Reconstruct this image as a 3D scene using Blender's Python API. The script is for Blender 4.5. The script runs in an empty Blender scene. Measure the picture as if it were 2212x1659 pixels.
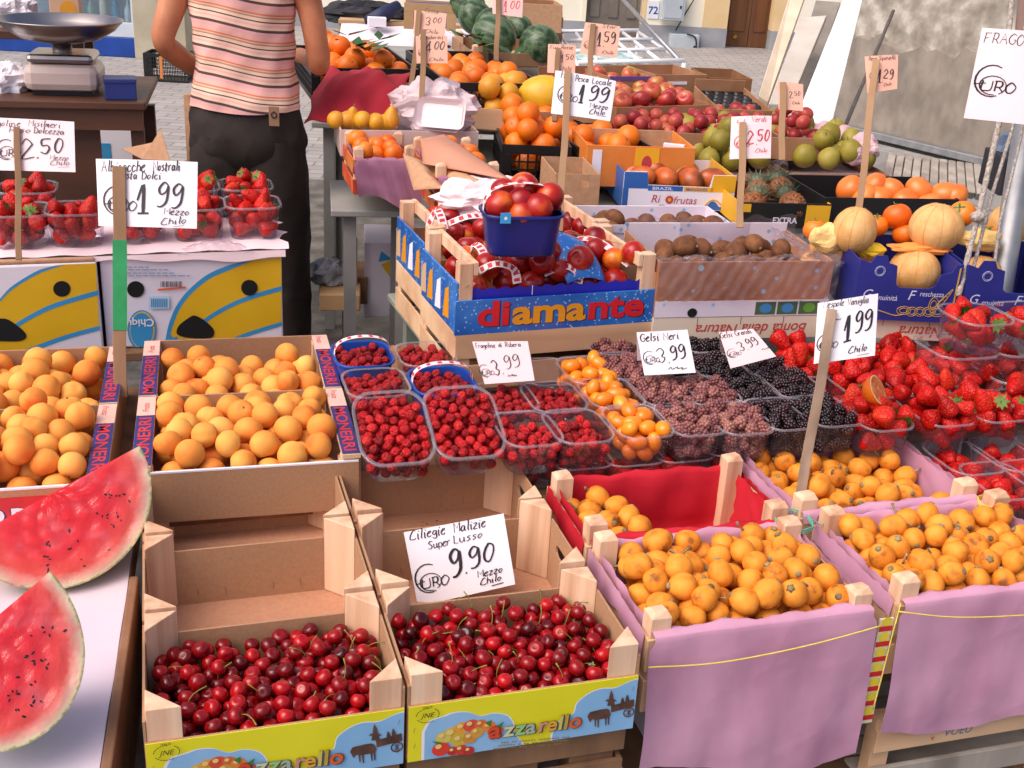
import bpy, bmesh, math, random
import numpy as np
from mathutils import Vector, Matrix, Euler
random.seed(7); rng = np.random.default_rng(7)
SC = bpy.context.scene; COL = SC.collection; R_ = math.radians; PI = math.pi
# ------------------------------------------------------------------ camera
FPX = 2500.0; TILT = R_(22.7); ROLL = R_(3.4); CZ = 1.65
_F = Vector((0, math.cos(TILT), -math.sin(TILT))); _R = Vector((1, 0, 0)); _U = Vector((0, math.sin(TILT), math.cos(TILT)))
CR = math.cos(ROLL)*_R + math.sin(ROLL)*_U; CU = -math.sin(ROLL)*_R + math.cos(ROLL)*_U
CAM = Vector((0, 0, CZ))
cd = bpy.data.cameras.new('camera'); cam = bpy.data.objects.new('camera', cd); COL.objects.link(cam)
cd.sensor_width = 36; cd.lens = 36*FPX/2212; cd.clip_end = 500; cd.clip_start = .05
M3 = Matrix((CR, CU, -_F)).transposed(); cam.matrix_world = Matrix.Translation(CAM) @ M3.to_4x4()
SC.camera = cam
def ray(x, y): return _F + CR*((x-1106)/FPX) + CU*((829.5-y)/FPX)
def at(x, y, z): d = ray(x, y); return CAM + d*((z-CZ)/d.z)          # photo pixel + height -> point
def atD(x, y, D): return CAM + ray(x, y)*D                          # photo pixel + distance -> point
# ------------------------------------------------------------------ light
w = bpy.data.worlds.new('World'); SC.world = w; w.use_nodes = True
nt = w.node_tree; bg = nt.nodes['Background']; sky = nt.nodes.new('ShaderNodeTexSky')
SUN_EL, SUN_AZ = R_(52), R_(-128)
sky.sky_type = 'NISHITA'; sky.sun_disc = False; sky.sun_elevation = SUN_EL; sky.sun_rotation = SUN_AZ
sky.air_density = .7; sky.dust_density = 5.0; sky.ozone_density = 1.0
bg.inputs[1].default_value = .15; nt.links.new(sky.outputs[0], bg.inputs[0])
sl = bpy.data.lights.new('sun', 'SUN'); sl.energy = 1.3; sl.angle = R_(60); sl.color = (1, .80, .70)
so = bpy.data.objects.new('sun', sl); COL.objects.link(so); so.location = (-3, -3, 6)
sdir = Vector((math.sin(SUN_AZ)*math.cos(SUN_EL), math.cos(SUN_AZ)*math.cos(SUN_EL), math.sin(SUN_EL)))
so.rotation_euler = sdir.to_track_quat('Z', 'Y').to_euler()
SC.view_settings.view_transform = 'Standard'; SC.view_settings.look = 'None'
SC.view_settings.exposure = 0.5; SC.view_settings.gamma = 1
SC.cycles.transparent_max_bounces = 20; SC.cycles.max_bounces = 7
# ------------------------------------------------------------------ materials
def lin(h):
    h = h.lstrip('#'); o = []
    for i in (0, 2, 4):
        c = int(h[i:i+2], 16)/255; o.append(c/12.92 if c <= .04045 else ((c+.055)/1.055)**2.4)
    return (*o, 1)
MC = {}
def mat(name, cols, rough=.55, ns=6.0, rnd=.0, bump=0.0, bs=40.0, spec=.5, coat=0.0, detail=3.0, metal=0, dots=None, pos=None, stretch=None, sss=0, trans=0, coord='Object'):
    """noise-driven colour ramp (+ per-object random), optional bump, optional seed dots"""
    if name in MC: return MC[name]
    m = bpy.data.materials.new(name); m.use_nodes = True; MC[name] = m
    n = m.node_tree.nodes; L = m.node_tree.links.new; b = n['Principled BSDF']
    b.inputs['Roughness'].default_value = rough; b.inputs['Specular IOR Level'].default_value = spec
    b.inputs['Metallic'].default_value = metal; b.inputs['Coat Weight'].default_value = coat; b.inputs['Coat Roughness'].default_value = .08
    if sss: b.inputs['Subsurface Weight'].default_value = sss; b.inputs['Subsurface Radius'].default_value = (.01, .004, .002)
    if isinstance(cols, str): cols = [cols]
    tc = n.new('ShaderNodeTexCoord'); oi = n.new('ShaderNodeObjectInfo')
    ad = n.new('ShaderNodeVectorMath'); ad.operation = 'MULTIPLY_ADD'
    ad.inputs[1].default_value = stretch or (1, 1, 1)
    cb = n.new('ShaderNodeCombineXYZ'); ml = n.new('ShaderNodeMath'); ml.operation = 'MULTIPLY'; ml.inputs[1].default_value = 37.7
    L(oi.outputs['Random'], ml.inputs[0])
    for i in range(3): L(ml.outputs[0], cb.inputs[i])
    L(tc.outputs[coord], ad.inputs[0]); L(cb.outputs[0], ad.inputs[2])
    if len(cols) > 1:
        nz = n.new('ShaderNodeTexNoise'); nz.inputs['Scale'].default_value = ns; nz.inputs['Detail'].default_value = detail
        L(ad.outputs[0], nz.inputs['Vector'])
        mr = n.new('ShaderNodeMapRange'); mr.inputs[1].default_value = .3; mr.inputs[2].default_value = .7; L(nz.outputs[0], mr.inputs[0])
        mx = n.new('ShaderNodeMix'); mx.inputs[0].default_value = rnd; L(mr.outputs[0], mx.inputs[2]); L(oi.outputs['Random'], mx.inputs[3])
        rp = n.new('ShaderNodeValToRGB'); el = rp.color_ramp.elements
        for i in range(len(cols)-2): el.new(.5)
        for i, c in enumerate(cols):
            el[i].position = pos[i] if pos else .08 + .84*i/(len(cols)-1); el[i].color = lin(c)
        L(mx.outputs[0], rp.inputs[0]); out = rp.outputs[0]
    else:
        rp = n.new('ShaderNodeRGB'); rp.outputs[0].default_value = lin(cols[0]); out = rp.outputs[0]
    hgt = None
    if dots:                                                            # (scale, size, colour)
        vo = n.new('ShaderNodeTexVoronoi'); vo.inputs['Scale'].default_value = dots[0]; L(tc.outputs['Object'], vo.inputs['Vector'])
        ms = n.new('ShaderNodeMapRange'); ms.inputs[1].default_value = dots[1]; ms.inputs[2].default_value = dots[1]*1.6
        L(vo.outputs['Distance'], ms.inputs[0])
        m2 = n.new('ShaderNodeMix'); m2.data_type = 'RGBA'; m2.inputs[6].default_value = lin(dots[2])
        L(ms.outputs[0], m2.inputs[0]); L(out, m2.inputs[7]); out = m2.outputs[2]; hgt = vo.outputs['Distance']
    L(out, b.inputs['Base Color'])
    if bump:
        bp = n.new('ShaderNodeBump'); bp.inputs['Strength'].default_value = bump; bp.inputs['Distance'].default_value = .004
        if hgt is None:
            bz = n.new('ShaderNodeTexNoise'); bz.inputs['Scale'].default_value = bs; bz.inputs['Detail'].default_value = 4
            L(ad.outputs[0], bz.inputs['Vector']); hgt = bz.outputs[0]
        L(hgt, bp.inputs['Height']); L(bp.outputs[0], b.inputs['Normal'])
    return m
def film(name, tint, opac=.1, rough=.12, bump=0, bs=30, f0=.03, f1=.38):
    """thin clear plastic: mostly see-through, glossy, some milkiness"""
    if name in MC: return MC[name]
    m = bpy.data.materials.new(name); m.use_nodes = True; MC[name] = m
    n = m.node_tree.nodes; L = m.node_tree.links.new; n.remove(n['Principled BSDF']); out = n['Material Output']
    t = n.new('ShaderNodeBsdfTransparent'); t.inputs[0].default_value = (*[.5+.5*c for c in lin(tint)[:3]], 1)
    g = n.new('ShaderNodeBsdfGlossy'); g.inputs['Roughness'].default_value = rough
    d = n.new('ShaderNodeBsdfDiffuse'); d.inputs[0].default_value = lin(tint)
    lw = n.new('ShaderNodeLayerWeight'); lw.inputs[0].default_value = .25
    mp = n.new('ShaderNodeMapRange'); mp.inputs[3].default_value = f0; mp.inputs[4].default_value = f1; L(lw.outputs['Fresnel'], mp.inputs[0])
    m1 = n.new('ShaderNodeMixShader'); m1.inputs[0].default_value = opac; L(t.outputs[0], m1.inputs[1]); L(d.outputs[0], m1.inputs[2])
    m2 = n.new('ShaderNodeMixShader'); L(mp.outputs[0], m2.inputs[0]); L(m1.outputs[0], m2.inputs[1]); L(g.outputs[0], m2.inputs[2])
    L(m2.outputs[0], out.inputs[0])
    if bump:
        tc = n.new('ShaderNodeTexCoord'); bz = n.new('ShaderNodeTexNoise'); bz.inputs['Scale'].default_value = bs; bz.inputs['Detail'].default_value = 5
        bz.inputs['Distortion'].default_value = 1.5
        bp = n.new('ShaderNodeBump'); bp.inputs['Strength'].default_value = bump; bp.inputs['Distance'].default_value = .01
        L(tc.outputs['Object'], bz.inputs[0]); L(bz.outputs[0], bp.inputs['Height']); L(bp.outputs[0], g.inputs['Normal']); L(bp.outputs[0], d.inputs['Normal'])
    return m
def creases(m, sc=7, st=.4, dist=.007):
    """sharp crumple creases: two distorted cell patterns as bump"""
    n = m.node_tree.nodes; L = m.node_tree.links.new; b = n['Principled BSDF']; tc = n.new('ShaderNodeTexCoord'); nz = n.new('ShaderNodeTexNoise'); nz.inputs['Scale'].default_value = 6
    mx = n.new('ShaderNodeMix'); mx.data_type = 'VECTOR'; mx.inputs[0].default_value = .12; L(tc.outputs['Object'], nz.inputs[0]); L(tc.outputs['Object'], mx.inputs[4]); L(nz.outputs['Color'], mx.inputs[5])
    v1 = n.new('ShaderNodeTexVoronoi'); v1.inputs['Scale'].default_value = sc; v2 = n.new('ShaderNodeTexVoronoi'); v2.inputs['Scale'].default_value = sc*2.7; L(mx.outputs[1], v1.inputs['Vector']); L(mx.outputs[1], v2.inputs['Vector'])
    a = n.new('ShaderNodeMath'); a.operation = 'MULTIPLY_ADD'; a.inputs[1].default_value = .35; L(v2.outputs['Distance'], a.inputs[0]); L(v1.outputs['Distance'], a.inputs[2])
    bp = n.new('ShaderNodeBump'); bp.inputs['Strength'].default_value = st; bp.inputs['Distance'].default_value = dist; L(a.outputs[0], bp.inputs['Height']); L(bp.outputs[0], b.inputs['Normal'])
WOOD = mat('pale_poplar_wood', ['#BE9070', '#DCB493', '#E8C8AA'], .7, 34, .25, .2, 90, stretch=(1, 1, .06), detail=5)
WOODX = mat('slat_wood', ['#B98F6C', '#D3AC86', '#DFC09C'], .7, 9, .2, .15, 60, stretch=(.12, 1, 1))
OLDWOOD = mat('weathered_wood', ['#6E4F38', '#8A6748', '#A07C5A'], .75, 12, .25, .3, 70, stretch=(1, 1, .15))
GREYWOOD = mat('grey_old_wood', ['#7C746B', '#9C948A', '#B5ADA2'], .8, 9, .2, .3, 50, stretch=(1, 1, .15))
FIBRE = mat('brown_fibreboard', ['#A67D5C', '#AC8362', '#B08766'], .75, 160, .15, .08, 200)
FLOORB = mat('brown_fibreboard_floor', ['#B07E62', '#B68466', '#BA8A6C'], .7, 120, .15, .08, 200)
CARD = mat('kraft_cardboard', ['#B08664', '#B88E6C', '#C09574'], .75, 60, .2, .05, 120)
WHITE = mat('white_paper', ['#E4DFE8', '#EDE9F0'], .6, 5, .2)
PINKP = mat('pale_pink_paper', ['#EBD3D8', '#F2DDE0'], .6, 5, .3)
PEACHP = mat('peach_paper', ['#E4AC96', '#EAB8A2'], .6, 5, .3)
INK = mat('black_ink', ['#16141C', '#24202C'], .5, 40)
BINK = mat('blue_ink', ['#1E2350'], .5)
RINK = mat('red_ink', ['#C43238'], .5)
LILAC = mat('lilac_tissue_paper', ['#BA86A0', '#C492AC', '#CC9CB4'], .85, 7, .1, .35, 14, spec=.2)
REDP = mat('red_tissue_paper', ['#A81828', '#BE2030', '#C82A38'], .8, 7, .1, .4, 14, spec=.2)
for _m in (LILAC, REDP): creases(_m)
CLEAR = film('clear_plastic', '#E8E0EC', .03); CRIM = film('clear_plastic_rim', '#E6DEE8', .16, .15, f0=.05, f1=.3)
FILMW = film('wrinkled_film', '#F0E8F0', .06, .14, 1.0, 16)
BLUEPL = mat('blue_plastic', ['#0E3A8C', '#1448A4'], .35, 5, .2)
BLACKPL = mat('black_plastic', ['#101012', '#1A1A1E'], .4, 8, .2)
STEEL = mat('steel', ['#9A9290', '#B4ACA8'], .3, 8, .1, metal=1)
GALV = mat('galvanised_steel', ['#8E9094', '#A8AAAC'], .45, 14, .1, metal=.7)
GREYPAINT = mat('grey_painted_metal', ['#8A8A88', '#9C9C98'], .5, 8, .1)
GREEN = mat('leaf_green', ['#2E4E18', '#4A7024', '#67883A'], .55, 30, .5)
# ------------------------------------------------------------------ mesh builder
class MB:
    def __init__(s): s.v = []; s.f = []; s.m = []; s.mats = []
    def mi(s, m):
        if m not in s.mats: s.mats.append(m)
        return s.mats.index(m)
    def add(s, vs, fs, m, T=None):
        o = len(s.v); k = s.mi(m)
        s.v += [tuple(T @ Vector(p)) if T else tuple(p) for p in vs]
        s.f += [tuple(o+i for i in f) for f in fs]; s.m += [k]*len(fs); return s
    def box(s, a, b, m, T=None):
        (x0, y0, z0), (x1, y1, z1) = a, b
        return s.add([(x0,y0,z0),(x1,y0,z0),(x1,y1,z0),(x0,y1,z0),(x0,y0,z1),(x1,y0,z1),(x1,y1,z1),(x0,y1,z1)],
                     [(0,3,2,1),(4,5,6,7),(0,1,5,4),(1,2,6,5),(2,3,7,6),(3,0,4,7)], m, T)
    def prism(s, pts, z0, z1, m, T=None):                                # CCW outline in xy
        n = len(pts)
        return s.add([(x,y,z0) for x,y in pts]+[(x,y,z1) for x,y in pts],
                     [tuple(range(n-1,-1,-1)), tuple(range(n,2*n))]+[(i,(i+1)%n,n+(i+1)%n,n+i) for i in range(n)], m, T)
    def poly(s, pts, m, T=None): return s.add([(p[0],p[1],p[2] if len(p) > 2 else 0) for p in pts], [tuple(range(len(pts)))], m, T)
    def tube(s, path, r, m, n=8, cap=True, T=None):
        P = [Vector(p) for p in path]; rs = r if isinstance(r, (list, tuple)) else [r]*len(P); vs = []; fs = []
        up = Vector((.13, .27, 1))
        for i, p in enumerate(P):
            d = (P[min(i+1, len(P)-1)]-P[max(i-1, 0)]).normalized()
            a = d.cross(up)
            if a.length < 1e-3: a = d.cross(Vector((1, 0, 0)))
            a.normalize(); b = d.cross(a)
            vs += [p+(a*math.cos(2*PI*k/n)+b*math.sin(2*PI*k/n))*rs[i] for k in range(n)]
        for i in range(len(P)-1):
            fs += [(i*n+k, i*n+(k+1)%n, (i+1)*n+(k+1)%n, (i+1)*n+k) for k in range(n)]
        if cap: fs += [tuple(range(n-1, -1, -1)), tuple(range((len(P)-1)*n, len(P)*n))]
        return s.add(vs, fs, m, T)
    def lathe(s, prof, m, n=20, T=None, mod=None):
        vs = []; fs = []
        for r, z in prof:
            for k in range(n):
                a = 2*PI*k/n; q = r*(mod(a, z) if mod else 1)
                vs.append((q*math.cos(a), q*math.sin(a), z))
        for i in range(len(prof)-1):
            fs += [(i*n+k, i*n+(k+1)%n, (i+1)*n+(k+1)%n, (i+1)*n+k) for k in range(n)]
        return s.add(vs, fs, m, T)
    def grid(s, fn, nu, nv, m, T=None):
        vs = [fn(i/nu, j/nv) for j in range(nv+1) for i in range(nu+1)]; W = nu+1
        return s.add(vs, [(j*W+i, j*W+i+1, (j+1)*W+i+1, (j+1)*W+i) for j in range(nv) for i in range(nu)], m, T)
    def mesh(s, name, smooth=False):
        me = bpy.data.meshes.new(name); me.from_pydata([tuple(p) for p in s.v], [], s.f)
        for m in s.mats: me.materials.append(m)
        me.polygons.foreach_set('material_index', s.m)
        if smooth: me.polygons.foreach_set('use_smooth', [True]*len(me.polygons))
        me.update(); return me
    def build(s, name, parent=None, smooth=False, bevel=0, solid=0, link=True, flipfix=False):
        o = bpy.data.objects.new(name, s.mesh(name, smooth))
        if link: COL.objects.link(o)
        if parent: o.parent = parent
        if solid:
            md = o.modifiers.new('thickness', 'SOLIDIFY'); md.thickness = solid; md.offset = 0
        if bevel:
            md = o.modifiers.new('bevel', 'BEVEL'); md.width = bevel; md.segments = 2; md.limit_method = 'ANGLE'
        return o
def plate(mb, outer, holes, t, m, T=None):
    """flat board in local xz (thickness t along +y) with holes"""
    bm = bmesh.new(); es = []
    for lp in [outer]+holes:
        vs = [bm.verts.new((x, 0, z)) for x, z in lp]; es += [bm.edges.new((vs[i], vs[(i+1) % len(vs)])) for i in range(len(vs))]
    bmesh.ops.triangle_fill(bm, use_beauty=True, edges=es)
    g = bmesh.ops.extrude_face_region(bm, geom=bm.faces[:])
    bmesh.ops.translate(bm, verts=[e for e in g['geom'] if isinstance(e, bmesh.types.BMVert)], vec=(0, t, 0))
    bmesh.ops.recalc_face_normals(bm, faces=bm.faces[:]); bm.verts.index_update()
    mb.add([v.co[:] for v in bm.verts], [tuple(v.index for v in f.verts) for f in bm.faces], m, T); bm.free()
def slot(cx, cz, w, h, n=6):
    r = h/2; o = []
    for k in range(n+1): a = -PI/2+PI*k/n; o.append((cx+w/2-r+r*math.cos(a), cz+r*math.sin(a)))
    for k in range(n+1): a = PI/2+PI*k/n; o.append((cx-w/2+r+r*math.cos(a), cz+r*math.sin(a)))
    return o
def tag(o, label, cat, group=None, kind=None):
    o['label'] = label; o['category'] = cat
    if group: o['group'] = group
    if kind: o['kind'] = kind
    return o
def thing(name, label, cat, loc, rz=0, group=None, M=None):
    o = bpy.data.objects.new(name, None); o.empty_display_size = .05; COL.objects.link(o); o.location = loc
    o.rotation_euler = (0, 0, rz)
    if M is not None: o.matrix_world = M
    return tag(o, label, cat, group)
def struct(o): o['kind'] = 'structure'; return o
class Fr:
    """frame of a container: FL/FR rim corners in the photo on the plane z; depth from a third pixel or in metres"""
    def __init__(s, fl=None, fr=None, z=0, bl=None, depth=None, o=None, yaw=None, W=None, h=0):
        if fl is not None:
            A = at(*fl, z); B = at(*fr, z); d = B-A; s.yaw = math.atan2(d.y, d.x) if yaw is None else yaw
            s.W = d.length if W is None else W; s.o = A
        else: s.o = Vector(o); s.yaw = yaw; s.W = W
        s.u = Vector((math.cos(s.yaw), math.sin(s.yaw), 0)); s.v = Vector((-s.u.y, s.u.x, 0))
        if bl is not None: s.D = (at(*bl, z)-s.o).dot(s.v)
        else: s.D = depth
        s.z = z if fl is not None else s.o.z; s.h = h; s.base = s.o-Vector((0, 0, h))
    def p(s, x, y, z): return s.base+s.u*x+s.v*y+Vector((0, 0, z))
    def shift(s, a=0, b=0, c=0, W=None, D=None, h=None):
        return Fr(o=s.o+s.u*a+s.v*b+Vector((0, 0, c)), yaw=s.yaw, W=W or s.W, depth=D or s.D, h=s.h if h is None else h)
    @property
    def M(s): return Matrix.Translation(s.base) @ Matrix.Rotation(s.yaw, 4, 'Z')
YAW = R_(17.5)
# ------------------------------------------------------------------ lettering
TXC = {}
def text(mb, s, size, m, T, bold=0, shear=0, align='LEFT', sx=1):
    """printed letters as flat mesh: text stands in local xy of T, returns width"""
    k = (s, bold, shear)
    if k not in TXC:
        cu = bpy.data.curves.new('lettering', 'FONT'); cu.body = s; cu.size = 1; cu.offset = bold; cu.shear = shear; cu.resolution_u = 3; cu.fill_mode = 'FRONT'
        ob = bpy.data.objects.new('lettering', cu); me = ob.to_mesh()
        TXC[k] = ([v.co.copy() for v in me.vertices], [tuple(p.vertices) for p in me.polygons]); ob.to_mesh_clear(); bpy.data.objects.remove(ob)
    vs, fs = TXC[k]
    if not vs: return 0
    x0 = min(v.x for v in vs); x1 = max(v.x for v in vs); W = (x1-x0)*size*sx
    off = {'LEFT': 0, 'CENTER': -W/2, 'RIGHT': -W}[align]
    mb.add([((v.x-x0)*size*sx+off, v.y*size, 0) for v in vs], fs, m, T); return W
# single-stroke handwriting: tokens are xy on a 10x10 grid, baseline y=2, x-height 6, capitals 9
HW = {'a':'55 36 14 22 43 56 53 62','b':'29 12/14 36 55 53 32 13','c':'55 36 14 22 42 53','d':'54 36 14 22 43 55/69 53 62','e':'14 45 56 36 14 22 42 53',
'f':'68 49 37 20/15 56','g':'55 36 14 33 55/56 51 30 11','h':'29 12/14 36 55 52','i':'26 22 32/37 38','l':'29 39 23 32','m':'16 12/14 36 32/34 56 52 62',
'n':'16 12/14 36 54 52 62','o':'36 14 22 43 55 36','p':'16 10/15 36 55 53 32 13','r':'16 12/14 36 56','s':'56 36 25 44 43 22 12','t':'38 22 42/16 56',
'u':'16 13 32 54/56 53 62','v':'16 32 56','z':'16 56 12 52','A':'12 49 72/25 65','C':'78 59 26 13 32 62 73','D':'29 22/19 58 75 52 12','E':'69 29 22 62/26 56',
'F':'29 22/19 79/25 56','G':'78 49 16 23 52 74 75 55','H':'29 22/69 62/26 66','I':'22 29','L':'29 22 62','M':'12 19 45 79 72','N':'12 19 72 79',
'O':'49 16 22 52 76 49','P':'29 22/19 59 67 55 25','R':'29 22/19 59 67 55 25/45 72','S':'78 49 27 46 64 42 13','U':'19 13 42 73 79','V':'19 42 79','Z':'19 79 12 72/25 65',
'T':'19 79/49 42','1':'35 59 52/32 72','2':'17 39 67 56 12 72','3':'18 49 67 45 64 42 13','4':'69 14 74/59 52','5':'79 29 26 56 64 42 13','6':'68 39 15 23 42 64 45 14','7':'19 79 32',
'8':'49 27 64 42 13 67 49','9':'68 49 27 35 56 68 63 41 21','0':'49 26 23 42 65 68 49',',':'22 11','.':'22 23','-':'15 45',"'":'29 37','~':'13 25 33 55 53 74 72 93','_':'12 52 92'}
def smooth(P, k=4):
    if len(P) < 3: return P
    o = []; Q = [P[0]]+P+[P[-1]]
    for i in range(1, len(Q)-2):
        p0, p1, p2, p3 = Q[i-1:i+3]
        for j in range(k):
            t = j/k
            o.append(tuple(.5*((2*b)+(c-a)*t+(2*a-5*b+4*c-d)*t*t+(-a+3*b-3*c+d)*t**3) for a, b, c, d in zip(p0, p1, p2, p3)))
    return o+[P[-1]]
def hand(strokes, s, x, y, h, w=.1, slant=.15, adv=.78):
    """append ink strokes (2D polylines with width) for a handwritten word; returns end x"""
    u = h/7
    for ch in s:
        if ch == ' ': x += 4*u; continue
        g = HW.get(ch)
        if not g: continue
        mxx = 0
        for st in g.split('/'):
            P = [(int(t[0]), int(t[1])) for t in st.split()]; mxx = max(mxx, max(p[0] for p in P))
            P = [(x+(px-1)*u+(py-2)*u*slant+random.uniform(-.12, .12)*u, y+(py-2)*u+random.uniform(-.15, .15)*u) for px, py in P]
            strokes.append((smooth(P) if ch not in 'NMAVHLEZFT' else P, h*w))
        x += (mxx-1+1.5)*u*adv/.78
    return x
def euro(strokes, x, y, h, w=.05):
    """the looped C with URO written inside that stands for the currency"""
    P = [(x+h*.5*math.cos(a)*(.95)+h*.45, y+h*.5+h*.5*math.sin(a)) for a in [R_(60+d) for d in range(0, 250, 18)]]
    strokes.append((P, h*w*.8)); hand(strokes, 'URO', x+h*.18, y+h*.18, h*.32, .13, .1)
    P = [(x+h*.5+h*.38*math.cos(a), y+h*.36+h*.3*math.sin(a)) for a in [R_(d) for d in range(-60, 300, 20)]]
    strokes.append((P, h*w*.6)); strokes.append(([(x-h*.05, y+h*.36), (x+h*.3, y+h*.42)], h*w*.7))
def ribbons(mb, strokes, S, m):
    """flat ink ribbons on the surface S(x,y)->(point, normal) ; downstrokes are thicker"""
    for si, (P, w) in enumerate(strokes):
        if len(P) < 2: continue
        vs = []; fs = []
        for i, p in enumerate(P):
            a = P[max(i-1, 0)]; b = P[min(i+1, len(P)-1)]; dx, dy = b[0]-a[0], b[1]-a[1]; l = math.hypot(dx, dy) or 1e-6
            ww = w*(.85+.55*max(0, -dy/l)**2)*.5
            if i in (0, len(P)-1): ww *= .8
            nx, ny = -dy/l*ww, dx/l*ww
            off = .0007+.00002*si
            vs += [S(p[0]+nx, p[1]+ny, off), S(p[0]-nx, p[1]-ny, off)]
        fs = [(2*i, 2*i+1, 2*i+3, 2*i+2) for i in range(len(P)-1)]
        mb.add(vs, fs, m)
# ------------------------------------------------------------------ fruit
def ovoid(mb, r, m, rz=None, top=0, bot=0, n=18, k=11, egg=0, groove=0, lobes=0, lobe_amp=0, bumps=0, seed=1):
    rz = rz or r; rd = random.Random(seed); prof = []
    def f(t, a):
        ph = -PI/2+PI*t; q = math.cos(ph); z = math.sin(ph)
        q *= 1+egg*z
        if top and z > 0: z -= top*math.exp(-(q/.33)**2)
        if bot and z < 0: z += bot*math.exp(-(q/.3)**2)
        if groove: q *= 1-groove*math.exp(-(min(a, 2*PI-a)/.22)**2)
        if lobes: q *= 1+lobe_amp*(abs(math.cos(lobes*a/2))-.6)
        return q*r, z*rz
    vs = [(0, 0, f(0, 0)[1])]; fs = []
    for i in range(1, k):
        for j in range(n):
            a = 2*PI*j/n; q, z = f(i/k, a)
            if bumps: q *= 1+rd.uniform(-bumps, bumps); z += rd.uniform(-bumps, bumps)*rz*.5
            vs.append((q*math.cos(a), q*math.sin(a), z))
    vs.append((0, 0, f(1, 0)[1])); L = len(vs)-1
    fs += [(0, 1+(j+1) % n, 1+j) for j in range(n)]
    for i in range(k-2):
        o = 1+i*n; fs += [(o+j, o+(j+1) % n, o+n+(j+1) % n, o+n+j) for j in range(n)]
    o = 1+(k-2)*n; fs += [(o+j, o+(j+1) % n, L) for j in range(n)]
    mb.add(vs, fs, m); return mb
def proto(name, mb, kids=()):
    o = mb.build(name, smooth=True, link=False); ks = []
    for kn, kmb in kids:
        c = kmb.build(kn, smooth=True, link=False); ks.append(c)
    return (o, ks)
def place(pr, loc, rot, sc, label, cat, group=None):
    o = pr[0].copy(); COL.objects.link(o); o.location = loc; o.rotation_euler = rot; o.scale = (sc, sc, sc) if not isinstance(sc, tuple) else sc
    tag(o, label, cat, group)
    for k in pr[1]:
        c = k.copy(); COL.objects.link(c); c.parent = o
    return o
CHM = mat('cherry_skin', ['#3E050A', '#74080F', '#960C13', '#B41117'], .17, 30, .75, spec=.4, coat=.1)
APM = mat('apricot_skin', ['#D85A2C', '#E48C3C', '#EAA24C', '#EEB45E'], .6, 11, .35, .12, 260, spec=.2, pos=[.04, .3, .58, .95])
LQM = mat('loquat_skin', ['#7E4A1C', '#D07E28', '#E08E2E', '#E89C3C'], .55, 40, .2, .1, 160, spec=.22, pos=[.0, .26, .5, .9])
SBM = mat('strawberry_skin', ['#8A0608', '#B20A0E', '#C41612', '#D03218'], .42, 18, .6, .5, dots=(190, .14, '#C8702A'), spec=.3)
WSM = mat('wild_strawberry_skin', ['#6E060C', '#A80E16', '#C4161E', '#D2282A'], .3, 60, .7, .8, dots=(330, .12, '#B83A2A'), spec=.4)
KQM = mat('kumquat_skin', ['#E2700E', '#EE8414', '#F29A22'], .3, 30, .6, .1, 300, coat=.2)
BMM = mat('black_mulberry_flesh', ['#0C060A', '#1E0C12', '#34121A'], .3, 90, .5, spec=.6)
PMM = mat('red_mulberry_flesh', ['#4A2226', '#764242', '#905A54', '#A07060'], .38, 60, .5)
ORM = mat('orange_peel', ['#DA5E04', '#E87208', '#EE8210'], .42, 9, .6, .25, 260)
CLM = mat('clementine_peel', ['#DC5A0A', '#E8700E', '#F08420'], .38, 9, .6, .2, 260)
NEM = mat('nectarine_skin', ['#5A0810', '#8A0E14', '#AE2016', '#D8641C', '#E89028'], .25, 11, .3, spec=.4, coat=.1, pos=[.1, .35, .6, .8, .95])
KIM = mat('kiwi_skin', ['#52301A', '#6E4224', '#84542E'], .8, 50, .3, .6, 240)
MGM = mat('mango_skin', ['#5A3A20', '#A0481E', '#C8642A', '#7E5A24'], .35, 14, .3)
ALM = mat('apple_skin', ['#8E1A1C', '#B0342A', '#C0603A', '#9EA03C'], .28, 16, .45, coat=.2)
PLM = mat('red_plum_skin', ['#6A141C', '#8E262A', '#AA443C', '#BA704A'], .35, 14, .5, spec=.3)
QUM = mat('quince_skin', ['#746A20', '#8E8230', '#A29444'], .45, 18, .5, spec=.3)
LEM = mat('yellow_fruit_skin', ['#C88A14', '#DCA024', '#D8862A'], .4, 14, .6, .1, 200)
PSM = mat('persimmon_skin', ['#DC6420', '#E87C32', '#EE9044'], .35, 12, .4, coat=.1)
WMM = mat('melon_rind', ['#CC9450', '#DAA766', '#E2B77C'], .6, 26, .3, .35, 90, detail=8)
PIM = mat('pineapple_rind', ['#4A2A14', '#7A4620', '#A0622C'], .6, 60, .4, .9, dots=(75, .2, '#2E1A0C'))
STEM = mat('green_stem', ['#5E6A20', '#8A8A34'], .6, 60, .5)
DRYST = mat('dry_stem', ['#5A4A30', '#8A7A58', '#A09474'], .8, 60, .5)
def stem_mb(l, r, bend, m, z0, n=6, seed=0):
    rd = random.Random(seed); a = rd.uniform(0, 6.28)
    P = [(math.cos(a)*bend*l*t*t, math.sin(a)*bend*l*t*t, z0+l*t*(1-.25*t*abs(bend))) for t in (0, .25, .5, .75, 1)]
    return MB().tube(P, [r*1.3, r, r*.9, r*.95, r*1.7], m, n)
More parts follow.
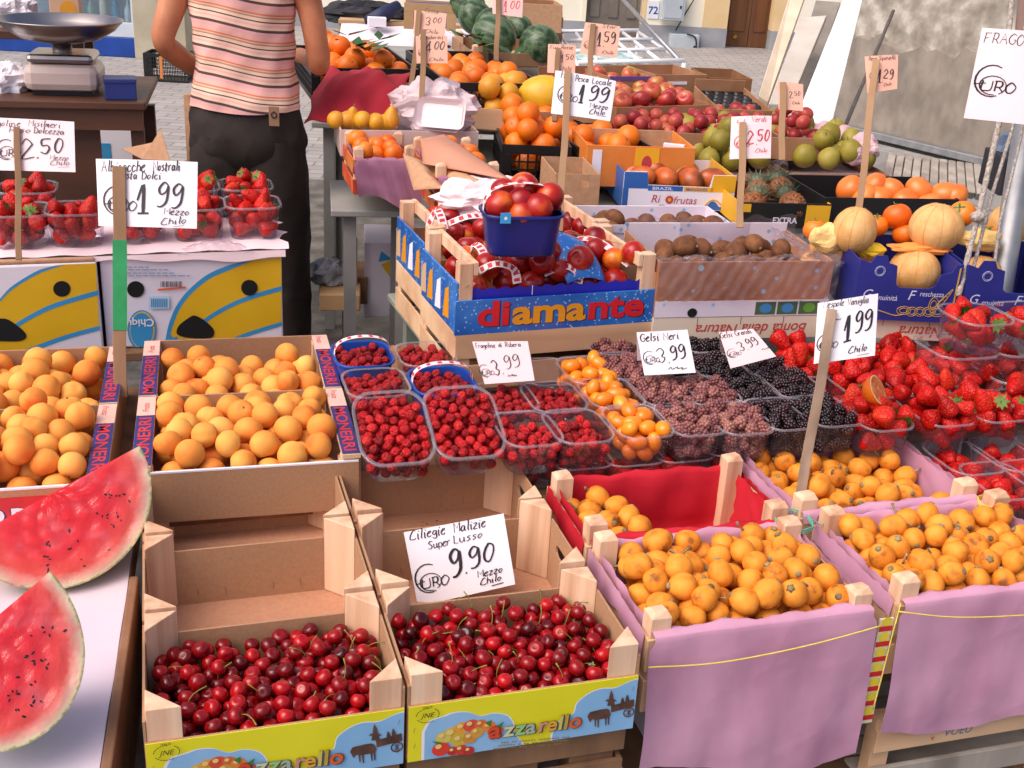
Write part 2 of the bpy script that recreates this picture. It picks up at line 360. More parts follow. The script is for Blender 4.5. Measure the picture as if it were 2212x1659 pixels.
def calyx_mb(r, m, n=7, z0=0, up=.2, seed=0):
    rd = random.Random(seed); mb = MB()
    for k in range(n):
        a = 2*PI*k/n+rd.uniform(-.2, .2); L = r*rd.uniform(.75, 1.1); wd = .2*r; c, s = math.cos(a), math.sin(a); h = rd.uniform(-.2, .5)*up*r*3
        def q(l, o, z): return (c*l-s*o, s*l+c*o, z0+z)
        mb.add([q(0, -wd*.4, .1*r), q(0, wd*.4, .1*r), q(L*.55, wd, .12*r), q(L*.55, -wd, .12*r), q(L, 0, h)], [(0, 1, 2, 3), (3, 2, 4)], m)
    mb.tube([(0, 0, z0), (.1*r, .05*r, z0+.5*r)], .07*r, m, 5); return mb
def mulberry(m, L, r, seed):
    rd = random.Random(seed); mb = MB(); N = 30
    for i in range(N):
        t = (i+.5)/N; z = (2*t-1); a = i*2.39996; q = math.sqrt(max(0, 1-z*z*.92))*r*.72
        c = Vector((q*math.cos(a), q*math.sin(a), z*L*.42)); rr = r*rd.uniform(.34, .44)
        b = MB(); ovoid(b, rr, m, n=6, k=4); mb.add([Vector(p)+c for p in b.v], b.f, m)
    ovoid(mb, r*.72, m, rz=L*.42, n=8, k=6); return mb
r = .0138
P_CH = [proto('cherry', ovoid(MB(), r, CHM, rz=r*.93, top=.28, bot=.05, groove=.04, egg=.06)),
        proto('cherry', ovoid(MB(), r*.97, CHM, rz=r*.9, top=.3, egg=.05), [('stem', stem_mb(.034, .0008, .6, STEM, r*.62, seed=1))]),
        proto('cherry', ovoid(MB(), r*1.03, CHM, rz=r*.95, top=.28, egg=.08), [('stem', stem_mb(.03, .0008, -.9, STEM, r*.65, seed=5))])]
P_AP = [proto('apricot', ovoid(MB(), .0295, APM, rz=.030, top=.16, groove=.09, n=30, k=14)), proto('apricot', ovoid(MB(), .0305, APM, rz=.0275, top=.22, groove=.1, n=30, k=14, egg=.05)),
        proto('apricot', ovoid(MB(), .0305, APM, rz=.0295, top=.2, groove=.05, n=26, k=14), [('stem', MB().tube([(0, 0, .02), (.001, .001, .0275)], [.0016, .0022], DRYST, 6))])]
P_LQ = []
for i in range(3):
    cal = MB(); ovoid(cal, .0062, DRYST, rz=.003, n=10, k=5); cal.v = [(x, y, z-.0255) for x, y, z in cal.v]
    for k in range(5):
        a = k*1.257; cal.box((-.0012, 0, -.0008), (.0012, .0075, .0008), DRYST, Matrix.Translation((0, 0, -.0262)) @ Matrix.Rotation(a, 4, 'Z') @ Matrix.Rotation(.3, 4, 'X'))
    kids = [('calyx', cal)]
    if i: kids.append(('stem', stem_mb(.024 if i == 1 else .014, .0022, .4, DRYST, .024, seed=i)))
    P_LQ.append(proto('loquat', ovoid(MB(), .0234, LQM, rz=.0275 if i != 1 else .0255, egg=.09, top=.06, bot=.07, n=22, k=13), kids))
def strawb(i, L=.05, r=.021):
    mb = MB(); N = 16; prof = [(0, 0), (.28, .04), (.5, .16), (.72, .36), (.9, .6), (1, .78), (.9, .94), (.55, 1.02), (0, .97)]
    fl = 1+.15*(i % 3-1)
    rd = random.Random(i); ph = rd.uniform(0, 6)
    mb.lathe([(q*r, (z-.55)*L) for q, z in prof], SBM, N, mod=lambda a, z: 1+.07*math.cos(2*a+ph)*fl+.04*math.cos(3*a))
    c = calyx_mb(r*.95, GREEN, 8, L*.42, .3, i)
    return proto('strawberry', mb, [('calyx', c)])
P_SB = [strawb(i, .05+.004*(i-1), .021+.002*(i % 2)) for i in range(4)]
P_SN = P_SB+[(p[0], []) for p in P_SB]*2
P_WS = [proto('wild_strawberry', ovoid(MB(), .0105, WSM, rz=.0115, egg=.12, n=12, k=8, bumps=.05, seed=i)) for i in range(3)]
P_KQ = [proto('kumquat', ovoid(MB(), .0172, KQM, rz=.0225+.0015*i, bot=.06, n=16, k=11)) for i in range(2)]
P_BM = [proto('black_mulberry', mulberry(BMM, .034, .0128, i)) for i in range(3)]
P_PM = [proto('red_mulberry', mulberry(PMM, .034, .0138, i+9)) for i in range(3)]
P_OR = [proto('orange', ovoid(MB(), .042, ORM, rz=.041, top=.1, n=24, k=14), [('stem_scar', MB().lathe([(.0005, .0365), (.005, .038), (.004, .0355), (0, .0355)], DRYST, 8))])]
P_CL = [proto('clementine', ovoid(MB(), .03, CLM, rz=.026, top=.1, n=18, k=11))]
P_NE = [proto('nectarine', ovoid(MB(), .033, NEM, rz=.032, top=.25, groove=.07, n=26, k=14))]
P_KI = [proto('kiwi', ovoid(MB(), .0265, KIM, rz=.0325, n=18, k=12), [('blossom_end', MB().lathe([(.004, .0315), (.0035, .0345), (.001, .035)], DRYST, 8))])]
P_MG = [proto('mango', ovoid(MB(), .04, MGM, rz=.055, egg=.08, n=20, k=12))]
P_AL = [proto('apple', ovoid(MB(), .037, ALM, rz=.034, top=.34, bot=.2, egg=.08, n=22, k=13), [('stem', stem_mb(.016, .0012, .3, DRYST, .022))])]
P_PL = [proto('plum', ovoid(MB(), .026, PLM, rz=.028, top=.15, groove=.05, n=18, k=11))]
P_QU = [proto('pear', ovoid(MB(), .04, QUM, rz=.043, egg=-.16, top=.12, n=20, k=12, lobes=3, lobe_amp=.03), [('stem', stem_mb(.018, .0014, .3, DRYST, .036))])]
P_LE = [proto('yellow_peach', ovoid(MB(), .042, LEM, rz=.041, top=.15, groove=.05, n=20, k=12))]
P_PR = [proto('pear', ovoid(MB(), .034, LEM, rz=.05, egg=-.42, n=18, k=12), [('stem', stem_mb(.018, .0015, .3, DRYST, .046))])]
P_PS = [proto('persimmon', ovoid(MB(), .048, PSM, rz=.04, top=.12, lobes=4, lobe_amp=.04, n=24, k=13))]
PSC = [proto('persimmon', ovoid(MB(), .045, CLM, rz=.04, top=.12, n=24, k=13), [('calyx', calyx_mb(.026, GREEN, 4, .034, .1, 3))])]
def pile(W, D, r, n, z0=0, zmax=9, sq=.93, seed=0, base=None, K=9, rmin=.9, inset=1.0):
    """settle n balls of radius ~r in a W x D tray: each takes the lowest of several resting spots"""
    g = np.random.default_rng(seed); P = np.zeros((n, 4)); c = 0; tries = 0; m = r*inset
    def rest(x, y, q):
        z = (base(x, y) if base else z0)+q
        if c:
            d2 = (P[:c, 0]-x)**2+(P[:c, 1]-y)**2; s = (P[:c, 3]+q)*sq; k = d2 < s*s
            if k.any(): z = max(z, float((P[:c, 2][k]+np.sqrt(s[k]**2-d2[k])).max()))
        return z
    while c < n and tries < n*3:
        tries += 1; q = r*g.uniform(rmin, 1.06); best = None
        for _ in range(K):
            x = g.uniform(m, W-m); y = g.uniform(m, D-m); z = rest(x, y, q)
            if best is None or z < best[2]: best = (x, y, z)
        for it in range(14):
            x = min(max(best[0]+g.normal()*q*.5, m), W-m); y = min(max(best[1]+g.normal()*q*.5, m), D-m); z = rest(x, y, q)
            if z < best[2]: best = (x, y, z)
        if best[2]+q > zmax: continue
        P[c] = (*best, q); c += 1
    return P[:c]
def rot(mode):
    if mode == 'up': return Euler((random.gauss(0, .5), random.gauss(0, .5), random.uniform(0, 6.28)))
    if mode == 'lie': return Euler((PI/2+random.gauss(0, .35), random.gauss(0, .4), random.uniform(0, 6.28)))
    if mode == 'mix': mode = random.choice(['bot', 'any', 'any', 'lie'])
    if mode == 'bot': return Euler((PI+random.gauss(0, .8), random.gauss(0, .8), random.uniform(0, 6.28)))
    return Euler((random.uniform(0, 6.28), random.uniform(0, 6.28), random.uniform(0, 6.28)))
def fill(fr, protos, r, n, label, cat, group, x0=.01, x1=None, y0=.01, y1=None, z0=0, zmax=9, mode='any', wts=None, seed=0, T=None, base=None, sq=.93, stuff=None, maxn=None, inset=1.0, K=9):
    """heap fruit in the frame's local rectangle as separate objects (or into one 'stuff' builder)"""
    x1 = fr.W-.01 if x1 is None else x1; y1 = fr.D-.01 if y1 is None else y1
    out = []
    bs = (lambda x, y: base(x+x0, y+y0)) if base else None
    P = pile(x1-x0, y1-y0, r, n, z0, zmax, seed=seed, base=bs, sq=sq, inset=inset, K=K)
    rz = Euler((0, 0, fr.yaw)).to_matrix()
    for x, y, z, q in P:
        loc = (T @ Vector((x+x0, y+y0, z))) if T is not None else fr.p(x+x0, y+y0, z)
        pr = random.choices(protos, wts)[0]; s = q/r; ro = rot(mode)
        if stuff is not None:
            Mx = Matrix.Translation(loc) @ ro.to_matrix().to_4x4() @ Matrix.Scale(s, 4); me = pr[0].data
            stuff.add([Mx @ v.co for v in me.vertices], [tuple(p.vertices) for p in me.polygons], me.materials[0])
        else: out.append(place(pr, loc, ro, s, label, cat, group))
    return out
# ------------------------------------------------------------------ containers
def cherry_crate(fr, label, group, yellow=None, handle=False):
    W, D, h = fr.W, fr.D, fr.h; t = .004
    c = thing('fruit_crate', label, 'crate', fr.base, fr.yaw, group)
    MB().box((t, t, 0), (W-t, D-t, .004), FLOORB).build('crate_floor', c)
    fp = MB(); fp.box((.001, 0, 0), (W-.001, t, .105), FIBRE); f = fp.build('front_panel', c, bevel=.0008)
    bp_ = MB().box((.001, D-t, 0), (W-.001, D, .118), FIBRE)
    for x in (.09, .14, W-.15, W-.1): bp_.box((x, D-t-.0006, .02), (x+.0012, D-t-.0001, .034), MC['steel'])
    bp_.build('back_panel', c)
    for s in (0, 1):
        m = MB(); T = Matrix.Translation((W*s-(t if s else 0), t, 0)) @ Matrix(((0, 1, 0, 0), (1, 0, 0, 0), (0, 0, 1, 0), (0, 0, 0, 1)))
        hl = [slot((D-2*t)*.5, .095, .07, .024)] if handle and s else []
        plate(m, [(0, .001), (D-2*t, .001), (D-2*t, .14), (0, .14)], hl, t, FIBRE, T); m.build('side_panel', c)
    L = .05
    for sx, sy in ((0, 0), (1, 0), (0, 1), (1, 1)):
        m = MB(); i = t+.0005
        pts = [(i, i), (i+L, i), (i, i+L)]; pts = [(W-x if sx else x, D-y if sy else y) for x, y in pts]
        if sx != sy: pts.reverse()
        hh = h+random.uniform(-.003, .004)
        m.prism(pts, .005, hh, WOOD); m.build('corner_post', c, bevel=.0015)
    return c, f
def posts_crate(fr, label, group, post=.03, ph=.035, wall=None, name='wooden_crate', slats=True, floor=None):
    """slatted wooden crate with square corner posts standing ph above the rim"""
    W, D, h = fr.W, fr.D, fr.h; wall = wall or WOODX
    c = thing(name, label, 'crate', fr.base, fr.yaw, group); t = .005
    n = 2 if h > .1 else 1; g = .012; sh = (h-g*(n-1))/n
    for nm, a, b in (('front_panel', (0, 0), (W, t)), ('back_panel', (0, D-t), (W, D)), ('side_panel', (0, t), (t, D-t)), ('side_panel', (W-t, t), (W, D-t))):
        m = MB()
        for k in range(n): m.box((*a, .006+k*(sh+g)), (*b, .006+k*(sh+g)+sh-.006), wall)
        m.build(nm, c, bevel=.001)
    m = MB(); nb = 5; bw = (D-2*t)/nb
    for k in range(nb): m.box((t, t+k*bw+.004, 0), (W-t, t+(k+1)*bw-.004, .005), floor or WOODX)
    m.build('crate_floor', c)
    for sx in (0, 1):
        for sy in (0, 1):
            x = t+.0005 if not sx else W-t-post-.0005; y = t+.0005 if not sy else D-t-post-.0005; hh = h+ph+random.uniform(-.006, .006)
            m = MB(); m.box((x, y, .006), (x+post, y+post, hh-.008), WOOD)
            cx, cy = x+post/2, y+post/2; q = post/2
            m.add([(x, y, hh-.008), (x+post, y, hh-.008), (x+post, y+post, hh-.008), (x, y+post, hh-.008), (cx-q*.6, cy-q*.6, hh), (cx+q*.6, cy-q*.6, hh+.004), (cx+q*.6, cy+q*.6, hh), (cx-q*.6, cy+q*.6, hh-.002)],
                  [(0, 1, 5, 4), (1, 2, 6, 5), (2, 3, 7, 6), (3, 0, 4, 7), (4, 5, 6, 7)], WOOD)
            m.build('corner_post', c, bevel=.001)
    return c
def liner(fr, root, m, drape=0, seed=0, rise=.012, amp=.0026, floor_z=.02, name='paper_liner', side_over=0, back_over=.03, wid=0, skew=0):
    """tissue paper pressed into the crate: floor, four walls, and a flap hanging over the front"""
    W, D, h = fr.W, fr.D, fr.h; g = .015; rd = np.random.default_rng(seed); ph = rd.uniform(0, 6, 12)
    def wob(a, b): return amp*(math.sin(a*23+ph[0]+2*math.sin(b*9+ph[1]))+.7*math.sin(b*31+ph[2]+a*11)+.5*math.sin(a*57+b*21+ph[3]))
    top = h+rise; path = []
    if drape: path += [(-.012, top-drape), (-.015, top-drape*.75), (-.013, top-drape*.5), (-.011, top-drape*.25), (-.007, top-.012), (-.001, top)]
    else: path += [(-.004, top-.02), (0, top)]
    path += [(g, top-.006), (g+.003, h*.5), (g+.006, floor_z), (D*.5, floor_z), (D-g-.006, floor_z), (D-g-.003, h*.5), (D-g, top-.004), (D+.001, top+.004), (D+.006, top-back_over)]
    P = smooth(path, 3); N = len(P)-1
    def fn(a, b):
        k = min(int(round(b*N)), N); y, z = P[k]; out = y < -.001
        e = (wid+.002) if (drape and out and k < 4*3) else -.008
        x = -e+(W+2*e)*a
        hang = max(0, (top-z)/drape) if drape and out else 0
        q = wob(a, b)*(1+1.2*hang)
        return (x+skew*hang*.04, y-((q*.35+amp)*1.0+.006*hang*math.sin(a*6+ph[5]) if out else -q), z+(q*.6 if not (drape and out) else hang*(.02*math.sin(a*5+ph[6])-.06*(a-.5)*skew)))
    mb = MB(); mb.grid(fn, 26, N, m)
    for s in (0, 1):
        x = W-g if s else g
        def fs(a, b): return (x+(wob(a, b)-.003*b)*(1 if s else -1)*.8+(.004 if s else -.004)*b, .012+(D-.024)*a, floor_z+(top-floor_z)*b+wob(a*2, b)*b*.8)
        mb.grid(fs, 16, 8, m)
        def fo(a, b): return ((W+.002 if s else -.002)+(.003 if s else -.003)*b, .012+(D-.024)*a, top-.003-(.045+.01*math.sin(a*7+ph[8]))*b+wob(a*2, 1)*.8)
        if side_over: mb.grid(fo, 16, 3, m)
    o = mb.build(name, root, smooth=True); return o
def rrect(W, L, r, n=5):
    o = []
    for cx, cy, a0 in ((W/2-r, L/2-r, 0), (-W/2+r, L/2-r, 90), (-W/2+r, -L/2+r, 180), (W/2-r, -L/2+r, 270)):
        for k in range(n+1): a = R_(a0+90*k/n); o.append((cx+r*math.cos(a), cy+r*math.sin(a)))
    return o
def tub_mb(W, L, h, m, rib=True):
    mb = MB(); R = rrect(1, 1, .28, 6); n = len(R); lv = [(.02, .8, .0), (.84, .84, 0), (.87, .87, .05), (.9, .9, .35), (.95, .95, .8), (.965, .965, .97), (1.035, 1.03, 1.0), (1.045, 1.04, .94)]
    vs = []; fs = []
    rings = [(.82, 0), (.85, .06), (.9, .4), (.96, .9), (.965, .97), (1.03, 1.0), (1.05, .985), (1.05, .93)]
    for k, z in rings:
        for i, (x, y) in enumerate(R):
            q = k*(1-.012*(i % 2)) if rib and 0 < z < .9 else k
            vs.append((x*W*q, y*L*q, z*h))
    for j in range(4): fs += [(j*n+i, j*n+(i+1) % n, (j+1)*n+(i+1) % n, (j+1)*n+i) for i in range(n)]
    fs.append(tuple(range(n-1, -1, -1))); mb.add(vs[:5*n], fs, m); q = vs[4*n:]; m2 = CRIM if m is CLEAR else m
    return mb.add(q, [(j*n+i, j*n+(i+1) % n, (j+1)*n+(i+1) % n, (j+1)*n+i) for j in range(3) for i in range(n)], m2)
TUBS = {}
def tub(px, z, label, group, W=.125, L=.165, h=.075, m=None, yaw=None, tilt=0, loc=None, handle=None, roll=0):
    """rounded plastic punnet whose rim centre is at the photo pixel px on height z; returns its matrix (origin: rim-floor centre)"""
    m = m or CLEAR; k = (W, L, h, m.name)
    if k not in TUBS: TUBS[k] = tub_mb(W, L, h, m).mesh('plastic_punnet', True)
    o = bpy.data.objects.new('plastic_punnet', TUBS[k]); COL.objects.link(o)
    C = Vector(loc) if loc is not None else at(*px, z)
    M = Matrix.Translation(C) @ Matrix.Rotation(YAW if yaw is None else yaw, 4, 'Z') @ Matrix.Rotation(tilt, 4, 'X') @ Matrix.Rotation(roll, 4, 'Y') @ Matrix.Translation((0, 0, -h))
    o.matrix_world = M; tag(o, label, 'punnet', group)
    if handle:
        mb = MB(); n = 16; w2 = .009
        for j in range(n):
            def q(t, s): a = PI*t; e = W*.5*math.cos(a); return (e, s*w2+handle[1]*math.sin(a), h*.9+handle[0]*(math.sin(a)**.55 if 0 < t < 1 else 0))
            a, b = j/n, (j+1)/n; mb.add([q(a, -1), q(b, -1), q(b, 1), q(a, 1)], [(0, 1, 2, 3)], PINKP)
            mc = .5*(a+b); c = Vector(q(mc, 0))
            if j % 2 == 0:
                dx = (Vector(q(b, 0))-Vector(q(a, 0)))*.36; dy = Vector((0, w2*.62, 0)); nn = dx.cross(dy).normalized()*.0006
                if nn.z < 0: nn = -nn
                for sg in (1, -1): mb.add([c-dx-dy+nn*sg, c+dx-dy+nn*sg, c+dx+dy+nn*sg, c-dx+dy+nn*sg], [(0, 1, 2, 3)], RINK)
        mb.build('handle', o)
    return M, (W, L, h)
def fill_tub(T, protos, r, n, label, cat, group, mode='any', seed=0, heap=.02, stuff=None, wts=None, z0=0, s=.88):
    M, (W, L, h) = T; fr = Fr(o=(0, 0, 0), yaw=0, W=W, depth=L)
    w2, l2 = W*s, L*s
    Mx = M @ Matrix.Translation((-w2/2, -l2/2, z0))
    rim = h-z0
    return fill(fr, protos, r, n, label, cat, group, 0, w2, 0, l2, 0, rim+heap, mode, wts, seed, T=Mx, stuff=stuff)
def sign(quad, D, label, lines, paper=None, stake=None, stake_front=True, group=None, bow=.006, asp=None, ink=None, wood=None, sw=.0, name='price_sign'):
    """card with four photo corners (TL,TR,BR,BL) at distance D on a wooden stake (top px, bottom px, width m)"""
    TL, TR, BR, BL = [atD(*q, D) for q in quad]; nrm = ((TR-TL).cross(BL-TL)).normalized()
    if nrm.dot(CAM-TL) < 0: nrm = -nrm
    c0 = (BL+BR)/2
    if stake is not None:
        Ds = D-(.012 if stake_front else -.012)
        c0 = atD(*stake[1], Ds+(stake[3] if len(stake) > 3 else 0))
    root = thing(name, label, 'price sign', c0, 0, group); I = Matrix.Translation(-c0)
    Wm = (TR-TL).length; Hm = (TL-BL).length
    def S(x, y, off=0):                                                   # x 0..Wm left to right, y 0..Hm bottom to top
        a = x/Wm; b = y/Hm; p = (BL*(1-a)+BR*a)*(1-b)+(TL*(1-a)+TR*a)*b
        return p-c0+nrm*(off+bow*math.sin(PI*a)*(.6+.4*b))
    m = MB(); m.grid(lambda a, b: S(a*Wm, b*Hm), 8, 3, paper or WHITE); m.grid(lambda a, b: S(a*Wm, b*Hm, -.0012), 8, 3, paper or WHITE)
    m.build('card', root, smooth=True)
    if lines:
        st = []; U = (TR-TL)/Wm; V = (TL-BL)/Hm; uv = U.dot(V)
        def card(px):
            q = atD(*px, D)-BL; a = q.dot(U); b = q.dot(V); de = 1-uv*uv
            return Vector(((a-uv*b)/de, (b-uv*a)/de))
        for L in lines:                                                   # (text, baseline start px, baseline end px, capital height px [, stroke width])
            p0 = card(L[1]); h = L[3]*D/FPX; loc = []
            if L[0] == '€': euro(loc, 0, 0, h, .055); e = 1
            else: e = hand(loc, L[0], 0, 0, h, L[4] if len(L) > 4 else .1)
            ax = (card(L[2])-p0) if L[0] != '€' else Vector((U.dot(CR*1.0), V.dot(CR)*0)); k = ax.length/e if L[0] != '€' else 1; ax.normalize(); ay = Vector((-ax.y, ax.x))
            for P, wd in loc: st.append(([tuple(p0+ax*(x*k)+ay*y) for x, y in P], wd))
        lm = MB(); ribbons(lm, st, S, ink or INK); lm.build('lettering', root)
    if stake is not None:
        a = atD(*stake[0], Ds)-c0; b = Vector((0, 0, 0)); w2 = stake[2]*Ds/FPX/2; d = (a-b).normalized(); t = d.cross((CAM-c0).normalized()).normalized(); q = t.cross(d).normalized()
        L = (a-b).length; T = Matrix((t, q, d)).transposed().to_4x4()
        sm = MB(); N = 8; wv = random.uniform(0, 6)
        vs = []
        for k in range(N+1):
            z = L*k/N; o = .0015*math.sin(k*1.1+wv)
            vs += [(-w2+o, -.005, z), (w2+o, -.005, z), (w2+o, .005, z), (-w2+o, .005, z)]
        fs = [(3, 2, 1, 0), (4*N, 4*N+1, 4*N+2, 4*N+3)]+[(4*k+i, 4*k+(i+1) % 4, 4*k+4+(i+1) % 4, 4*k+4+i) for k in range(N) for i in range(4)]
        sm.add(vs, fs, wood or GREYWOOD2, T); sm.build('stake', root, bevel=.001)
        return root, T, L, w2
    return root
GREYWOOD2 = mat('stake_wood', ['#7A5C42', '#977556', '#AD8B68'], .75, 12, .5, .25, 60, stretch=(1, 1, .15))
# ------------------------------------------------------------------ the setting
def tile(ox, oy, s):
    return lambda x, y: (ox+x/s, oy+y/s)
z1 = tile(0, 0, 2.9955); z2 = tile(659.9, 0, 2.9955); z3 = tile(1178.3, 0, 2.14); z4 = tile(0, 502.7, 2.816)
z5 = tile(659.9, 439.9, 2.816); z6 = tile(1398.3, 439.9, 2.707); z7 = tile(0, 942.7, 2.166); z8 = tile(942.7, 942.7, 1.7425)
XZ = lambda off=0: Matrix.Translation((0, -off, 0)) @ Matrix.Rotation(PI/2, 4, 'X')
def onface(fr, px, y=0):
    """photo pixel -> local (x, z) on the frame's upright front plane"""
    d = ray(*px); P = fr.base+fr.v*y; t = (P-CAM).dot(fr.v)/d.dot(fr.v); q = CAM+d*t-fr.base
    return (q.dot(fr.u), q.z)
S0 = Fr(o=(0, 0, 0), yaw=YAW, W=1, depth=1)
COB = mat('street_stone', ['#8E8B8A', '#A8A5A3', '#B8B4B0'], .75, 3, 0, .6, 22)
g = MB(); g.grid(lambda a, b: (-120+240*a, -20+240*b, 0), 4, 4, COB); struct(g.build('ground'))
n = COB.node_tree.nodes; L = COB.node_tree.links.new; b = n['Principled BSDF']; br = n.new('ShaderNodeTexBrick'); tc = n.new('ShaderNodeTexCoord')
br.inputs['Scale'].default_value = 2.2; br.inputs['Color1'].default_value = lin('#AAA7A6'); br.inputs['Color2'].default_value = lin('#BEBAB7'); br.inputs['Mortar'].default_value = lin('#7E7B79')
br.inputs['Mortar Size'].default_value = .012; L(tc.outputs['Object'], br.inputs[0])
mx = n.new('ShaderNodeMix'); mx.data_type = 'RGBA'; mx.blend_type = 'MULTIPLY'; mx.inputs[0].default_value = .5; L(br.outputs[0], mx.inputs[6]); L(b.inputs['Base Color'].links[0].from_socket, mx.inputs[7]); L(mx.outputs[2], b.inputs['Base Color'])
PAV = mat('shade_tinted_cobbles', ['#3A3836', '#565350', '#6E6A66'], .5, 9, 0, .8, 30); pv = MB(); pv.grid(lambda a, b: (-6+12*a, -4+11*b, .004), 2, 2, PAV); struct(pv.build('shade_tinted_pavement'))  # dark cobble sheet near the stall, awning shade put into its colour
# house across the street -----------------------------------------------------
CREAM = mat('cream_plaster', ['#E8E2CA', '#EEE8D4', '#F0ECDC'], .85, 1.5, 0, .1, 30); PLINTH = mat('grey_plinth', ['#8E9094', '#9DA0A4'], .85, 4, 0, .15, 40)
PEACH = mat('peach_plaster', ['#D8BC8C', '#E0C698'], .85, 3, 0, .1, 30); DOORW = mat('brown_door_wood', ['#5E3A1E', '#754A28', '#85562F'], .5, 6, 0, .1, 50, stretch=(1, 1, .1))
SHUT = mat('grey_brown_shutter', ['#6A625A', '#7A7268'], .7, 5, 0, .1, 40)
HD = 15.0; HF = Fr(o=(atD(1150, 60, HD).x, atD(1150, 60, HD).y, 0), yaw=R_(4), W=14, depth=.5)
house = thing('house', 'cream plastered house with grey plinth and brown door across the street', 'house', HF.base, HF.yaw)
def hx(px): return onface(HF, px)[0]
hA, hB, hC, hD_, hE = hx((1265, 40)), hx((1385, 40)), hx((1518, 40)), hx((1570, 60)), hx((1668, 60)); zP = onface(HF, z3(600, 120))[1]
m = MB()
m.box((-9, 0, zP), (hA, .5, 7), CREAM); m.box((hB, 0, zP), (hC, .5, 7), CREAM); m.box((hE+.16, 0, zP), (9, .5, 7), CREAM); m.box((hA, 0, 2.7), (hB, .5, 7), CREAM); m.box((hC, 0, 2.9), (hE+.16, .5, 7), CREAM)
m.build('wall', house)
m = MB(); m.box((-9, -.03, 0), (hA, .5, zP), PLINTH); m.box((hB, -.03, 0), (hC, .5, zP), PLINTH); m.box((hE+.16, -.03, 0), (9, .5, zP), PLINTH); m.build('plinth', house)
m = MB(); m.box((hC, -.01, zP), (hD_, .5, 2.9), PEACH); m.box((hC, -.035, 0), (hD_, .5, zP-.002), PLINTH); m.box((hE, -.01, zP), (hE+.16, .5, 2.9), PEACH); m.box((hE, -.035, 0), (hE+.16, .5, zP-.002), PLINTH); m.build('door_jamb', house)
dm = MB(); mid = (hD_*.42+hE*.58)
dm.box((hD_, .2, 0), (mid-.006, .26, 2.9), DOORW); dm.box((mid+.006, .2, 0), (hE, .26, 2.9), DOORW)
for xa, xb in ((hD_+.06, mid-.06), (mid+.06, hE-.04)):
    for za in (.2, .85, 1.5, 2.1): dm.box((xa, .185, za), (xb, .2, za+.5), DOORW)
dr = dm.build('door', house, bevel=.01)
kb = MB(); kb.lathe([(0, .05), (.025, .045), (.03, .02), (.015, 0)], mat('brass', '#B89A4A', .3, metal=1), 12, XZ() @ Matrix.Translation((*onface(HF, z3(873, 168), .18), -.18+.0))); kb.build('door_knob', dr)
sm = MB(); sm.box((hA, .12, 0), (hB, .18, 2.7), SHUT)
for k in range(3): sm.box((hA+.06+(hB-hA)*k/3, .1, .3), (hA-.06+(hB-hA)*(k+1)/3, .12, 2.4), SHUT)
sm.build('shutter', house)
ln = MB(); ln.box((hA-.06, -.012, 0), (hA, .12, 2.7), CREAM); ln.box((hB, -.012, zP), (hB+.05, .12, 2.7), PEACH); ln.build('shutter_frame', house)
BOXG = mat('pale_grey_enamel', ['#A9B4BC', '#B8C2C8'], .5, 4)
def wallbox(name, label, a, b, cat):
    (x0, za), (x1, zb) = onface(HF, a), onface(HF, b)
    t = thing(name, label, cat, HF.p(x0, -.02, zb), HF.yaw)
    w_, h_ = x1-x0, za-zb
    MB().box((0, -.16, 0), (w_, .0, h_), BOXG).build('cabinet_body', t, bevel=.008)
    MB().box((.03, -.168, .03), (w_-.03, -.16, h_-.03), BOXG).build('cabinet_door', t, bevel=.004)
    m = MB().box((w_-.07, -.175, h_*.45), (w_-.05, -.168, h_*.55), BLACKPL).build('lock', t); return t
wallbox('meter_box', 'upper pale blue grey meter box on cream house wall', z3(535, -40), z3(628, 92), 'meter box')
wallbox('meter_box', 'wide low pale grey cabinet against house plinth beside cable', z3(570, 150), z3(690, 262), 'cabinet')
tx, tz = onface(HF, z3(498, 45)); t = thing('house_number', 'white house number tile with blue 72 on cream wall', 'number tile', HF.p(tx, -.004, tz), HF.yaw)
MB().box((-.07, -.012, -.11), (.07, 0, .11), mat('glazed_tile', '#D8DEE8', .2)).build('tile', t)
m = MB(); text(m, '72', .13, mat('blue_glaze', '#27408A', .3), XZ(.013) @ Matrix.Translation((0, -.05, 0)), .02, 0, 'CENTER'); m.build('lettering', t)
cb = MB(); pts = [onface(HF, z3(*q)) for q in ((700, -30), (640, 70), (600, 140))]; cb.tube([(HF.p(x, -.03, z)) for x, z in pts], .008, BLACKPL, 6)
tag(cb.build('wall_cable', smooth=True), 'thin dark cable running down the cream house wall', 'cable')
cb = MB(); pts = [onface(HF, z3(*q)) for q in ((640, 150), (678, 165), (682, 220), (668, 300))]; cb.tube(smooth([tuple(HF.p(x, -.2, z)) for x, z in pts]), .01, BLACKPL, 6)
tag(cb.build('wall_cable', smooth=True), 'black looping cable beside the low grey cabinet', 'cable')
rd = MB(); a = atD(*z3(350, -10), 6.3); b_ = atD(*z3(620, 280), 5.6); rd.tube([a, b_], .012, GALV, 8); tag(rd.build('metal_rod', smooth=True), 'thin grey metal rod leaning down over white wire rack', 'rod')
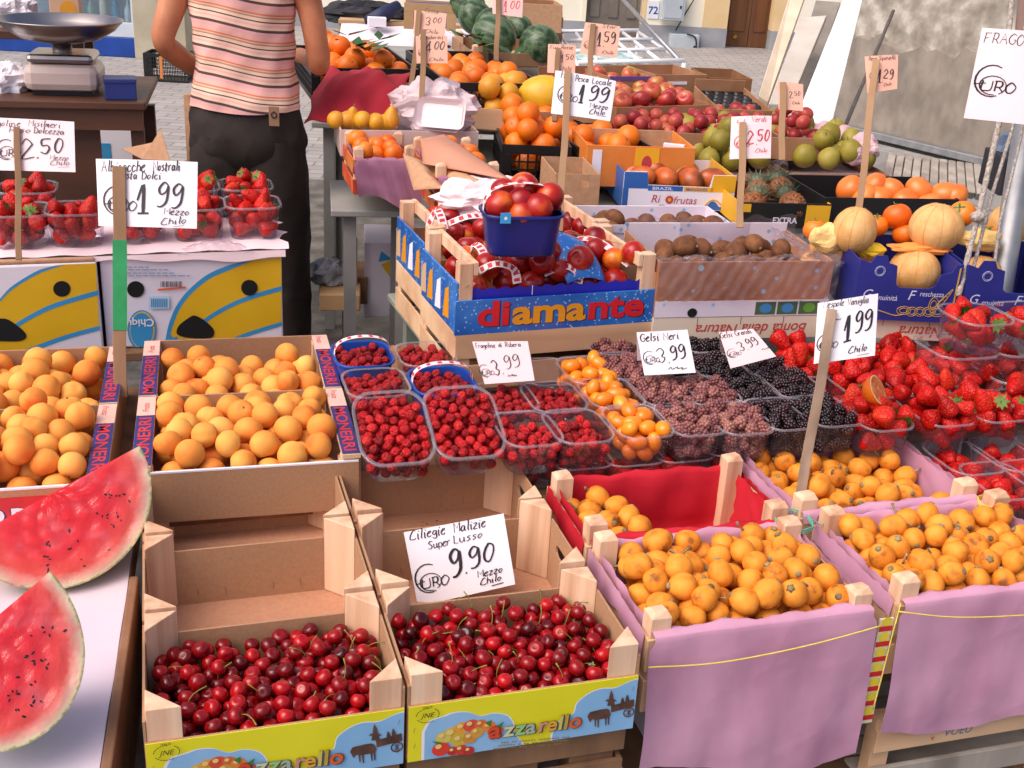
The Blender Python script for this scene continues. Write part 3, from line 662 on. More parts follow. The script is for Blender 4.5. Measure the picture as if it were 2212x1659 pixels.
# ruined plastered wall at the right ------------------------------------------
PLAS = mat('peeling_plaster', ['#7A746A', '#928C80', '#A49E92', '#BAB7AE'], .9, 8, 0, 1.0, 14, detail=12, pos=[.05, .4, .62, .82]); CONC = mat('stained_concrete', ['#766F66', '#857D73', '#938B80'], .85, 9, 0, .5, 24, detail=9, stretch=(1, 1, .6))
WA = at(*z3(1380, 575), .25); WB = at(*z3(2060, 735), .25); WF = Fr(o=(WA.x, WA.y, 0), yaw=math.atan2(WB.y-WA.y, WB.x-WA.x), W=(WB-WA).length, depth=.5)
wl = thing('ruined_wall', 'peeling grey plaster wall with broken stucco above concrete base', 'wall', WF.base, WF.yaw)
zs = .25+.62; rdn = np.random.default_rng(3)
m = MB(); m.grid(lambda a, b: (-.2+9*a, .05*math.sin(a*40+b*9)*math.sin(b*13+a*7)*.5, zs-.1+4*b), 60, 30, PLAS); m.box((-.2, .06, 0), (8.8, .5, 5), PLAS); m.build('plaster', wl, smooth=True)
m = MB(); N = 160; top = [zs+.03*math.sin(i*.35)+.02*math.sin(i*.9)+rdn.uniform(-.035, .03) for i in range(N+1)]
m.add([(-.25+9*i/N, -.05, .0) for i in range(N+1)]+[(-.25+9*i/N, -.05, top[i]) for i in range(N+1)]+[(-.25+9*i/N, .03, top[i]+.02) for i in range(N+1)],
      [(i, i+1, N+2+i, N+1+i) for i in range(N)]+[(N+1+i, N+2+i, 2*N+3+i, 2*N+2+i) for i in range(N)], CONC); m.build('concrete_base', wl)
m = MB(); m.box((-.3, -.12, .22), (8.5, -.055, .27), GALV); m.box((-.3, -.3, .0), (8.5, -.12, .2), GREYPAINT); m.build('steel_rail', wl, bevel=.006)
BRD = mat('pale_board', ['#A79F94', '#BBB4AA', '#C9C3BA'], .8, 5, .4, .2, 40, stretch=(1, 1, .15)); WHT = mat('white_panel', ['#EEF0F4', '#F4F5F8'], .4, 3)
def leaning(name, label, q, D0, D1, th, m, cat):
    """board leaning on the wall: photo quad TL,TR,BR,BL with top distance D1 and bottom distance D0"""
    P = [atD(*q[0], D1), atD(*q[1], D1), atD(*q[2], D0), atD(*q[3], D0)]; nn = (P[1]-P[0]).cross(P[3]-P[0]).normalized()*th
    if nn.y < 0: nn = -nn
    c = (P[2]+P[3])/2; V = [p-c for p in P]+[p+nn-c for p in P]
    mb = MB(); mb.add(V, [(0, 1, 2, 3), (7, 6, 5, 4), (0, 4, 5, 1), (1, 5, 6, 2), (2, 6, 7, 3), (3, 7, 4, 0)], m)
    o = mb.build(name, bevel=.004); o.location = c; return tag(o, label, cat)
leaning('plank', 'pale narrow plank leaning against house corner, leftmost of the boards', [z3(1140, -60), z3(1215, -60), z3(1030, 470), z3(985, 440)], 5.3, 6.3, .03, mat('pale_plank', ['#CDBCA4', '#DCCDB6'], .8, 5, 0, .1), 'plank')
leaning('plank', 'pale grey plank with nailed crosspiece leaning in the middle', [z3(1180, 80), z3(1300, 70), z3(1130, 480), z3(1030, 480)], 5.0, 5.9, .03, BRD, 'plank')
leaning('plank', 'dark grey rough board leaning behind white panel', [z3(1250, 0), z3(1365, 10), z3(1200, 480), z3(1110, 480)], 5.6, 6.7, .03, mat('dark_board', ['#7A746C', '#928B82'], .8, 5, 0, .2), 'plank')
leaning('panel', 'bright white laminated panel leaning against the ruined wall', [z3(1400, -60), z3(1480, -60), z3(1320, 585), z3(1160, 540)], 4.8, 5.6, .03, WHT, 'panel')
rp = MB(); rp.tube([atD(*z3(1608, 50), 6.0), atD(*z3(1370, 620), 5.1)], .009, mat('rusty_iron', ['#5A5450', '#6E6660'], .7, 20), 8); tag(rp.build('iron_pole', smooth=True), 'thin dark iron pole leaning on the peeling plaster wall', 'pole')
# boards lying along the wall base (slatted crate side) ------------------------
q = [z3(1590, 700), z3(2010, 860), z3(1985, 905), z3(1640, 830)]
for k in range(11):
    t0, t1 = k/11, (k+.85)/11; a = atD(*z3(1590+430*t0, 700+60*t0), 4.9); b2 = atD(*z3(1590+430*t1, 700+60*t1), 4.9); c2 = atD(*z3(1560+480*t1, 830+70*t1), 4.55); d2 = atD(*z3(1560+480*t0, 830+70*t0), 4.55)
    c = (a+c2)/2; up = Vector((0, .02, -.03)); mb = MB(); P = [x-c for x in (a, b2, c2, d2)]; mb.add(P+[p+up for p in P], [(0, 1, 2, 3), (7, 6, 5, 4), (0, 4, 5, 1), (1, 5, 6, 2), (2, 6, 7, 3), (3, 7, 4, 0)], GREYWOOD)
    o = mb.build('board', bevel=.003); o.location = c; tag(o, 'short grey weathered board sloping below the ruined wall', 'board', 'sloping grey boards under the ruined wall')
# ------------------------------------------------------------------ stall tables
def slab(name, label, fr, x0, y0, x1, y1, z, th=.025, m=OLDWOOD, legs=True, lm=None, group=None):
    t = thing(name, label, 'table', fr.p(x0, y0, 0), fr.yaw, group); W, D = x1-x0, y1-y0; z -= fr.base.z if False else 0
    MB().box((0, 0, z-th), (W, D, z), m).build('table_top', t, bevel=.003)
    if legs:
        for a in (.04, W-.08):
            for b in (.04, D-.08): MB().box((a, b, 0), (a+.04, b+.04, z-th), lm or m).build('leg', t)
    return t
ab = lambda p: ((p-S0.base).dot(S0.u), (p-S0.base).dot(S0.v))
# ------------------------------------------------------------------ cherries
FL = Fr((305, 1540), (877, 1464), .57, bl=(323, 1012), h=.16); d3 = FL.D/3
GC = 'brown cherry crates with triangular corner posts'
CL = [FL.shift(0, d3*k, .0*k, D=d3-.003) for k in range(3)]
CRr = [FL.shift(FL.W+.004, d3*k, 0, D=d3-.003) for k in range(3)]
YEL = mat('yellow_print', ['#DCD61C', '#E4DE2A'], .45, 8); BLU = mat('sky_blue_print', ['#7FB2DC', '#94C0E4'], .45, 8); BRN = mat('brown_print', ['#4E342A', '#6A4A3A'], .5, 30)
labs = [['left brown crate full of cherries with yellow and blue front', 'empty brown crate behind the left cherry crate', 'empty brown crate in front of the right apricot crate'],
        ['right brown crate full of cherries with yellow and blue front', 'brown crate with hand hole holding the white 9,90 price card', 'empty brown crate with hand hole below the red berry punnets']]
decor = None
def panel_print(f, W):
    """yellow front with blue clouds, fruit bunch, donkey cart, lettering"""
    F1 = CRr[0]
    def P(lst): return [onface(F1, z8(*q)) for q in lst]
    k = W/F1.W
    def pl(mb, pts, m, off): mb.poly([(x*k, z) for x, z in pts], m, XZ(off))
    mb = MB(); mb.box((.0015, -.0012, .0005), (W-.0015, 0, .1045), YEL)
    cl = [(-45, 1110), (-20, 1070), (30, 1052), (70, 1038), (120, 1036), (165, 1050), (215, 1040), (262, 1048), (285, 1075), (290, 1110), (318, 1150), (330, 1192), (-48, 1243)]
    cr = [(440, 1172), (436, 1120), (470, 1062), (515, 1040), (530, 1000), (575, 965), (620, 948), (670, 945), (715, 925), (755, 912), (790, 915), (783, 1112)]
    def smp(lst, a, b): return lst[:a]+smooth(lst[a:b], 4)+lst[b:]
    def clip(pts): return [(min(max(x, .002), F1.W-.002), min(max(z, .001), .104)) for x, z in pts]
    WHI = MC['white_paper']
    ce = lambda pts, e: [(x+(x-sum(p[0] for p in pts)/len(pts))*e, z+(z-sum(p[1] for p in pts)/len(pts))*e) for x, z in pts]
    for c, n_ in ((cl, 12), (cr, 11)):
        q = P(smp(c, 0, n_)); pl(mb, clip(ce(q, .05)), WHI, .0015); pl(mb, clip(q), BLU, .0019)
    def disc(cx, cy, r, m, off, sy=.9):
        x, z = onface(F1, z8(cx, cy)); rr = r/1.7425/1510*1.0; pl(mb, [(x+rr*math.cos(a*PI/9), z+rr*sy*math.sin(a*PI/9)) for a in range(18)], m, off)
    pr = lambda h, nm: mat(nm, h, .45)
    cs = [(60, 1120, 44, '#D8B83A'), (95, 1095, 34, '#E0A038'), (130, 1085, 34, '#D8503A'), (165, 1080, 26, '#D86A3A'), (195, 1088, 30, '#E08A3A'), (25, 1130, 34, '#CFC060'), (85, 1140, 36, '#C8B040'),
          (125, 1130, 32, '#C88A3A'), (150, 1110, 30, '#CE9A40'), (60, 1180, 24, '#B8302A'), (90, 1175, 28, '#C83A30'), (120, 1178, 24, '#B8302A'), (15, 1172, 38, '#D8402C'), (220, 1105, 34, '#D8542C')]
    for i, (x, y, r_, c) in enumerate(cs): disc(x, y, r_, pr(c, 'print_'+c[1:]), .0022+.00012*i)
    for i, (x, y, r_, c) in enumerate(cs): disc(x-r_*.25, y-r_*.3, r_*.35, pr('#E8C87A', 'print_light'), .0042+.00003*i)
    for a, b, c2 in (((180, 1072), (205, 1060), (200, 1085)), ((215, 1088), (252, 1066), (238, 1095)), ((0, 1152), (-20, 1140), (20, 1145))): pl(mb, P([a, b, c2]), pr('#3E7A34', 'print_green'), .0048)
    # donkey cart
    def wheel(cx, cy, r):
        x, z = onface(F1, z8(cx, cy)); r = r/1.7425/1510
        for j in range(18):
            a, b2 = 2*PI*j/18, 2*PI*(j+1)/18; pl(mb, [(x+r*math.cos(a), z+r*math.sin(a)), (x+r*math.cos(b2), z+r*math.sin(b2)), (x+r*.78*math.cos(b2), z+r*.78*math.sin(b2)), (x+r*.78*math.cos(a), z+r*.78*math.sin(a))], BRN, .0025)
        for j in range(6):
            a = PI*j/6; c, s = math.cos(a)*r*.8, math.sin(a)*r*.8; t = r*.07; pl(mb, [(x-c-t, z-s), (x+c-t, z+s), (x+c+t, z+s), (x-c+t, z-s)], BRN, .0026+.00005*j)
    wheel(722, 1035, 26)
    pl(mb, P([(655, 1010), (742, 985), (742, 1012), (655, 1035)]), BRN, .0029)
    pl(mb, P(smooth([(566, 1050), (575, 1035), (590, 1030), (640, 1020), (652, 1035), (648, 1052), (600, 1062), (586, 1060), (575, 1072)], 2)), BRN, .0031)
    for x, y in ((592, 1055), (603, 1058), (632, 1050), (642, 1048)): pl(mb, P([(x, y), (x+7, y-1), (x+5, y+32), (x+1, y+33)]), BRN, .0033)
    pl(mb, P([(640, 1010), (650, 968), (655, 950), (662, 966), (668, 1008)]), BRN, .0033)
    for x, y in ((690, 985), (708, 975)): pl(mb, P(smooth([(x, y+28), (x+2, y+6), (x+8, y-8), (x+14, y+6), (x+16, y+26)], 2)), BRN, .0033)
    pl(mb, P([(632, 992), (640, 985), (668, 985), (676, 992)]), BRN, .0035)
    # stamp ring
    x, z = onface(F1, z8(22, 1062)); r_ = .0185; x = .03; z = .088
    for j in range(26):
        if j % 9 in (4, 5): continue
        a, b2 = 2*PI*j/26, 2*PI*(j+.8)/26; pl(mb, [(x+r_*math.cos(a), z+r_*.75*math.sin(a)), (x+r_*math.cos(b2), z+r_*.75*math.sin(b2)), (x+r_*.93*math.cos(b2), z+r_*.69*math.sin(b2)), (x+r_*.93*math.cos(a), z+r_*.69*math.sin(a))], INK, .0046)
    text(mb, 'JNE', .0125, INK, XZ(.0047) @ Matrix.Translation((x*k, z-.004, 0)), 0, .3, 'CENTER'); text(mb, 'ITALIA', .005, INK, XZ(.0047) @ Matrix.Translation((x*k, z+.0135, 0)), .01, 0, 'CENTER')
    # lettering: a zzarello
    xa, za = onface(F1, z8(192, 1130)); xb, zb = onface(F1, z8(542, 1085)); sz = .039
    cols = ['#D8482A', '#C8D0A0', '#8FC88A', '#9CB4A0', '#C8907A', '#D8A63A', '#C8C05A', '#B8A03A', '#D8602A']
    x = xa*k; tot = (xb-xa)*k
    pos = [0, .15, .27, .39, .53, .615, .745, .805, .86]
    for i, (ch, c) in enumerate(zip('azzarello', cols)):
        z = za+(zb-za)*pos[i]
        text(mb, ch, sz*(1.15 if i == 0 else 1), BRN, XZ(.0050) @ Matrix.Translation((x+tot*pos[i]+.0006, z-.0006, 0)), .045, .08)
        text(mb, ch, sz*(1.15 if i == 0 else 1), pr(c, 'print_'+c[1:]), XZ(.0054) @ Matrix.Translation((x+tot*pos[i], z, 0)), .022, .08)
    for i, y in enumerate((1140, 1152, 1164)):
        x0, z0 = onface(F1, z8(240-20*i, y+8)); x1, z1_ = onface(F1, z8(500-10*i, y-14))
        for j in range(26):
            if rng.random() < .8: xx = x0+(x1-x0)*j/26; zz = z0+(z1_-z0)*j/26; pl(mb, [(xx, zz), (xx+(x1-x0)/26*.75, zz), (xx+(x1-x0)/26*.75, zz+.0022), (xx, zz+.0022)], pr('#8A7A5A', 'print_small'), .005)
    for x, z in ((.008, .06), (.009, .03), (W-.012, .08), (W-.015, .055), (W-.013, .025)):
        text(mb, '/', .012, MC['steel'], XZ(.0056) @ Matrix.Translation((x, z, 0)), .0)
    mb.build('printed_label', f)
for j, col in enumerate((CL, CRr)):
    for k in range(3):
        c, f = cherry_crate(col[k], labs[j][k], GC, handle=(j == 1 and k > 0))
        if k == 0: panel_print(f, col[k].W)
for j, f in enumerate((CL[0], CRr[0])):
    nm = ['left', 'right'][j]
    fill(f, P_CH, .0136, 150, f'glossy dark red cherry in the {nm} of the two cherry crates', 'cherry', f'cherries heaped in the {nm} crate', .014, None, .014, None, .052, .2, 'up', [.8, .1, .1], seed=j+1, base=lambda x, y: .06+.01*math.sin(PI*x/f.W)+(.014 if j == 0 else .022)*y/f.D, inset=.8)
und = MB()
for f in (CL[0], CRr[0]): fill(f, P_CH[:1], .0136, 125, '', '', '', .012, None, .012, None, .025, .075, 'up', seed=9, stuff=und, K=5)
tag(und.build('cherries', smooth=True), 'dark red cherries filling the bottom of both cherry crates', 'cherries', kind='stuff')
# crumbs in the emptied crate
cr = MB(); F2 = CRr[2]
for k in range(60):
    x, y = (rng.normal(.26, .06), rng.normal(.16, .03)) if k < 40 else (rng.uniform(.06, .3), rng.uniform(.03, .2)); p = F2.p(min(max(x, .02), .33), min(max(y, .02), .21), .0045)
    s_ = rng.uniform(.0012, .0035); cr.add([p+Vector((s_*a, s_*b, s_*c)) for a, b, c in ((1, 0, 0), (-.5, .8, 0), (-.6, -.7, 0), (0, 0, .6))], [(0, 1, 3), (1, 2, 3), (2, 0, 3)], mat('dry_crumbs', ['#4A2A1E', '#6E4430'], .8, 90))
tag(cr.build('crumbs'), 'dark dry stalk crumbs left in the emptied crate', 'crumbs', kind='stuff')
# supports under the cherry crates: a wooden crate and a white carton
a0, b0 = ab(FL.base); zc = FL.base.z
for k, (x0, w_) in enumerate(((0, FL.W*.98), (FL.W+.004, FL.W*.98))):
    f = Fr(o=FL.p(x0+.005, .02, -.13), yaw=FL.yaw, W=w_, depth=.55, h=0)
    t = thing('slatted_crate', ['dark slatted crate under the left cherry crate', 'dark slatted crate under the right cherry crate'][k], 'crate', f.base, f.yaw, 'dark slatted crates below the cherries')
    for nm, A, B in (('front_panel', (0, 0), (w_, .008)), ('back_panel', (0, .542), (w_, .55)), ('side_panel', (0, .008), (.008, .542)), ('side_panel', (w_-.008, .008), (w_, .542))):
        m = MB(); m.box((*A, .07), (*B, .125), OLDWOOD); m.box((*A, .0), (*B, .05), OLDWOOD); m.build(nm, t, bevel=.001)
    for x in (.0, w_*.36, w_*.72): MB().box((x+.012, .01, 0), (x+.09, .06, .127), OLDWOOD).build('block', t, bevel=.002)
wb = FL.p(FL.W+.1, -.005, -.27); t = thing('carton', 'white carton under the right cherry crate', 'carton', wb, FL.yaw)
MB().box((0, 0, 0), (.3, .3, .135), WHITE).build('carton_body', t, bevel=.003); MB().box((.02, -.002, .09), (.14, 0, .1), LILAC).build('printed_band', t)
slab('stall_table', 'low wooden trestle table under the cherry crates', S0, a0-.02, b0+.05, a0+.86, b0+.78, zc-.275)
# ------------------------------------------------------------------ loquats
Q2 = Fr((1400, 1385), (1890, 1322), .545, bl=(1285, 1185), h=.15)
GL = 'paper lined loquat crates'
Q4 = Q2.shift(Q2.W+.05, .006); Q1 = Q2.shift(.0, Q2.D+.008, .0, D=.245); Q3 = Q4.shift(-.03, Q2.D+.008, .01, D=.33, W=.42)
for f, lb, lm, dr, kw in ((Q2, 'loquat crate with lilac paper hanging in front, beside the cherries', LILAC, .30, dict(seed=2, skew=.25)), (Q4, 'loquat crate with lilac paper hanging in front, at the right edge', LILAC, .285, dict(seed=3, skew=.2)),
                  (Q1, 'half empty loquat crate lined with red paper', REDP, 0, dict(seed=4)), (Q3, 'loquat crate lined with lilac paper, beside the strawberries', LILAC, 0, dict(seed=5))):
    c = posts_crate(f, lb, GL, .036, .045); liner(f, c, lm, dr, side_over=1, **kw)
lq = lambda f, n, lb, gp, **k: fill(f, P_LQ, .0237, n, lb, 'loquat', gp, .022, f.W-.022, k.pop('y0', .02), f.D-.02, **k)
lq(Q2, 118, 'orange loquat in the lilac lined crate beside the cherries', 'loquats in the crate beside the cherries', z0=.075, zmax=.21, mode='mix', wts=[.45, .3, .25], seed=11, base=lambda x, y: .062+.02*math.sin(PI*x/.42)*math.sin(PI*y/.29))
lq(Q4, 108, 'orange loquat in the lilac draped crate at the right edge', 'loquats in the right front crate', z0=.075, zmax=.2, mode='mix', wts=[.4, .3, .3], seed=12, base=lambda x, y: .06+.02*math.sin(PI*x/.42))
lq(Q3, 95, 'orange loquat in the lilac lined crate near the strawberries', 'loquats in the rear right crate', z0=.05, zmax=.2, mode='mix', wts=[.4, .3, .3], seed=13)
fill(Q1, P_LQ, .0232, 44, 'orange loquat in the red lined half empty crate', 'loquat', 'loquats in the red lined crate', .02, .16, .02, .225, .05, .17, 'any', [.3, .35, .35], seed=14)
fill(Q1, P_LQ, .0232, 7, 'orange loquat in the red lined half empty crate', 'loquat', 'loquats in the red lined crate', .17, .33, .02, .12, .02, .17, 'any', [.3, .35, .35], seed=15)
YS = mat('yellow_string', ['#D8C24A', '#E2D06A'], .6, 90); TEAL = mat('teal_string', ['#5AB8A0', '#7ACCB4'], .6, 90)
def string(pts, m, label, r=.0013):
    mb = MB(); mb.tube(smooth([tuple(p) for p in pts], 5), r, m, 6); return tag(mb.build('string', smooth=True), label, 'string')
string([Q2.p(-.005, -.022, .115), Q2.p(.12, -.026, .108), Q2.p(.28, -.026, .118), Q2.p(Q2.W+.005, -.02, .135)], YS, 'yellow string across the lilac paper beside the cherries')
string([Q4.p(-.012, -.02, .155), Q4.p(.1, -.03, .135), Q4.p(.25, -.028, .118), Q4.p(Q4.W, -.02, .105)], YS, 'yellow string across the lilac paper at the right edge')
string([Q4.p(.0, -.005, .16), Q4.p(-.014, -.018, .1), Q4.p(-.018, -.02, .03), Q4.p(-.022, -.02, -.05)], YS, 'yellow string hanging between the two front loquat crates')
def wrap(c, m, label, n=4, r=.022, dz=.006):
    mb = MB(); P = []
    for k in range(n*10+1): a = 2*PI*k/10; q = r*(1+.35*abs(math.sin(2*a))*.4); P.append((c.x+q*math.cos(a), c.y+q*math.sin(a), c.z+dz*k/10+.003*math.sin(a)))
    P += [(c.x+r*1.5, c.y-.005, c.z+.004), (c.x+r*2.1, c.y+.004, c.z+.012)]; mb.tube(P, .0012, m, 5); return tag(mb.build('string', smooth=True), label, 'string')
wrap(Q2.p(Q2.W+.0, Q2.D-.0, .16), TEAL, 'teal string tied round posts at the stake', r=.036, n=3, dz=.004)
wrap(Q4.p(Q4.W-.035, Q4.D-.02, .165), YS, 'yellow string tied round the right loquat crate post', r=.021, n=3, dz=.004)
# label strip seen between the lilac papers, and the crates below
t = Q2.p(Q2.W+.012, -.004, 0); RL = mat('red_print', '#C8242A', .5); LMN = mat('lemon_print', '#DCCB3C', .5)
m = MB(); m.box((0, 0, -.09), (.027, .004, .135), mat('cream_print', '#E0D8B0', .5))
for k in range(7): m.box((.0005, -.001, -.082+k*.032), (.0265, 0, -.072+k*.032), RL); m.poly([(.0135+.0105*math.cos(a*PI/6), -.062+k*.032+.0095*math.sin(a*PI/6)) for a in range(12)], LMN, XZ(.0012))
o = m.build('crate_label'); o.matrix_world = Matrix.Translation(t) @ Matrix.Rotation(Q2.yaw, 4, 'Z'); tag(o, 'narrow yellow and red lemon label between the lilac papers', 'label')
SL = Fr(o=Q4.p(.02, .004, -.27), yaw=Q4.yaw, W=.44, depth=.3, h=0)
c = thing('wooden_crate', 'weathered slatted crate with stamped marks below the right loquats', 'crate', SL.base, SL.yaw)
for k, zz in enumerate((0, .09)): MB().box((0, 0, zz), (.44, .01, zz+.05), GREYWOOD if k == 0 else WOODX).build('front_slat', c, bevel=.001)
for x in (0, .4): MB().box((x+.002, .011, -.05), (x+.042, .04, .16), WOODX).build('corner_post', c, bevel=.001)
for k in range(5): MB().box((.002, .042+k*.05, .005), (.438, .08+k*.05, .012), GREYWOOD).build('floor_slat', c)
m = MB(); text(m, 'VOEU', .024, mat('blue_stamp', '#5A6A9A', .6), XZ(.0006) @ Matrix.Translation((.15, .105, 0)), 0, .2); text(m, 'v', .02, RINK, XZ(.0006) @ Matrix.Translation((.12, .1, 0)), 0, 0); m.build('lettering', c)
st = [(.35, .105), (.36, .12), (.375, .125), (.385, .115), (.375, .1), (.36, .098)]; m = MB(); m.poly(st, mat('green_print', '#2E8A4A', .5), XZ(.0006)); m.build('printed_mark', c)
slab('stall_table', 'low wooden trestle table under the loquat crates', S0, ab(Q2.base)[0]-.02, ab(Q2.base)[1]+.04, ab(Q4.base)[0]+.5, ab(Q2.base)[1]+.62, SL.base.z-.055)
t = thing('carton', 'white carton with green mark below the lilac paper', 'carton', Q2.p(.06, .02, -.135), Q2.yaw); MB().box((0, 0, 0), (.36, .3, .13), WHITE).build('carton_body', t, bevel=.003)
m = MB(); m.poly([(.2, .05), (.3, .05), (.3, .085), (.24, .08)], MC['green_print'], XZ(.0008)); m.build('printed_mark', t)
t = thing('slatted_crate', 'slatted crate behind the weathered crate under right loquats', 'crate', Q4.p(.02, .34, -.245), Q4.yaw)
for k in range(2): MB().box((0, 0, k*.08), (.44, .01, k*.08+.06), OLDWOOD).build('front_slat', t)
for x in (0, .4): MB().box((x, .011, -.03), (x+.04, .04, .15), OLDWOOD).build('corner_post', t)
# ------------------------------------------------------------------ apricots
AR = Fr((288, 1022), (776, 992), .585, bl=(305, 745), h=.115); dA = AR.D/2
NAVY = mat('navy_print', ['#2A2A66', '#343478'], .5, 30); PKP = mat('pink_print', ['#E2B4A4', '#E8BEB0'], .5, 20); RED = mat('red_ink_print', ['#C02A30', '#CC3A3A'], .5, 40)
AR0 = AR.shift(0, 0, 0, D=dA-.004); AR1 = AR.shift(0, dA, .0, D=dA-.004)
AL0 = AR.shift(-AR.W-.05, -.03, 0, D=dA-.004); AL1 = AL0.shift(0, dA, 0)
GA = 'apricot crates with printed rails'
def apricot_crate(fr, label, front=None):
    W, D, h = fr.W, fr.D, fr.h; t = .005; c = thing('fruit_crate', label, 'crate', fr.base, fr.yaw, GA)
    MB().box((t, t, 0), (W-t, D-t, .005), FLOORB).build('crate_floor', c)
    fp = MB().box((0, 0, 0), (W, t, h-.006), FIBRE).build('front_panel', c, bevel=.001); MB().box((.001, -.0005, h-.0055), (W-.001, t+.0005, h-.002), MC['white_paper']).build('paper_edge', fp)
    MB().box((0, D-t, 0), (W, D, h+.012), FIBRE).build('back_panel', c, bevel=.001)
    for s in (0, 1):
        x = 0 if not s else W-t; MB().box((x, t, 0), (x+t, D-t, h), FIBRE).build('side_panel', c, bevel=.001)
        for b in (0, 1): y = t+.0005 if not b else D-t-.0305; xx = t+.0005 if not s else W-t-.0305; MB().box((xx, y, .005), (xx+.03, y+.03, h+.001), WOOD).build('corner_post', c, bevel=.001)
        rw = .038; x0 = -.004 if not s else W-rw+.004
        rail = MB().box((x0, .001, h+.0015), (x0+rw, D-.001, h+.012), WOODX).build('rail', c, bevel=.001)
        m = MB(); z = h+.0127
        m.box((x0+.0005, .003, h+.0122), (x0+rw-.0005, D*.70, z), NAVY); m.box((x0+.0005, D*.705, h+.0122), (x0+rw-.0005, D-.004, z), PKP)
        T = (Matrix(((0, -1, 0, x0+rw*.82), (1, 0, 0, .012), (0, 0, 1, z+.0004), (0, 0, 0, 1))) if not s else Matrix(((0, 1, 0, x0+rw*.18), (-1, 0, 0, D*.70-.008), (0, 0, 1, z+.0004), (0, 0, 0, 1))))
        text(m, 'MONERRI', rw*.92, RED, T, .018, 0, sx=(D*.70-.02)/(rw*.92*4.3))
        T2 = T @ Matrix.Translation((D*.72, .006, 0)) if not s else Matrix(((0, 1, 0, x0+rw*.25), (-1, 0, 0, D-.014), (0, 0, 1, z+.0004), (0, 0, 0, 1)))
        text(m, 'Frutta', rw*.5, RED, T2, 0, .3); m.build('printed_label', rail)
    if front:
        m = MB(); m.box((.002, -.0015, .004), (W-.002, -.0002, h-.02), mat('red_panel_print', ['#B8242C', '#C83236'], .5, 20))
        text(m, 'MONERRI &', .07, NAVY, XZ(.002) @ Matrix.Translation((.02, .022, 0)), .05); text(m, 'MONERRI &', .07, WHITE, XZ(.0026) @ Matrix.Translation((.022, .024, 0)), .012); m.build('printed_label', fp)
    return c
apricot_crate(AR0, 'front apricot crate between the left crate and wild strawberries'); apricot_crate(AR1, 'rear apricot crate in front of the banana boxes')
apricot_crate(AL0, 'front left apricot crate with red front behind watermelon', 1); apricot_crate(AL1, 'rear left apricot crate beside the green stake')
aw = [.4, .4, .2]
fill(AR0, P_AP, .0295, 70, 'ripe orange apricot in the front middle crate', 'apricot', 'apricots in the front middle crate', .034, AR.W-.034, .012, None, .035, .17, 'any', aw, 21, base=lambda x, y: .045+.018*math.sin(PI*y/.34))
fill(AR1, P_AP, .0295, 52, 'ripe orange apricot in the rear middle crate by banana boxes', 'apricot', 'apricots in the rear middle crate', .034, AR.W-.034, .012, .27, .02, .15, 'any', aw, 22, base=lambda x, y: .036-.02*x/.4)
fill(AL0, P_AP, .0295, 76, 'ripe orange apricot in the front left crate behind watermelon', 'apricot', 'apricots in the front left crate', .034, AR.W-.034, .012, None, .035, .19, 'any', aw, 23, base=lambda x, y: .05+.02*math.sin(PI*y/.34))
fill(AL1, P_AP, .0295, 56, 'ripe orange apricot in the rear left crate by green stake', 'apricot', 'apricots in the rear left crate', .034, AR.W-.034, .012, None, .035, .18, 'any', aw, 24, base=lambda x, y: .04)
slab('stall_table', 'low wooden trestle table under the apricot crates', S0, ab(AL0.base)[0]-.1, ab(AL0.base)[1]+.04, ab(AR.base)[0]+AR.W-.01, ab(AR.base)[1]+AR.D+.02, AR.base.z-.003)
# ------------------------------------------------------------------ banana boxes
BB = Fr((215, 562), (608, 548), .715, depth=.36, h=.25); BL = BB.shift(-BB.W-.008, -.02, .0)
YB = mat('banana_yellow_print', ['#D8A814', '#E2B41E'], .5, 6); BB2 = mat('banana_blue_print', ['#2F8CC4', '#3C98D0'], .5, 8); BOXW = mat('white_carton', ['#D8D2E0', '#E4DEEA'], .6, 4); DARK = mat('dark_hole', '#08080A', .9)
def banana_box(fr, label, decor):
    W, D, h = fr.W, fr.D, fr.h; c = thing('banana_box', label, 'carton', fr.base, fr.yaw, 'white and yellow banana cartons')
    bm_ = MB(); bm_.box((0, 0, 0), (W, D, h), BOXW); b = bm_.build('carton_body', c, bevel=.005)
    m = MB(); m.box((.004, .004, h+.0005), (W-.004, D-.004, h+.012), CARD); m.build('lid', c, bevel=.004)
    P = lambda lst: [onface(fr, z4(*q)) for q in lst]
    cl = lambda pts: [(min(max(x, .001), W-.001), min(max(z, .001), h-.002)) for x, z in pts]
    m = MB()
    for i, (poly, mm) in enumerate(decor): m.poly(cl(P(poly)), mm, XZ(.0006+.0003*i))
    return c, m, P
def strip(cl_, w): return [(x, y-w/2) for x, y in cl_]+[(x, y+w/2) for x, y in reversed(cl_)]
outer = smooth([(1000, 700), (1008, 640), (1030, 545), (1075, 440), (1150, 345), (1260, 255), (1400, 195), (1545, 165)], 4)
inner = smooth([(1025, 700), (1032, 640), (1055, 555), (1098, 455), (1170, 365), (1275, 280), (1400, 225), (1470, 195)], 4)
d1 = [(outer+[(1712, 150), (1712, 560), (1640, 580), (1520, 615), (1400, 660), (1320, 700)], YB), (outer+list(reversed(inner)), BB2),
      (strip(smooth([(1230, 545), (1330, 480), (1450, 420), (1580, 375), (1712, 338)], 4), 28), BB2), (strip(smooth([(1330, 700), (1420, 650), (1540, 605), (1712, 553)], 3), 24), BB2),
      ([(1000, 700), (1035, 612), (1050, 640), (1075, 628), (1085, 655), (1120, 640), (1130, 665), (1175, 660), (1150, 682), (1200, 700)], BB2),
      (smooth([(1072, 600), (1090, 560), (1150, 515), (1185, 502), (1240, 530), (1295, 580), (1300, 620), (1270, 642), (1150, 638), (1085, 622), (1072, 600)], 3), DARK)]
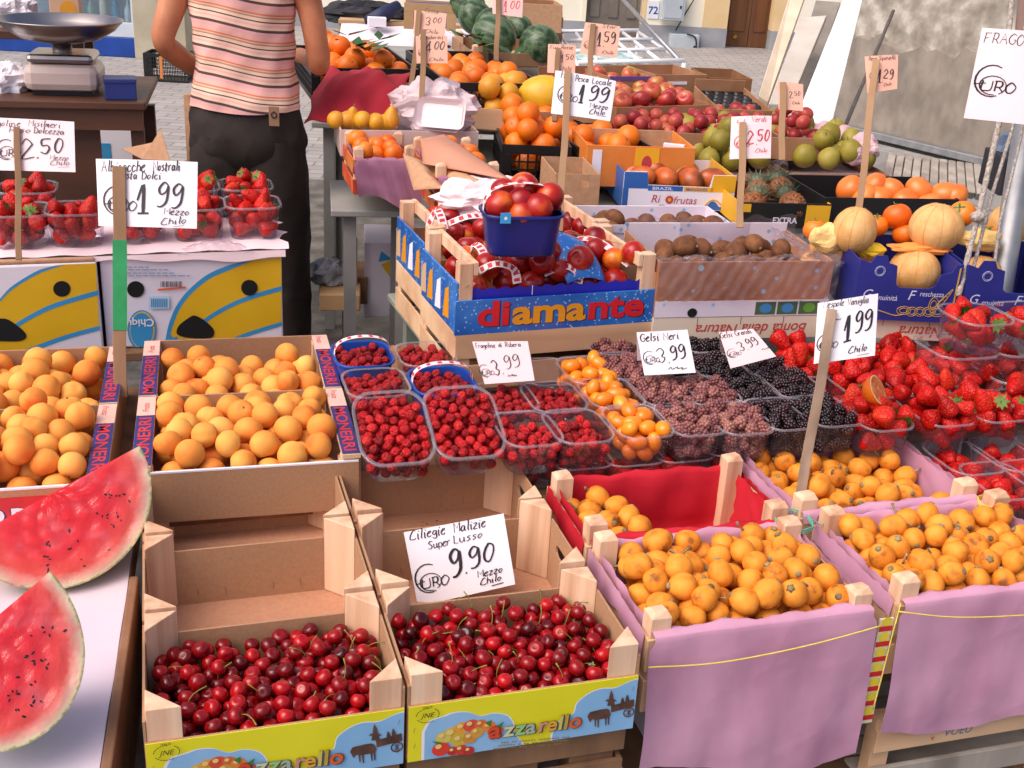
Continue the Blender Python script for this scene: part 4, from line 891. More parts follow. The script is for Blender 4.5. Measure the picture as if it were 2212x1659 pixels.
c, m, P = banana_box(BB, 'white and yellow banana carton under the right strawberries', d1)
circ = lambda cx, cy, rx, ry, n=22: [(cx+rx*math.cos(2*PI*k/n), cy+ry*math.sin(2*PI*k/n)) for k in range(n)]
for i, (q, mm) in enumerate(((circ(825, 342, 52, 50), DARK), (circ(1516, 332, 50, 48), DARK), (circ(862, 590, 86, 122, 30), BB2), (circ(864, 588, 76, 112, 30), YB), (circ(862, 590, 70, 105, 30), BB2), ([(905, 385), (1030, 382), (1030, 458), (905, 462)], mat('pale_blue_print', '#B8D0E4', .5)),
                               ([(958, 338), (1130, 324), (1130, 335), (958, 350)], mat('orange_print', '#E0603A', .5)))):
    m.poly([(min(max(x, .001), BB.W-.001), max(z, .001)) for x, z in P(q)], mm, XZ(.0030+.0003*i))
for k in range(16):
    x = 975+k*8.6; m.poly(P([(x, 292), (x+(5 if k % 3 else 2.5), 292), (x+(5 if k % 3 else 2.5), 326), (x, 328)]), INK, XZ(.0056))
for k in range(9): x = 918+k*11.5; m.poly(P([(x, 396), (x+6, 396), (x+6, 450), (x, 450)]), BB2, XZ(.0056))
for y, a, b in ((202, 690, 900), (218, 690, 1015), (238, 690, 1045), (254, 690, 1145)):
    x = a
    while x < b: l = random.uniform(18, 46); m.poly(P([(x, y), (x+l, y), (x+l, y+8), (x, y+8)]), mat('pale_text', '#9AA4C0', .6), XZ(.0056)); x += l+9
# upside-down lettering of the oval
x, z = P([(935, 520)])[0]; text(m, 'Chiquita', .03, WHITE, XZ(.0058) @ Matrix.Translation((x, z, 0)) @ Matrix.Rotation(PI, 4, 'Z'), .02, 0)
m.build('printed_design', c)
d2 = [(smooth([(-60, 470), (0, 400), (60, 335), (140, 280), (240, 225), (330, 200), (400, 190)], 3)+[(604, 172), (604, 588), (480, 615), (380, 645), (250, 695), (60, 760), (-60, 760)], YB),
      (smooth([(-60, 470), (0, 400), (60, 335), (140, 280), (240, 225), (330, 203)], 3)+list(reversed(smooth([(-60, 490), (0, 420), (60, 357), (150, 296), (260, 238), (395, 196)], 3))), BB2),
      (strip(smooth([(60, 590), (170, 520), (300, 455), (450, 405), (604, 362)], 4), 30), BB2), (strip(smooth([(60, 755), (200, 705), (350, 650), (480, 610), (604, 578)], 3), 26), BB2),
      (circ(376, 340, 53, 48), DARK), (smooth([(-60, 530), (30, 520), (100, 560), (155, 610), (150, 645), (90, 660), (-60, 655)], 3), DARK)]
c, m, P = banana_box(BL, 'white and yellow banana carton at the left edge', d2); m.build('printed_design', c)
# paper sheet and strawberry punnets on the cartons
ph = BB.z+.0135
def shp(a, b):
    x = -BB.W-.02+(2*BB.W+.04)*a+.02*b*0; y = -.006+.34*b
    if a > .97: x += .012*math.sin(b*17)+.01*math.sin(b*41)
    return tuple(BB.p(x, y, BB.h+.0165+.002*math.sin(a*50)+.0015*math.sin(b*20)))
m = MB(); m.grid(shp, 60, 10, PINKP); m.grid(lambda a, b: tuple(BB.p(-BB.W-.02+(2*BB.W+.03)*a, -.006-.004*b, BB.h+.0125-(.018+.006*math.sin(a*9)+.004*math.sin(a*31))*b)), 60, 2, PINKP)
tag(m.build('paper_sheet', smooth=True), 'pale pink paper sheet under the strawberry punnets on banana cartons', 'paper')
SP = 'strawberry punnets on the banana cartons'; zt = ph+.098
ls = [('far right, beside the man', (545, 434)), ('second from right, behind white price card', (425, 437)), ('behind the stake of the 1,99 card', (300, 441)), ('between the two price cards', (163, 447)), ('at the left photo edge', (42, 450))]
for i, (lb, px) in enumerate(ls):
    T = tub(px, zt, 'clear punnet of strawberries on banana carton, '+lb, SP, .15, .15, .095)
    fill_tub(T, P_SN, .022, 19, 'red strawberry in a clear punnet on the banana cartons', 'strawberry', 'strawberries on the banana cartons', 'any', 40+i, .035, z0=.006)
for i, (lb, px) in enumerate((('right', (530, 396)), ('middle', (415, 398)), ('left', (300, 402)), ('far left', (60, 402)))):
    T = tub(px, zt+.012, f'clear punnet of strawberries in the back row, {lb}', SP, .15, .15, .095)
    fill_tub(T, P_SB, .022, 11, 'red strawberry in a clear punnet on the banana cartons', 'strawberry', 'strawberries on the banana cartons', 'any', 50+i, .04, z0=.045)
m = MB(); m.grid(lambda a, b: tuple(BB.p(BB.W*.42+.2*a, -.012+.06*b, BB.h+.008+.03*math.sin(PI*a)*(.4+.6*math.sin(PI*b))+.004*math.sin(a*40+b*9))), 30, 8, FILMW); tag(m.build('plastic_wrap', smooth=True), 'crumpled clear plastic wrap on the banana carton edge', 'plastic wrap')
slab('stall_table', 'wooden trestle table under the banana cartons', S0, ab(BL.base)[0]-.02, ab(BL.base)[1]-.0, ab(BB.base)[0]+BB.W, ab(BB.base)[1]+.36, BB.base.z-.003)
# ------------------------------------------------------------------ watermelon slices on the cloth covered tray
TZ = .47; e0 = at(298, 1262, TZ); e1 = at(243, 1659, TZ); ty = math.atan2(-(e0-e1).x, (e0-e1).y); TF = Fr(o=(e1.x, e1.y, 0), yaw=ty, W=1, depth=1); TL_ = (e0-e1).length
CLOTH = mat('white_oilcloth_pink_sheen', ['#C9BFD2', '#D8CEDD', '#E0CCD4'], .35, 2.5, 0, .2, 8)  # white cloth, pink reflections blended into the base colour
TRIM = mat('brown_board_edge', ['#7E5A42', '#8E6A50'], .75, 20)
t = thing('stall_table', 'cloth covered tray table carrying the watermelon slices', 'table', TF.base, TF.yaw)
MB().box((-.95, -.3, TZ-.05), (-.0165, TL_+.25, TZ-.012), CARD).build('table_top', t)
MB().box((-.016, -.3, TZ-.2), (0, TL_+.02, TZ+.006), TRIM).build('tray_rim', t, bevel=.003)
for x in (-.9, -.12):
    for y in (-.2, TL_+.1): MB().box((x, y, 0), (x+.05, y+.05, TZ-.05), OLDWOOD).build('leg', t)
m = MB(); m.grid(lambda a, b: (-.95+.932*a, -.3+(TL_+.5)*b, TZ+.0+.003*math.sin(a*13+b*7)+.002*math.sin(b*29-a*11)), 40, 40, CLOTH)
o = m.build('tablecloth', smooth=True); o.matrix_world = TF.M; tag(o, 'white oilcloth with painted pinkish sheen under the watermelon slices', 'tablecloth')
def melon_mat():
    m = bpy.data.materials.new('watermelon_flesh'); m.use_nodes = True; n = m.node_tree.nodes; L = m.node_tree.links.new; b = n['Principled BSDF']
    at_ = n.new('ShaderNodeAttribute'); at_.attribute_name = 'rad'; nz = n.new('ShaderNodeTexNoise'); nz.inputs['Scale'].default_value = 30; nz.inputs['Detail'].default_value = 6
    ad = n.new('ShaderNodeMath'); ad.operation = 'MULTIPLY_ADD'; ad.inputs[1].default_value = .07; L(nz.outputs[0], ad.inputs[0]); L(at_.outputs['Fac'], ad.inputs[2])
    rp = n.new('ShaderNodeValToRGB'); e = rp.color_ramp.elements
    for p, c in ((.0, '#EE1C28'), (.62, '#EE3036'), (.84, '#F05A4C'), (.93, '#EEB49C'), (.975, '#E4D8B0'), (1.0, '#8A9A4A')):
        if p == 0: e[0].position = 0; e[0].color = lin(c)
        elif p == 1: e[-1].position = 1; e[-1].color = lin(c)
        else: q = e.new(p); q.color = lin(c)
    sb = n.new('ShaderNodeMath'); sb.operation = 'SUBTRACT'; sb.inputs[1].default_value = .035; L(ad.outputs[0], sb.inputs[0]); L(sb.outputs[0], rp.inputs[0])
    nz2 = n.new('ShaderNodeTexNoise'); nz2.inputs['Scale'].default_value = 7; nz2.inputs['Detail'].default_value = 5
    mr = n.new('ShaderNodeMapRange'); mr.inputs[1].default_value = .5; mr.inputs[2].default_value = .75; mr.inputs[4].default_value = .6; L(nz2.outputs[0], mr.inputs[0])
    mx = n.new('ShaderNodeMix'); mx.data_type = 'RGBA'; L(mr.outputs[0], mx.inputs[0]); L(rp.outputs[0], mx.inputs[6]); mx.inputs[7].default_value = lin('#F0787C'); L(mx.outputs[2], b.inputs['Base Color'])
    b.inputs['Roughness'].default_value = .3; bp = n.new('ShaderNodeBump'); bp.inputs['Strength'].default_value = .25; bp.inputs['Distance'].default_value = .004; L(nz.outputs[0], bp.inputs['Height']); L(bp.outputs[0], b.inputs['Normal'])
    return m
FLESH = melon_mat(); RIND = mat('watermelon_rind', ['#3E5A2A', '#6E8A4A', '#8FA86A'], .35, 9, 0, stretch=(1, 1, 1)); SEED = mat('seed', '#1A0E0C', .3)
CLING = film('cling_film', '#FBF6FA', .0, .16, 1.0, 9, .022, .45)
def wedge(label, tip, center, a_px, b_px, D, dihed, lean=0, fwd=0):
    """slice of watermelon: flat cut face towards the customer, rind behind and below"""
    C = atD(*center, D); s = D/FPX; A = a_px*s; B = b_px*s
    v = Vector((tip[0]-center[0], tip[1]-center[1])); v.normalize()
    dv = (CAM-C).normalized(); r2 = CR-dv*CR.dot(dv); r2.normalize(); u2 = dv.cross(r2)
    X = (r2*v.x-u2*v.y); E1 = r2*(-v.y)-u2*v.x
    if E1.z > 0: E1 = -E1
    N_ = X.cross(E1).normalized()
    if N_.dot(CAM-C) < 0: N_ = -N_
    Rm = Matrix.Rotation(lean, 3, X); E1 = Rm @ E1; N_ = Rm @ N_
    E2 = -N_; root = thing('watermelon_slice', label, 'watermelon', C)
    nphi, nr = 48, 14; m = MB(); rad = []
    rr = [0, .15, .3, .45, .6, .72, .82, .88, .92, .95, .97, .985, .995, 1]
    def pt(r, phi, th): return (X*(A*math.cos(phi))+(E1*math.cos(th)+E2*math.sin(th))*(B*math.sin(phi)))*r
    for th in (0, dihed):
        vs = [pt(r, PI*k/nphi, th) for r in rr for k in range(nphi+1)]; W = nphi+1
        m.add(vs, [(j*W+k, j*W+k+1, (j+1)*W+k+1, (j+1)*W+k) for j in range(len(rr)-1) for k in range(nphi)], FLESH); rad += [r for r in rr for k in range(nphi+1)]
    me = m.build('flesh', root); at2 = me.data.attributes.new('rad', 'FLOAT', 'POINT'); at2.data.foreach_set('value', rad)
    m = MB(); m.grid(lambda u, w_: pt(1, PI*u, dihed*w_), nphi, 16, RIND); m.build('rind', root, smooth=True)
    m = MB(); rd = random.Random(len(label))
    for k in range(34):
        ph = PI*rd.choice([.18, .3, .32, .45, .5, .55, .68])+rd.gauss(0, .05); r = rd.gauss(.62, .09); p = pt(r, ph, 0)+N_*.0006; a = rd.uniform(0, 6); u = X*math.cos(a)+E1*math.sin(a); w_ = X*-math.sin(a)+E1*math.cos(a); q = rd.uniform(.6, 1)
        T = Matrix((u, w_, N_)).transposed().to_4x4(); T.translation = p; b = MB(); ovoid(b, .0017*q, SEED, rz=.0034*q, n=8, k=5)
        m.add([T @ Vector((z, x, y*.5)) for x, y, z in b.v], b.f, SEED)
    m.build('seeds', root, smooth=True)
    m = MB(); m.grid(lambda u, w_: pt(1.003*max(w_, .02), PI*u, 0)+N_*(.004+.0018*math.sin(u*34+w_*22+2*math.sin(u*9))+.0016*math.sin(w_*29-u*25)), 90, 30, CLING); m.build('cling_film', root, smooth=True)
    return root
def Dat(px, z): return (at(*px, z)-CAM).dot(_F)
wedge('larger watermelon slice behind, half disc of pink red flesh under film', (290, 960), (112, 1066), 207, 206, Dat((116, 1266), TZ)-.02, R_(62), lean=R_(0))
wedge('nearer watermelon slice at the lower left, under shiny film', (85, 1232), (-66, 1382), 213, 262, Dat((-20, 1650), TZ)-.06, R_(60))
# ------------------------------------------------------------------ price cards on the left
sign([(-62, 252), (160, 263), (163, 372), (-62, 367)], 2.84, 'pale pink card priced 2,50 on thin stake at the left edge', [('Fragoline', (-40, 272), (48, 275), 13, .09), ('Misilmeri', (64, 273), (132, 278), 13, .09), ('Riso', (20, 287), (70, 289), 12), ('Dolcezza', (74, 289), (140, 293), 13), ('€', (-5, 346), 0, 44),
     ('2', (48, 345), (82, 343), 42, .06), (',', (80, 343), (88, 343), 22), ('50', (88, 336), (140, 332), 32, .09), ('Mezzo', (108, 349), (148, 351), 11), ('Chilo', (108, 361), (150, 362), 11), ('_', (124, 367), (152, 366), 8)], PINKP, ((37, 275), (41, 562), 13))
rt = sign([(207, 343), (427, 350), (425, 494), (213, 488)], 2.62, 'large white apricot card priced 1,99 on half green stake', [('Albicocche', (220, 371), (318, 371), 23, .09), ('Nostrali', (334, 370), (392, 369), 20, .1), ('Pasta', (258, 386), (300, 388), 17), ('Dolci', (308, 388), (352, 388), 16, .1), ('€', (228, 464), 0, 62),
     ('1', (288, 462), (336, 460), 62, .09), ('99', (340, 440), (402, 444), 46, .08), ('.', (350, 462), (354, 462), 12), ('Mezzo', (360, 464), (416, 466), 14, .12), ('Chilo', (354, 487), (412, 483), 14, .12), ('_', (380, 491), (410, 488), 10)], WHITE, ((258, 360), (260, 858), 27))
root, T, L_, w2 = rt
GP = mat('green_paint', ['#1E8A4E', '#2A9A5A'], .55, 20, 0, .2, 60)
m = MB(); m.box((-w2-.0012, -.0065, L_*.29), (w2+.0012, .0065, L_*.68), GP, T); m.build('paint_band', root)
# ------------------------------------------------------------------ scale table at the left back
TBW = mat('dark_brown_table', ['#3E241A', '#50301F', '#5E3A28'], .5, 8, 0, .2, 40, stretch=(.15, 1, 1))
SF = Fr((-80, 214), (313, 222), 1.0, depth=.55, h=0); t = thing('scale_table', 'dark brown wooden table carrying the steel scale', 'table', (SF.o.x, SF.o.y, 0), SF.yaw); W = SF.W
MB().box((0, 0, .975), (W, .55, 1.0), TBW).build('table_top', t, bevel=.004); MB().box((.01, .012, .91), (W-.01, .03, .974), TBW).build('apron', t)
MB().box((.0, .05, .62), (W*.72, .065, .91), TBW).build('side_board', t)
for x in (.012, W-.052):
    for y in (.03, .48): MB().box((x, y, 0), (x+.04, y+.04, .91), TBW).build('leg', t)
def onS(px, back=.2): return SF.o+SF.u*0 if False else at(*px, 1.0)
DS = (at(145, 214, 1.0)-CAM).dot(_F)+.12
sc = atD(145, 217, DS); sc.z = 1.001
t = thing('weighing_scale', 'old steel market scale with round dish', 'scale', sc, SF.yaw)
q = .3*DS/3.6
m = MB(); m.box((-.112, -.09, .012), (.112, .12, .095), mat('cream_enamel', ['#B9A49C', '#C8B6AE'], .3, 6)); m.build('scale_body', t, bevel=.025)
m = MB(); m.box((-.1, -.08, .0975), (.1, .11, .125), STEEL); m.build('weighing_plate', t, bevel=.02); MB().box((-.09, -.07, .0), (.09, .1, .012), BLACKPL).build('scale_foot', t)
m = MB(); m.lathe([(.03, .126), (.03, .15), (.05, .152)], STEEL, 16); m.build('dish_neck', t, smooth=True)
m = MB(); m.lathe([(0, .153), (.06, .155), (.12, .168), (.165, .195), (.188, .225), (.192, .226), (.189, .221), (.166, .198), (.12, .172), (.06, .159), (0, .157)], STEEL, 36); m.build('scale_dish', t, smooth=True)
def crumple(name, label, c, sx, sy, sz, m, cat, seed=0, n=18, fq=1.5):
    rd = np.random.default_rng(seed); ph = rd.uniform(0, 6, 8); mb = MB(); Dn = rd.normal(size=(14, 3)); Dn /= np.linalg.norm(Dn, axis=1)[:, None]
    def fn(a, b):
        th = 2*PI*a; p = PI*(b*.98+.01)-PI/2; u_ = np.array((math.cos(p)*math.cos(th), math.cos(p)*math.sin(th), math.sin(p))); r = .72+.085*float(np.abs(np.sin(fq*(2.2+np.arange(14)*.25)*(Dn @ u_)+ph[0])).sum()-6)
        return (sx*math.cos(p)*math.cos(th)*r, sy*math.cos(p)*math.sin(th)*r, sz*(math.sin(p)*r))
    mb.grid(fn, n*2, n, m); o = mb.build(name, smooth=False); o.location = c; return tag(o, label, cat)
crumple('paper_bag', 'crumpled white paper bags behind the scale at the left edge', atD(22, 178, DS-.02)+Vector((0, .0, 0)), .07, .1, .065, WHITE, 'paper bag', 3)
crumple('plastic_bag', 'pale crumpled plastic bag above the scale dish at the left', atD(28, 28, 4.45), .1, .1, .075, mat('white_bag', ['#C8C4CC', '#DAD6DE'], .35, 6), 'plastic bag', 5)
bx = atD(264, 222, DS-.06); bx.z = 1.001; t = thing('blue_box', 'small blue box on the table right of the scale', 'box', bx, SF.yaw+.12); MB().box((-.05, -.03, 0), (.045, .06, .058), mat('blue_carton', ['#1C2C6A', '#24367C'], .45, 6)).build('box_body', t, bevel=.003); MB().box((-.052, -.032, .05), (.047, .062, .064), MC['blue_carton']).build('box_lid', t, bevel=.003)
# things behind the scale: fridge, jar box, crates
bx = atD(145, 62, 4.3); t = slab('back_stand', 'tall dark wooden stand behind the scale', Fr(o=(bx.x-.5, bx.y-.06, 0), yaw=SF.yaw, W=.6, depth=.4), 0, 0, .58, .4, bx.z-.021, .03, TBW)
bx = atD(145, 62, 4.3); t = thing('cardboard_box', 'tan carton with printed pear and dark base band behind scale', 'carton', bx, SF.yaw); MB().box((-.055, 0, 0), (.05, .08, .25), mat('tan_carton', ['#C89A7A', '#D2A888'], .6, 6)).build('carton_body', t, bevel=.003)
MB().box((-.056, -.001, -.02), (.051, .081, -.0005), BLACKPL).build('base_band', t); m = MB(); m.poly([(x*.03+.01, z*.04+.06) for x, z in circ(0, 0, 1, 1, 14)], LEM, XZ(.001)); m.build('printed_pear', t)
FZ = Fr(o=(at(300, 128, 0).x-2, at(300, 128, 0).y, 0), yaw=R_(2), W=1, depth=.6)
X0, ZT = onface(FZ, (80, -60)); X1, Z0 = onface(FZ, z1(950, 250)); _, Zb = onface(FZ, z1(950, 385)); XL = onface(FZ, z1(-100, 200))[0]
t = thing('drinks_fridge', 'white framed glass fridge with blue base behind the scale', 'fridge', FZ.base, FZ.yaw); FRM = mat('fridge_frame', ['#B8C4D0', '#C6D0DA'], .4, 4)
MB().box((XL, 0, 0), (X1, .6, Z0-.001), BLUEPL).build('fridge_base', t, bevel=.01)
m = MB(); m.box((XL, 0, Z0), (X1, .04, Z0+.14), FRM); m.box((X1-.14, 0, Z0+.14), (X1, .04, ZT), FRM); m.box((XL, .05, Z0), (X1, .6, Z0+.06), FRM); m.box((X1-.04, .04, Z0+.06), (X1, .6, ZT), FRM); m.box((XL, .56, Z0+.06), (X1-.04, .6, ZT), FRM); m.build('fridge_frame', t, bevel=.006)
m = MB(); m.box((XL, .012, Z0+.14), (X1-.14, .018, ZT), film('fridge_glass', '#D8E8F0', .06, .03)); m.build('glass_door', t)
for k in range(2): MB().box((XL+.02, .06, Z0+.12+k*.3), (X1-.08, .52, Z0+.135+k*.3), FRM).build('shelf', t)
bc = ['#C8D0D8', '#4A8AA8', '#D8D0B8', '#8FB0A0', '#B84A3A', '#DDE2E8']
for k in range(12):
    x = X1-.2-.12*(k % 6); z = Z0+.136+.3*(k//6); h_ = .2+.05*(k*7 % 3)
    o = MB().lathe([(0, 0), (.034, 0), (.036, .01), (.036, h_*.6), (.014, h_*.8), (.014, h_), (0, h_)], mat('bottle_'+bc[k % 6][1:], bc[k % 6], .3), 12).build('bottle', smooth=True)
    o.location = FZ.p(x, .12, z); tag(o, 'small bottle standing behind the fridge glass', 'bottle', 'bottles in the fridge')
def plastic_crate(fr, label, group=None, label_cols=None, cols=9, rows=3, m=None):
    """black plastic crate: frame bars and lattice walls with openings"""
    W, D, h = fr.W, fr.D, fr.h; m = m or BLACKPL; c = thing('plastic_crate', label, 'crate', fr.base, fr.yaw, group); t = .008
    def wall(nm, T, L):
        b = MB(); b.box((0, 0, h-.03), (L, t, h), m, T); b.box((0, 0, 0), (L, t, .018), m, T); n_ = max(3, int(L/.028)); n2 = max(2, int(h/.04))
        for k in range(n_+1): x = k*(L-.006)/n_; b.box((x, .001, .0185), (x+.006, t-.001, h-.0305), m, T)
        for k in range(1, n2): z = .018+(h-.05)*k/n2; b.box((.0065, .0022, z), (L-.0065, t-.0022, z+.006), m, T)
        b.box((0, -.002, h*.3), (.03, -.0005, h-.031), m, T); b.box((L-.03, -.002, h*.3), (L, -.0005, h-.031), m, T)
        b.build(nm, c)
    wall('front_wall', Matrix.Identity(4), W); wall('back_wall', Matrix.Translation((0, D-t, 0)), W)
    rz = Matrix.Rotation(PI/2, 4, 'Z'); wall('side_wall', Matrix.Translation((t, t+.001, 0)) @ rz, D-2*t-.002); wall('side_wall', Matrix.Translation((W, t+.001, 0)) @ rz, D-2*t-.002)
    MB().box((t, t, .002), (W-t, D-t, .008), m).build('crate_floor', c)
    return c
pc = at(*z1(935, 525), 0); pf = Fr(o=(pc.x, pc.y, .24), yaw=R_(3), W=.38, depth=.3, h=.24); c = plastic_crate(pf, 'black plastic crate with orange strip on the ground by the fridge'); MB().box((.14, -.006, .03), (.165, -.0035, .22), mat('orange_strip', '#D8803A', .5)).build('strip', c)
cx = at(*z1(1010, 388), 0); t = thing('carton', 'pale carton with cream slats stacked beside the fridge', 'carton', (cx.x, cx.y, 0), R_(3)); zz = .1
MB().box((-.2, 0, 0), (.3, .35, zz+.5), mat('pale_tan_carton', ['#A8A088', '#B8B09A'], .7, 5)).build('carton_body', t, bevel=.004)
for k in range(6): MB().box((-.199, -.002, zz+.52+k*.11), (.299, .35, zz+.61+k*.11), mat('cream_slat', ['#CFC0A0', '#DDD0B4'], .7, 6)).build('slat', t, bevel=.003)
cx = atD(*z1(1215, 1050), 4.6); t = thing('carton', 'open kraft carton standing behind the man', 'carton', (cx.x, cx.y, 0), R_(-10)); top = atD(*z1(1215, 585), 4.6).z
MB().box((0, 0, 0), (.3, .3, top), CARD).build('carton_body', t, bevel=.003); MB().box((-.002, -.002, top-.28), (.02, .302, top+.002), CARD).build('flap', t)
a, b, c_, d_ = [atD(*z1(*q), 3.35) for q in ((790, 965), (920, 1030), (1040, 835), (1100, 1040))]; m = MB(); P = [p-a for p in (a, b, c_, d_)]; m.add([P[0], P[1], P[1]*.5+P[2]*.5+Vector((0, .03, 0)), P[2], P[3]], [(0, 1, 2), (1, 4, 3, 2)], CARD); o = m.build('paper_sheet', solid=.002); o.location = a; tag(o, 'pointed scrap of kraft paper behind the 1,99 apricot card', 'paper')
cx = atD(*z1(720, 1010), 4.4); t = thing('carton', 'white carton with blue print under the scale table', 'carton', (cx.x, cx.y, 0), R_(10)); top = atD(*z1(720, 810), 4.4).z; MB().box((-.06, 0, 0), (.14, .25, top), WHITE).build('carton_body', t, bevel=.004); MB().box((-.04, -.002, top-.16), (.0, 0, top-.06), BB2).build('printed_band', t)
# ------------------------------------------------------------------ the man with his back turned
mp = at(532, 205, 1.02); MY = R_(4); SKIN = mat('tanned_skin', ['#B26E4C', '#C07C58', '#C88660'], .5, 12, 0, .05, 90, sss=.08)
man = thing('person', 'person in pink striped shirt and dark trousers seen from behind', 'person', (mp.x, mp.y, 0), MY); man.scale = (.91, .95, 1)
def skin(name, verts, edges, rad, m, parent, sub=2, root=0):
    me = bpy.data.meshes.new(name); me.from_pydata(verts, edges, []); o = bpy.data.objects.new(name, me); COL.objects.link(o)
    md = o.modifiers.new('s', 'SKIN'); md.use_smooth_shade = True
    for i, r_ in enumerate(rad): v = me.skin_vertices[0].data[i]; v.radius = r_ if isinstance(r_, tuple) else (r_, r_); v.use_root = (i == root)
    o.modifiers.new('u', 'SUBSURF').levels = sub; o.modifiers['u'].render_levels = sub; me.materials.append(m); o.parent = parent; return o
V = []; E = []; Rr = []
def jv(p, r_, pa=None):
    V.append(p); Rr.append(r_)
    if pa is not None: E.append((pa, len(V)-1))
    return len(V)-1
pel = jv((0, 0, .95), (.15, .1)); wa = jv((0, 0, 1.1), (.135, .09), pel); ch = jv((0, .0, 1.28), (.155, .1), wa); uc = jv((0, .0, 1.42), (.13, .09), ch); nk = jv((0, .01, 1.52), .055, uc); hd = jv((0, .03, 1.62), (.075, .09), nk); hd2 = jv((0, .03, 1.71), (.07, .085), hd); jv((0, .03, 1.76), (.045, .055), hd2)
for s in (-1, 1):
    sh = jv((s*.19, 0, 1.41), .06, uc)
    if s < 0: el = jv((-.275, -.06, 1.18), .043, sh); fo = jv((-.225, .1, 1.1), .036, el); wr = jv((-.16, .24, 1.04), .027, fo); ha = jv((-.12, .31, 1.02), (.034, .02), wr); dirn = Vector((.35, .9, -.2))
    else: ua = jv((.238, -.02, 1.28), .047, sh); el = jv((.265, -.035, 1.125), .042, ua); fo = jv((.24, .1, 1.12), .036, el); wr = jv((.18, .23, 1.12), .027, fo); ha = jv((.14, .29, 1.12), (.034, .02), wr); dirn = Vector((-.45, .85, .0))
    dirn.normalize(); side = dirn.cross(Vector((0, 0, 1))).normalized()*(-s); hp = Vector(V[ha])
    for k, (o_, l) in enumerate(((-.024, .062), (-.008, .074), (.008, .07), (.022, .055))):
        a = jv(tuple(hp+dirn*.03+side*o_), .009, ha); b = jv(tuple(hp+dirn*(.03+l*.5)+side*o_*1.1+Vector((0, 0, -.006))), .008, a); jv(tuple(hp+dirn*(.03+l*.9)+side*o_*1.1+Vector((0, 0, -.025))), .007, b)
    a = jv(tuple(hp-side*.03-dirn*.005), .011, ha); jv(tuple(hp-side*.05+dirn*.03+Vector((0, 0, -.01))), .008, a)
    hi = jv((s*.095, 0, .88), (.09, .1), pel); kn = jv((s*.105, .01, .49), .06, hi); an = jv((s*.11, -.03, .09), .04, kn); jv((s*.12, .11, .035), (.04, .03), an)
skin('body', V, E, Rr, SKIN, man)
HAIR = mat('dark_hair', ['#1E1612', '#30241C'], .6, 60, 0, .6, 80); m = MB(); ovoid(m, .092, HAIR, rz=.1, n=20, k=12, egg=.05); m.v = [(x, y*1.12+.015, z+1.72) for x, y, z in m.v if True]; m.build('hair', man, smooth=True)
m = MB(); ovoid(m, .014, SKIN, rz=.02, n=8, k=6); m.v = [(x, y+.135, z+1.655) for x, y, z in m.v]
for s in (-1, 1): b = MB(); ovoid(b, .014, SKIN, rz=.03, n=8, k=6); m.add([(x*.5+s*.088, y+.02, z+1.67) for x, y, z in b.v], b.f, SKIN)
fo_ = m.build('nose_and_ears', man, smooth=True)
m = MB()
for s in (-1, 1): b = MB(); ovoid(b, .011, WHITE, n=8, k=6); m.add([(x+s*.032, y+.118, z+1.685) for x, y, z in b.v], b.f, WHITE); m.add([(x*.5+s*.032, y*.5+.1255, z*.5+1.685) for x, y, z in b.v], b.f, INK)
m.build('eyes', man, smooth=True); m = MB(); m.tube([(-.022, .117, 1.615), (0, .124, 1.613), (.022, .117, 1.615)], .004, mat('lips', '#A8584A', .5), 6); m.build('mouth', man, smooth=True)
SHIRT = mat('striped_shirt', ['#E8B0A8', '#ECC0B4'], .8, 5, 0, .3, 30); creases(SHIRT, 6, .5, .015); n = SHIRT.node_tree.nodes; L = SHIRT.node_tree.links.new; b = n['Principled BSDF']; at_ = n.new('ShaderNodeAttribute'); at_.attribute_name = 'stripe'
rp = n.new('ShaderNodeValToRGB'); rp.color_ramp.interpolation = 'CONSTANT'; e = rp.color_ramp.elements; stops = [(0, '#E2AAA6'), (.14, '#54403E'), (.24, '#EBC6AE'), (.34, '#E6B2A8'), (.42, '#EBC6B4'), (.5, '#54403E'), (.545, '#EBC8AC'), (.66, '#A8887E'), (.71, '#E8B49C'), (.76, '#D87A52'), (.82, '#E6B0A6')]
e[0].color = lin(stops[0][1]); e[1].position = stops[1][0]; e[1].color = lin(stops[1][1])
for p, c in stops[2:]: q = e.new(p); q.color = lin(c)
fr_ = n.new('ShaderNodeMath'); fr_.operation = 'FRACT'; L(at_.outputs['Fac'], fr_.inputs[0]); L(fr_.outputs[0], rp.inputs[0]); L(rp.outputs[0], b.inputs['Base Color'])
def cloth(name, rings, m, parent, N=40, stripe=False, nz=.0035, sub=5, close=False):
    """fabric loft through (z, cx, cy, rx, ry) rings with soft folds"""
    Rg = smooth([tuple(r) for r in rings], sub); mb = MB(); st = []; W = N+1
    for i, (z, cx_, cy, rx, ry) in enumerate(Rg):
        for k in range(W):
            a = 2*PI*k/N; f = 1+(.02*math.sin(a*5+z*23)+.015*math.sin(a*9-z*37+1.3)+.012*math.sin(z*60+a*2))
            c, s_ = math.cos(a), math.sin(a); x = cx_+rx*f*math.copysign(abs(c)**.85, c); y = cy+ry*f*math.copysign(abs(s_)**.85, s_); zz = z+.004*math.sin(a*3+z*9)
            mb.v.append((x, y, zz)); st.append((zz+.11*x+.004*math.sin(x*20))/.082)
    mb.mi(m); nf = len(Rg)-1
    for i in range(nf):
        for k in range(N): mb.f.append((i*W+k, i*W+k+1, (i+1)*W+k+1, (i+1)*W+k)); mb.m.append(0)
    o = mb.build(name, parent, smooth=True)
    if stripe: at2 = o.data.attributes.new('stripe', 'FLOAT', 'POINT'); at2.data.foreach_set('value', st)
    return o
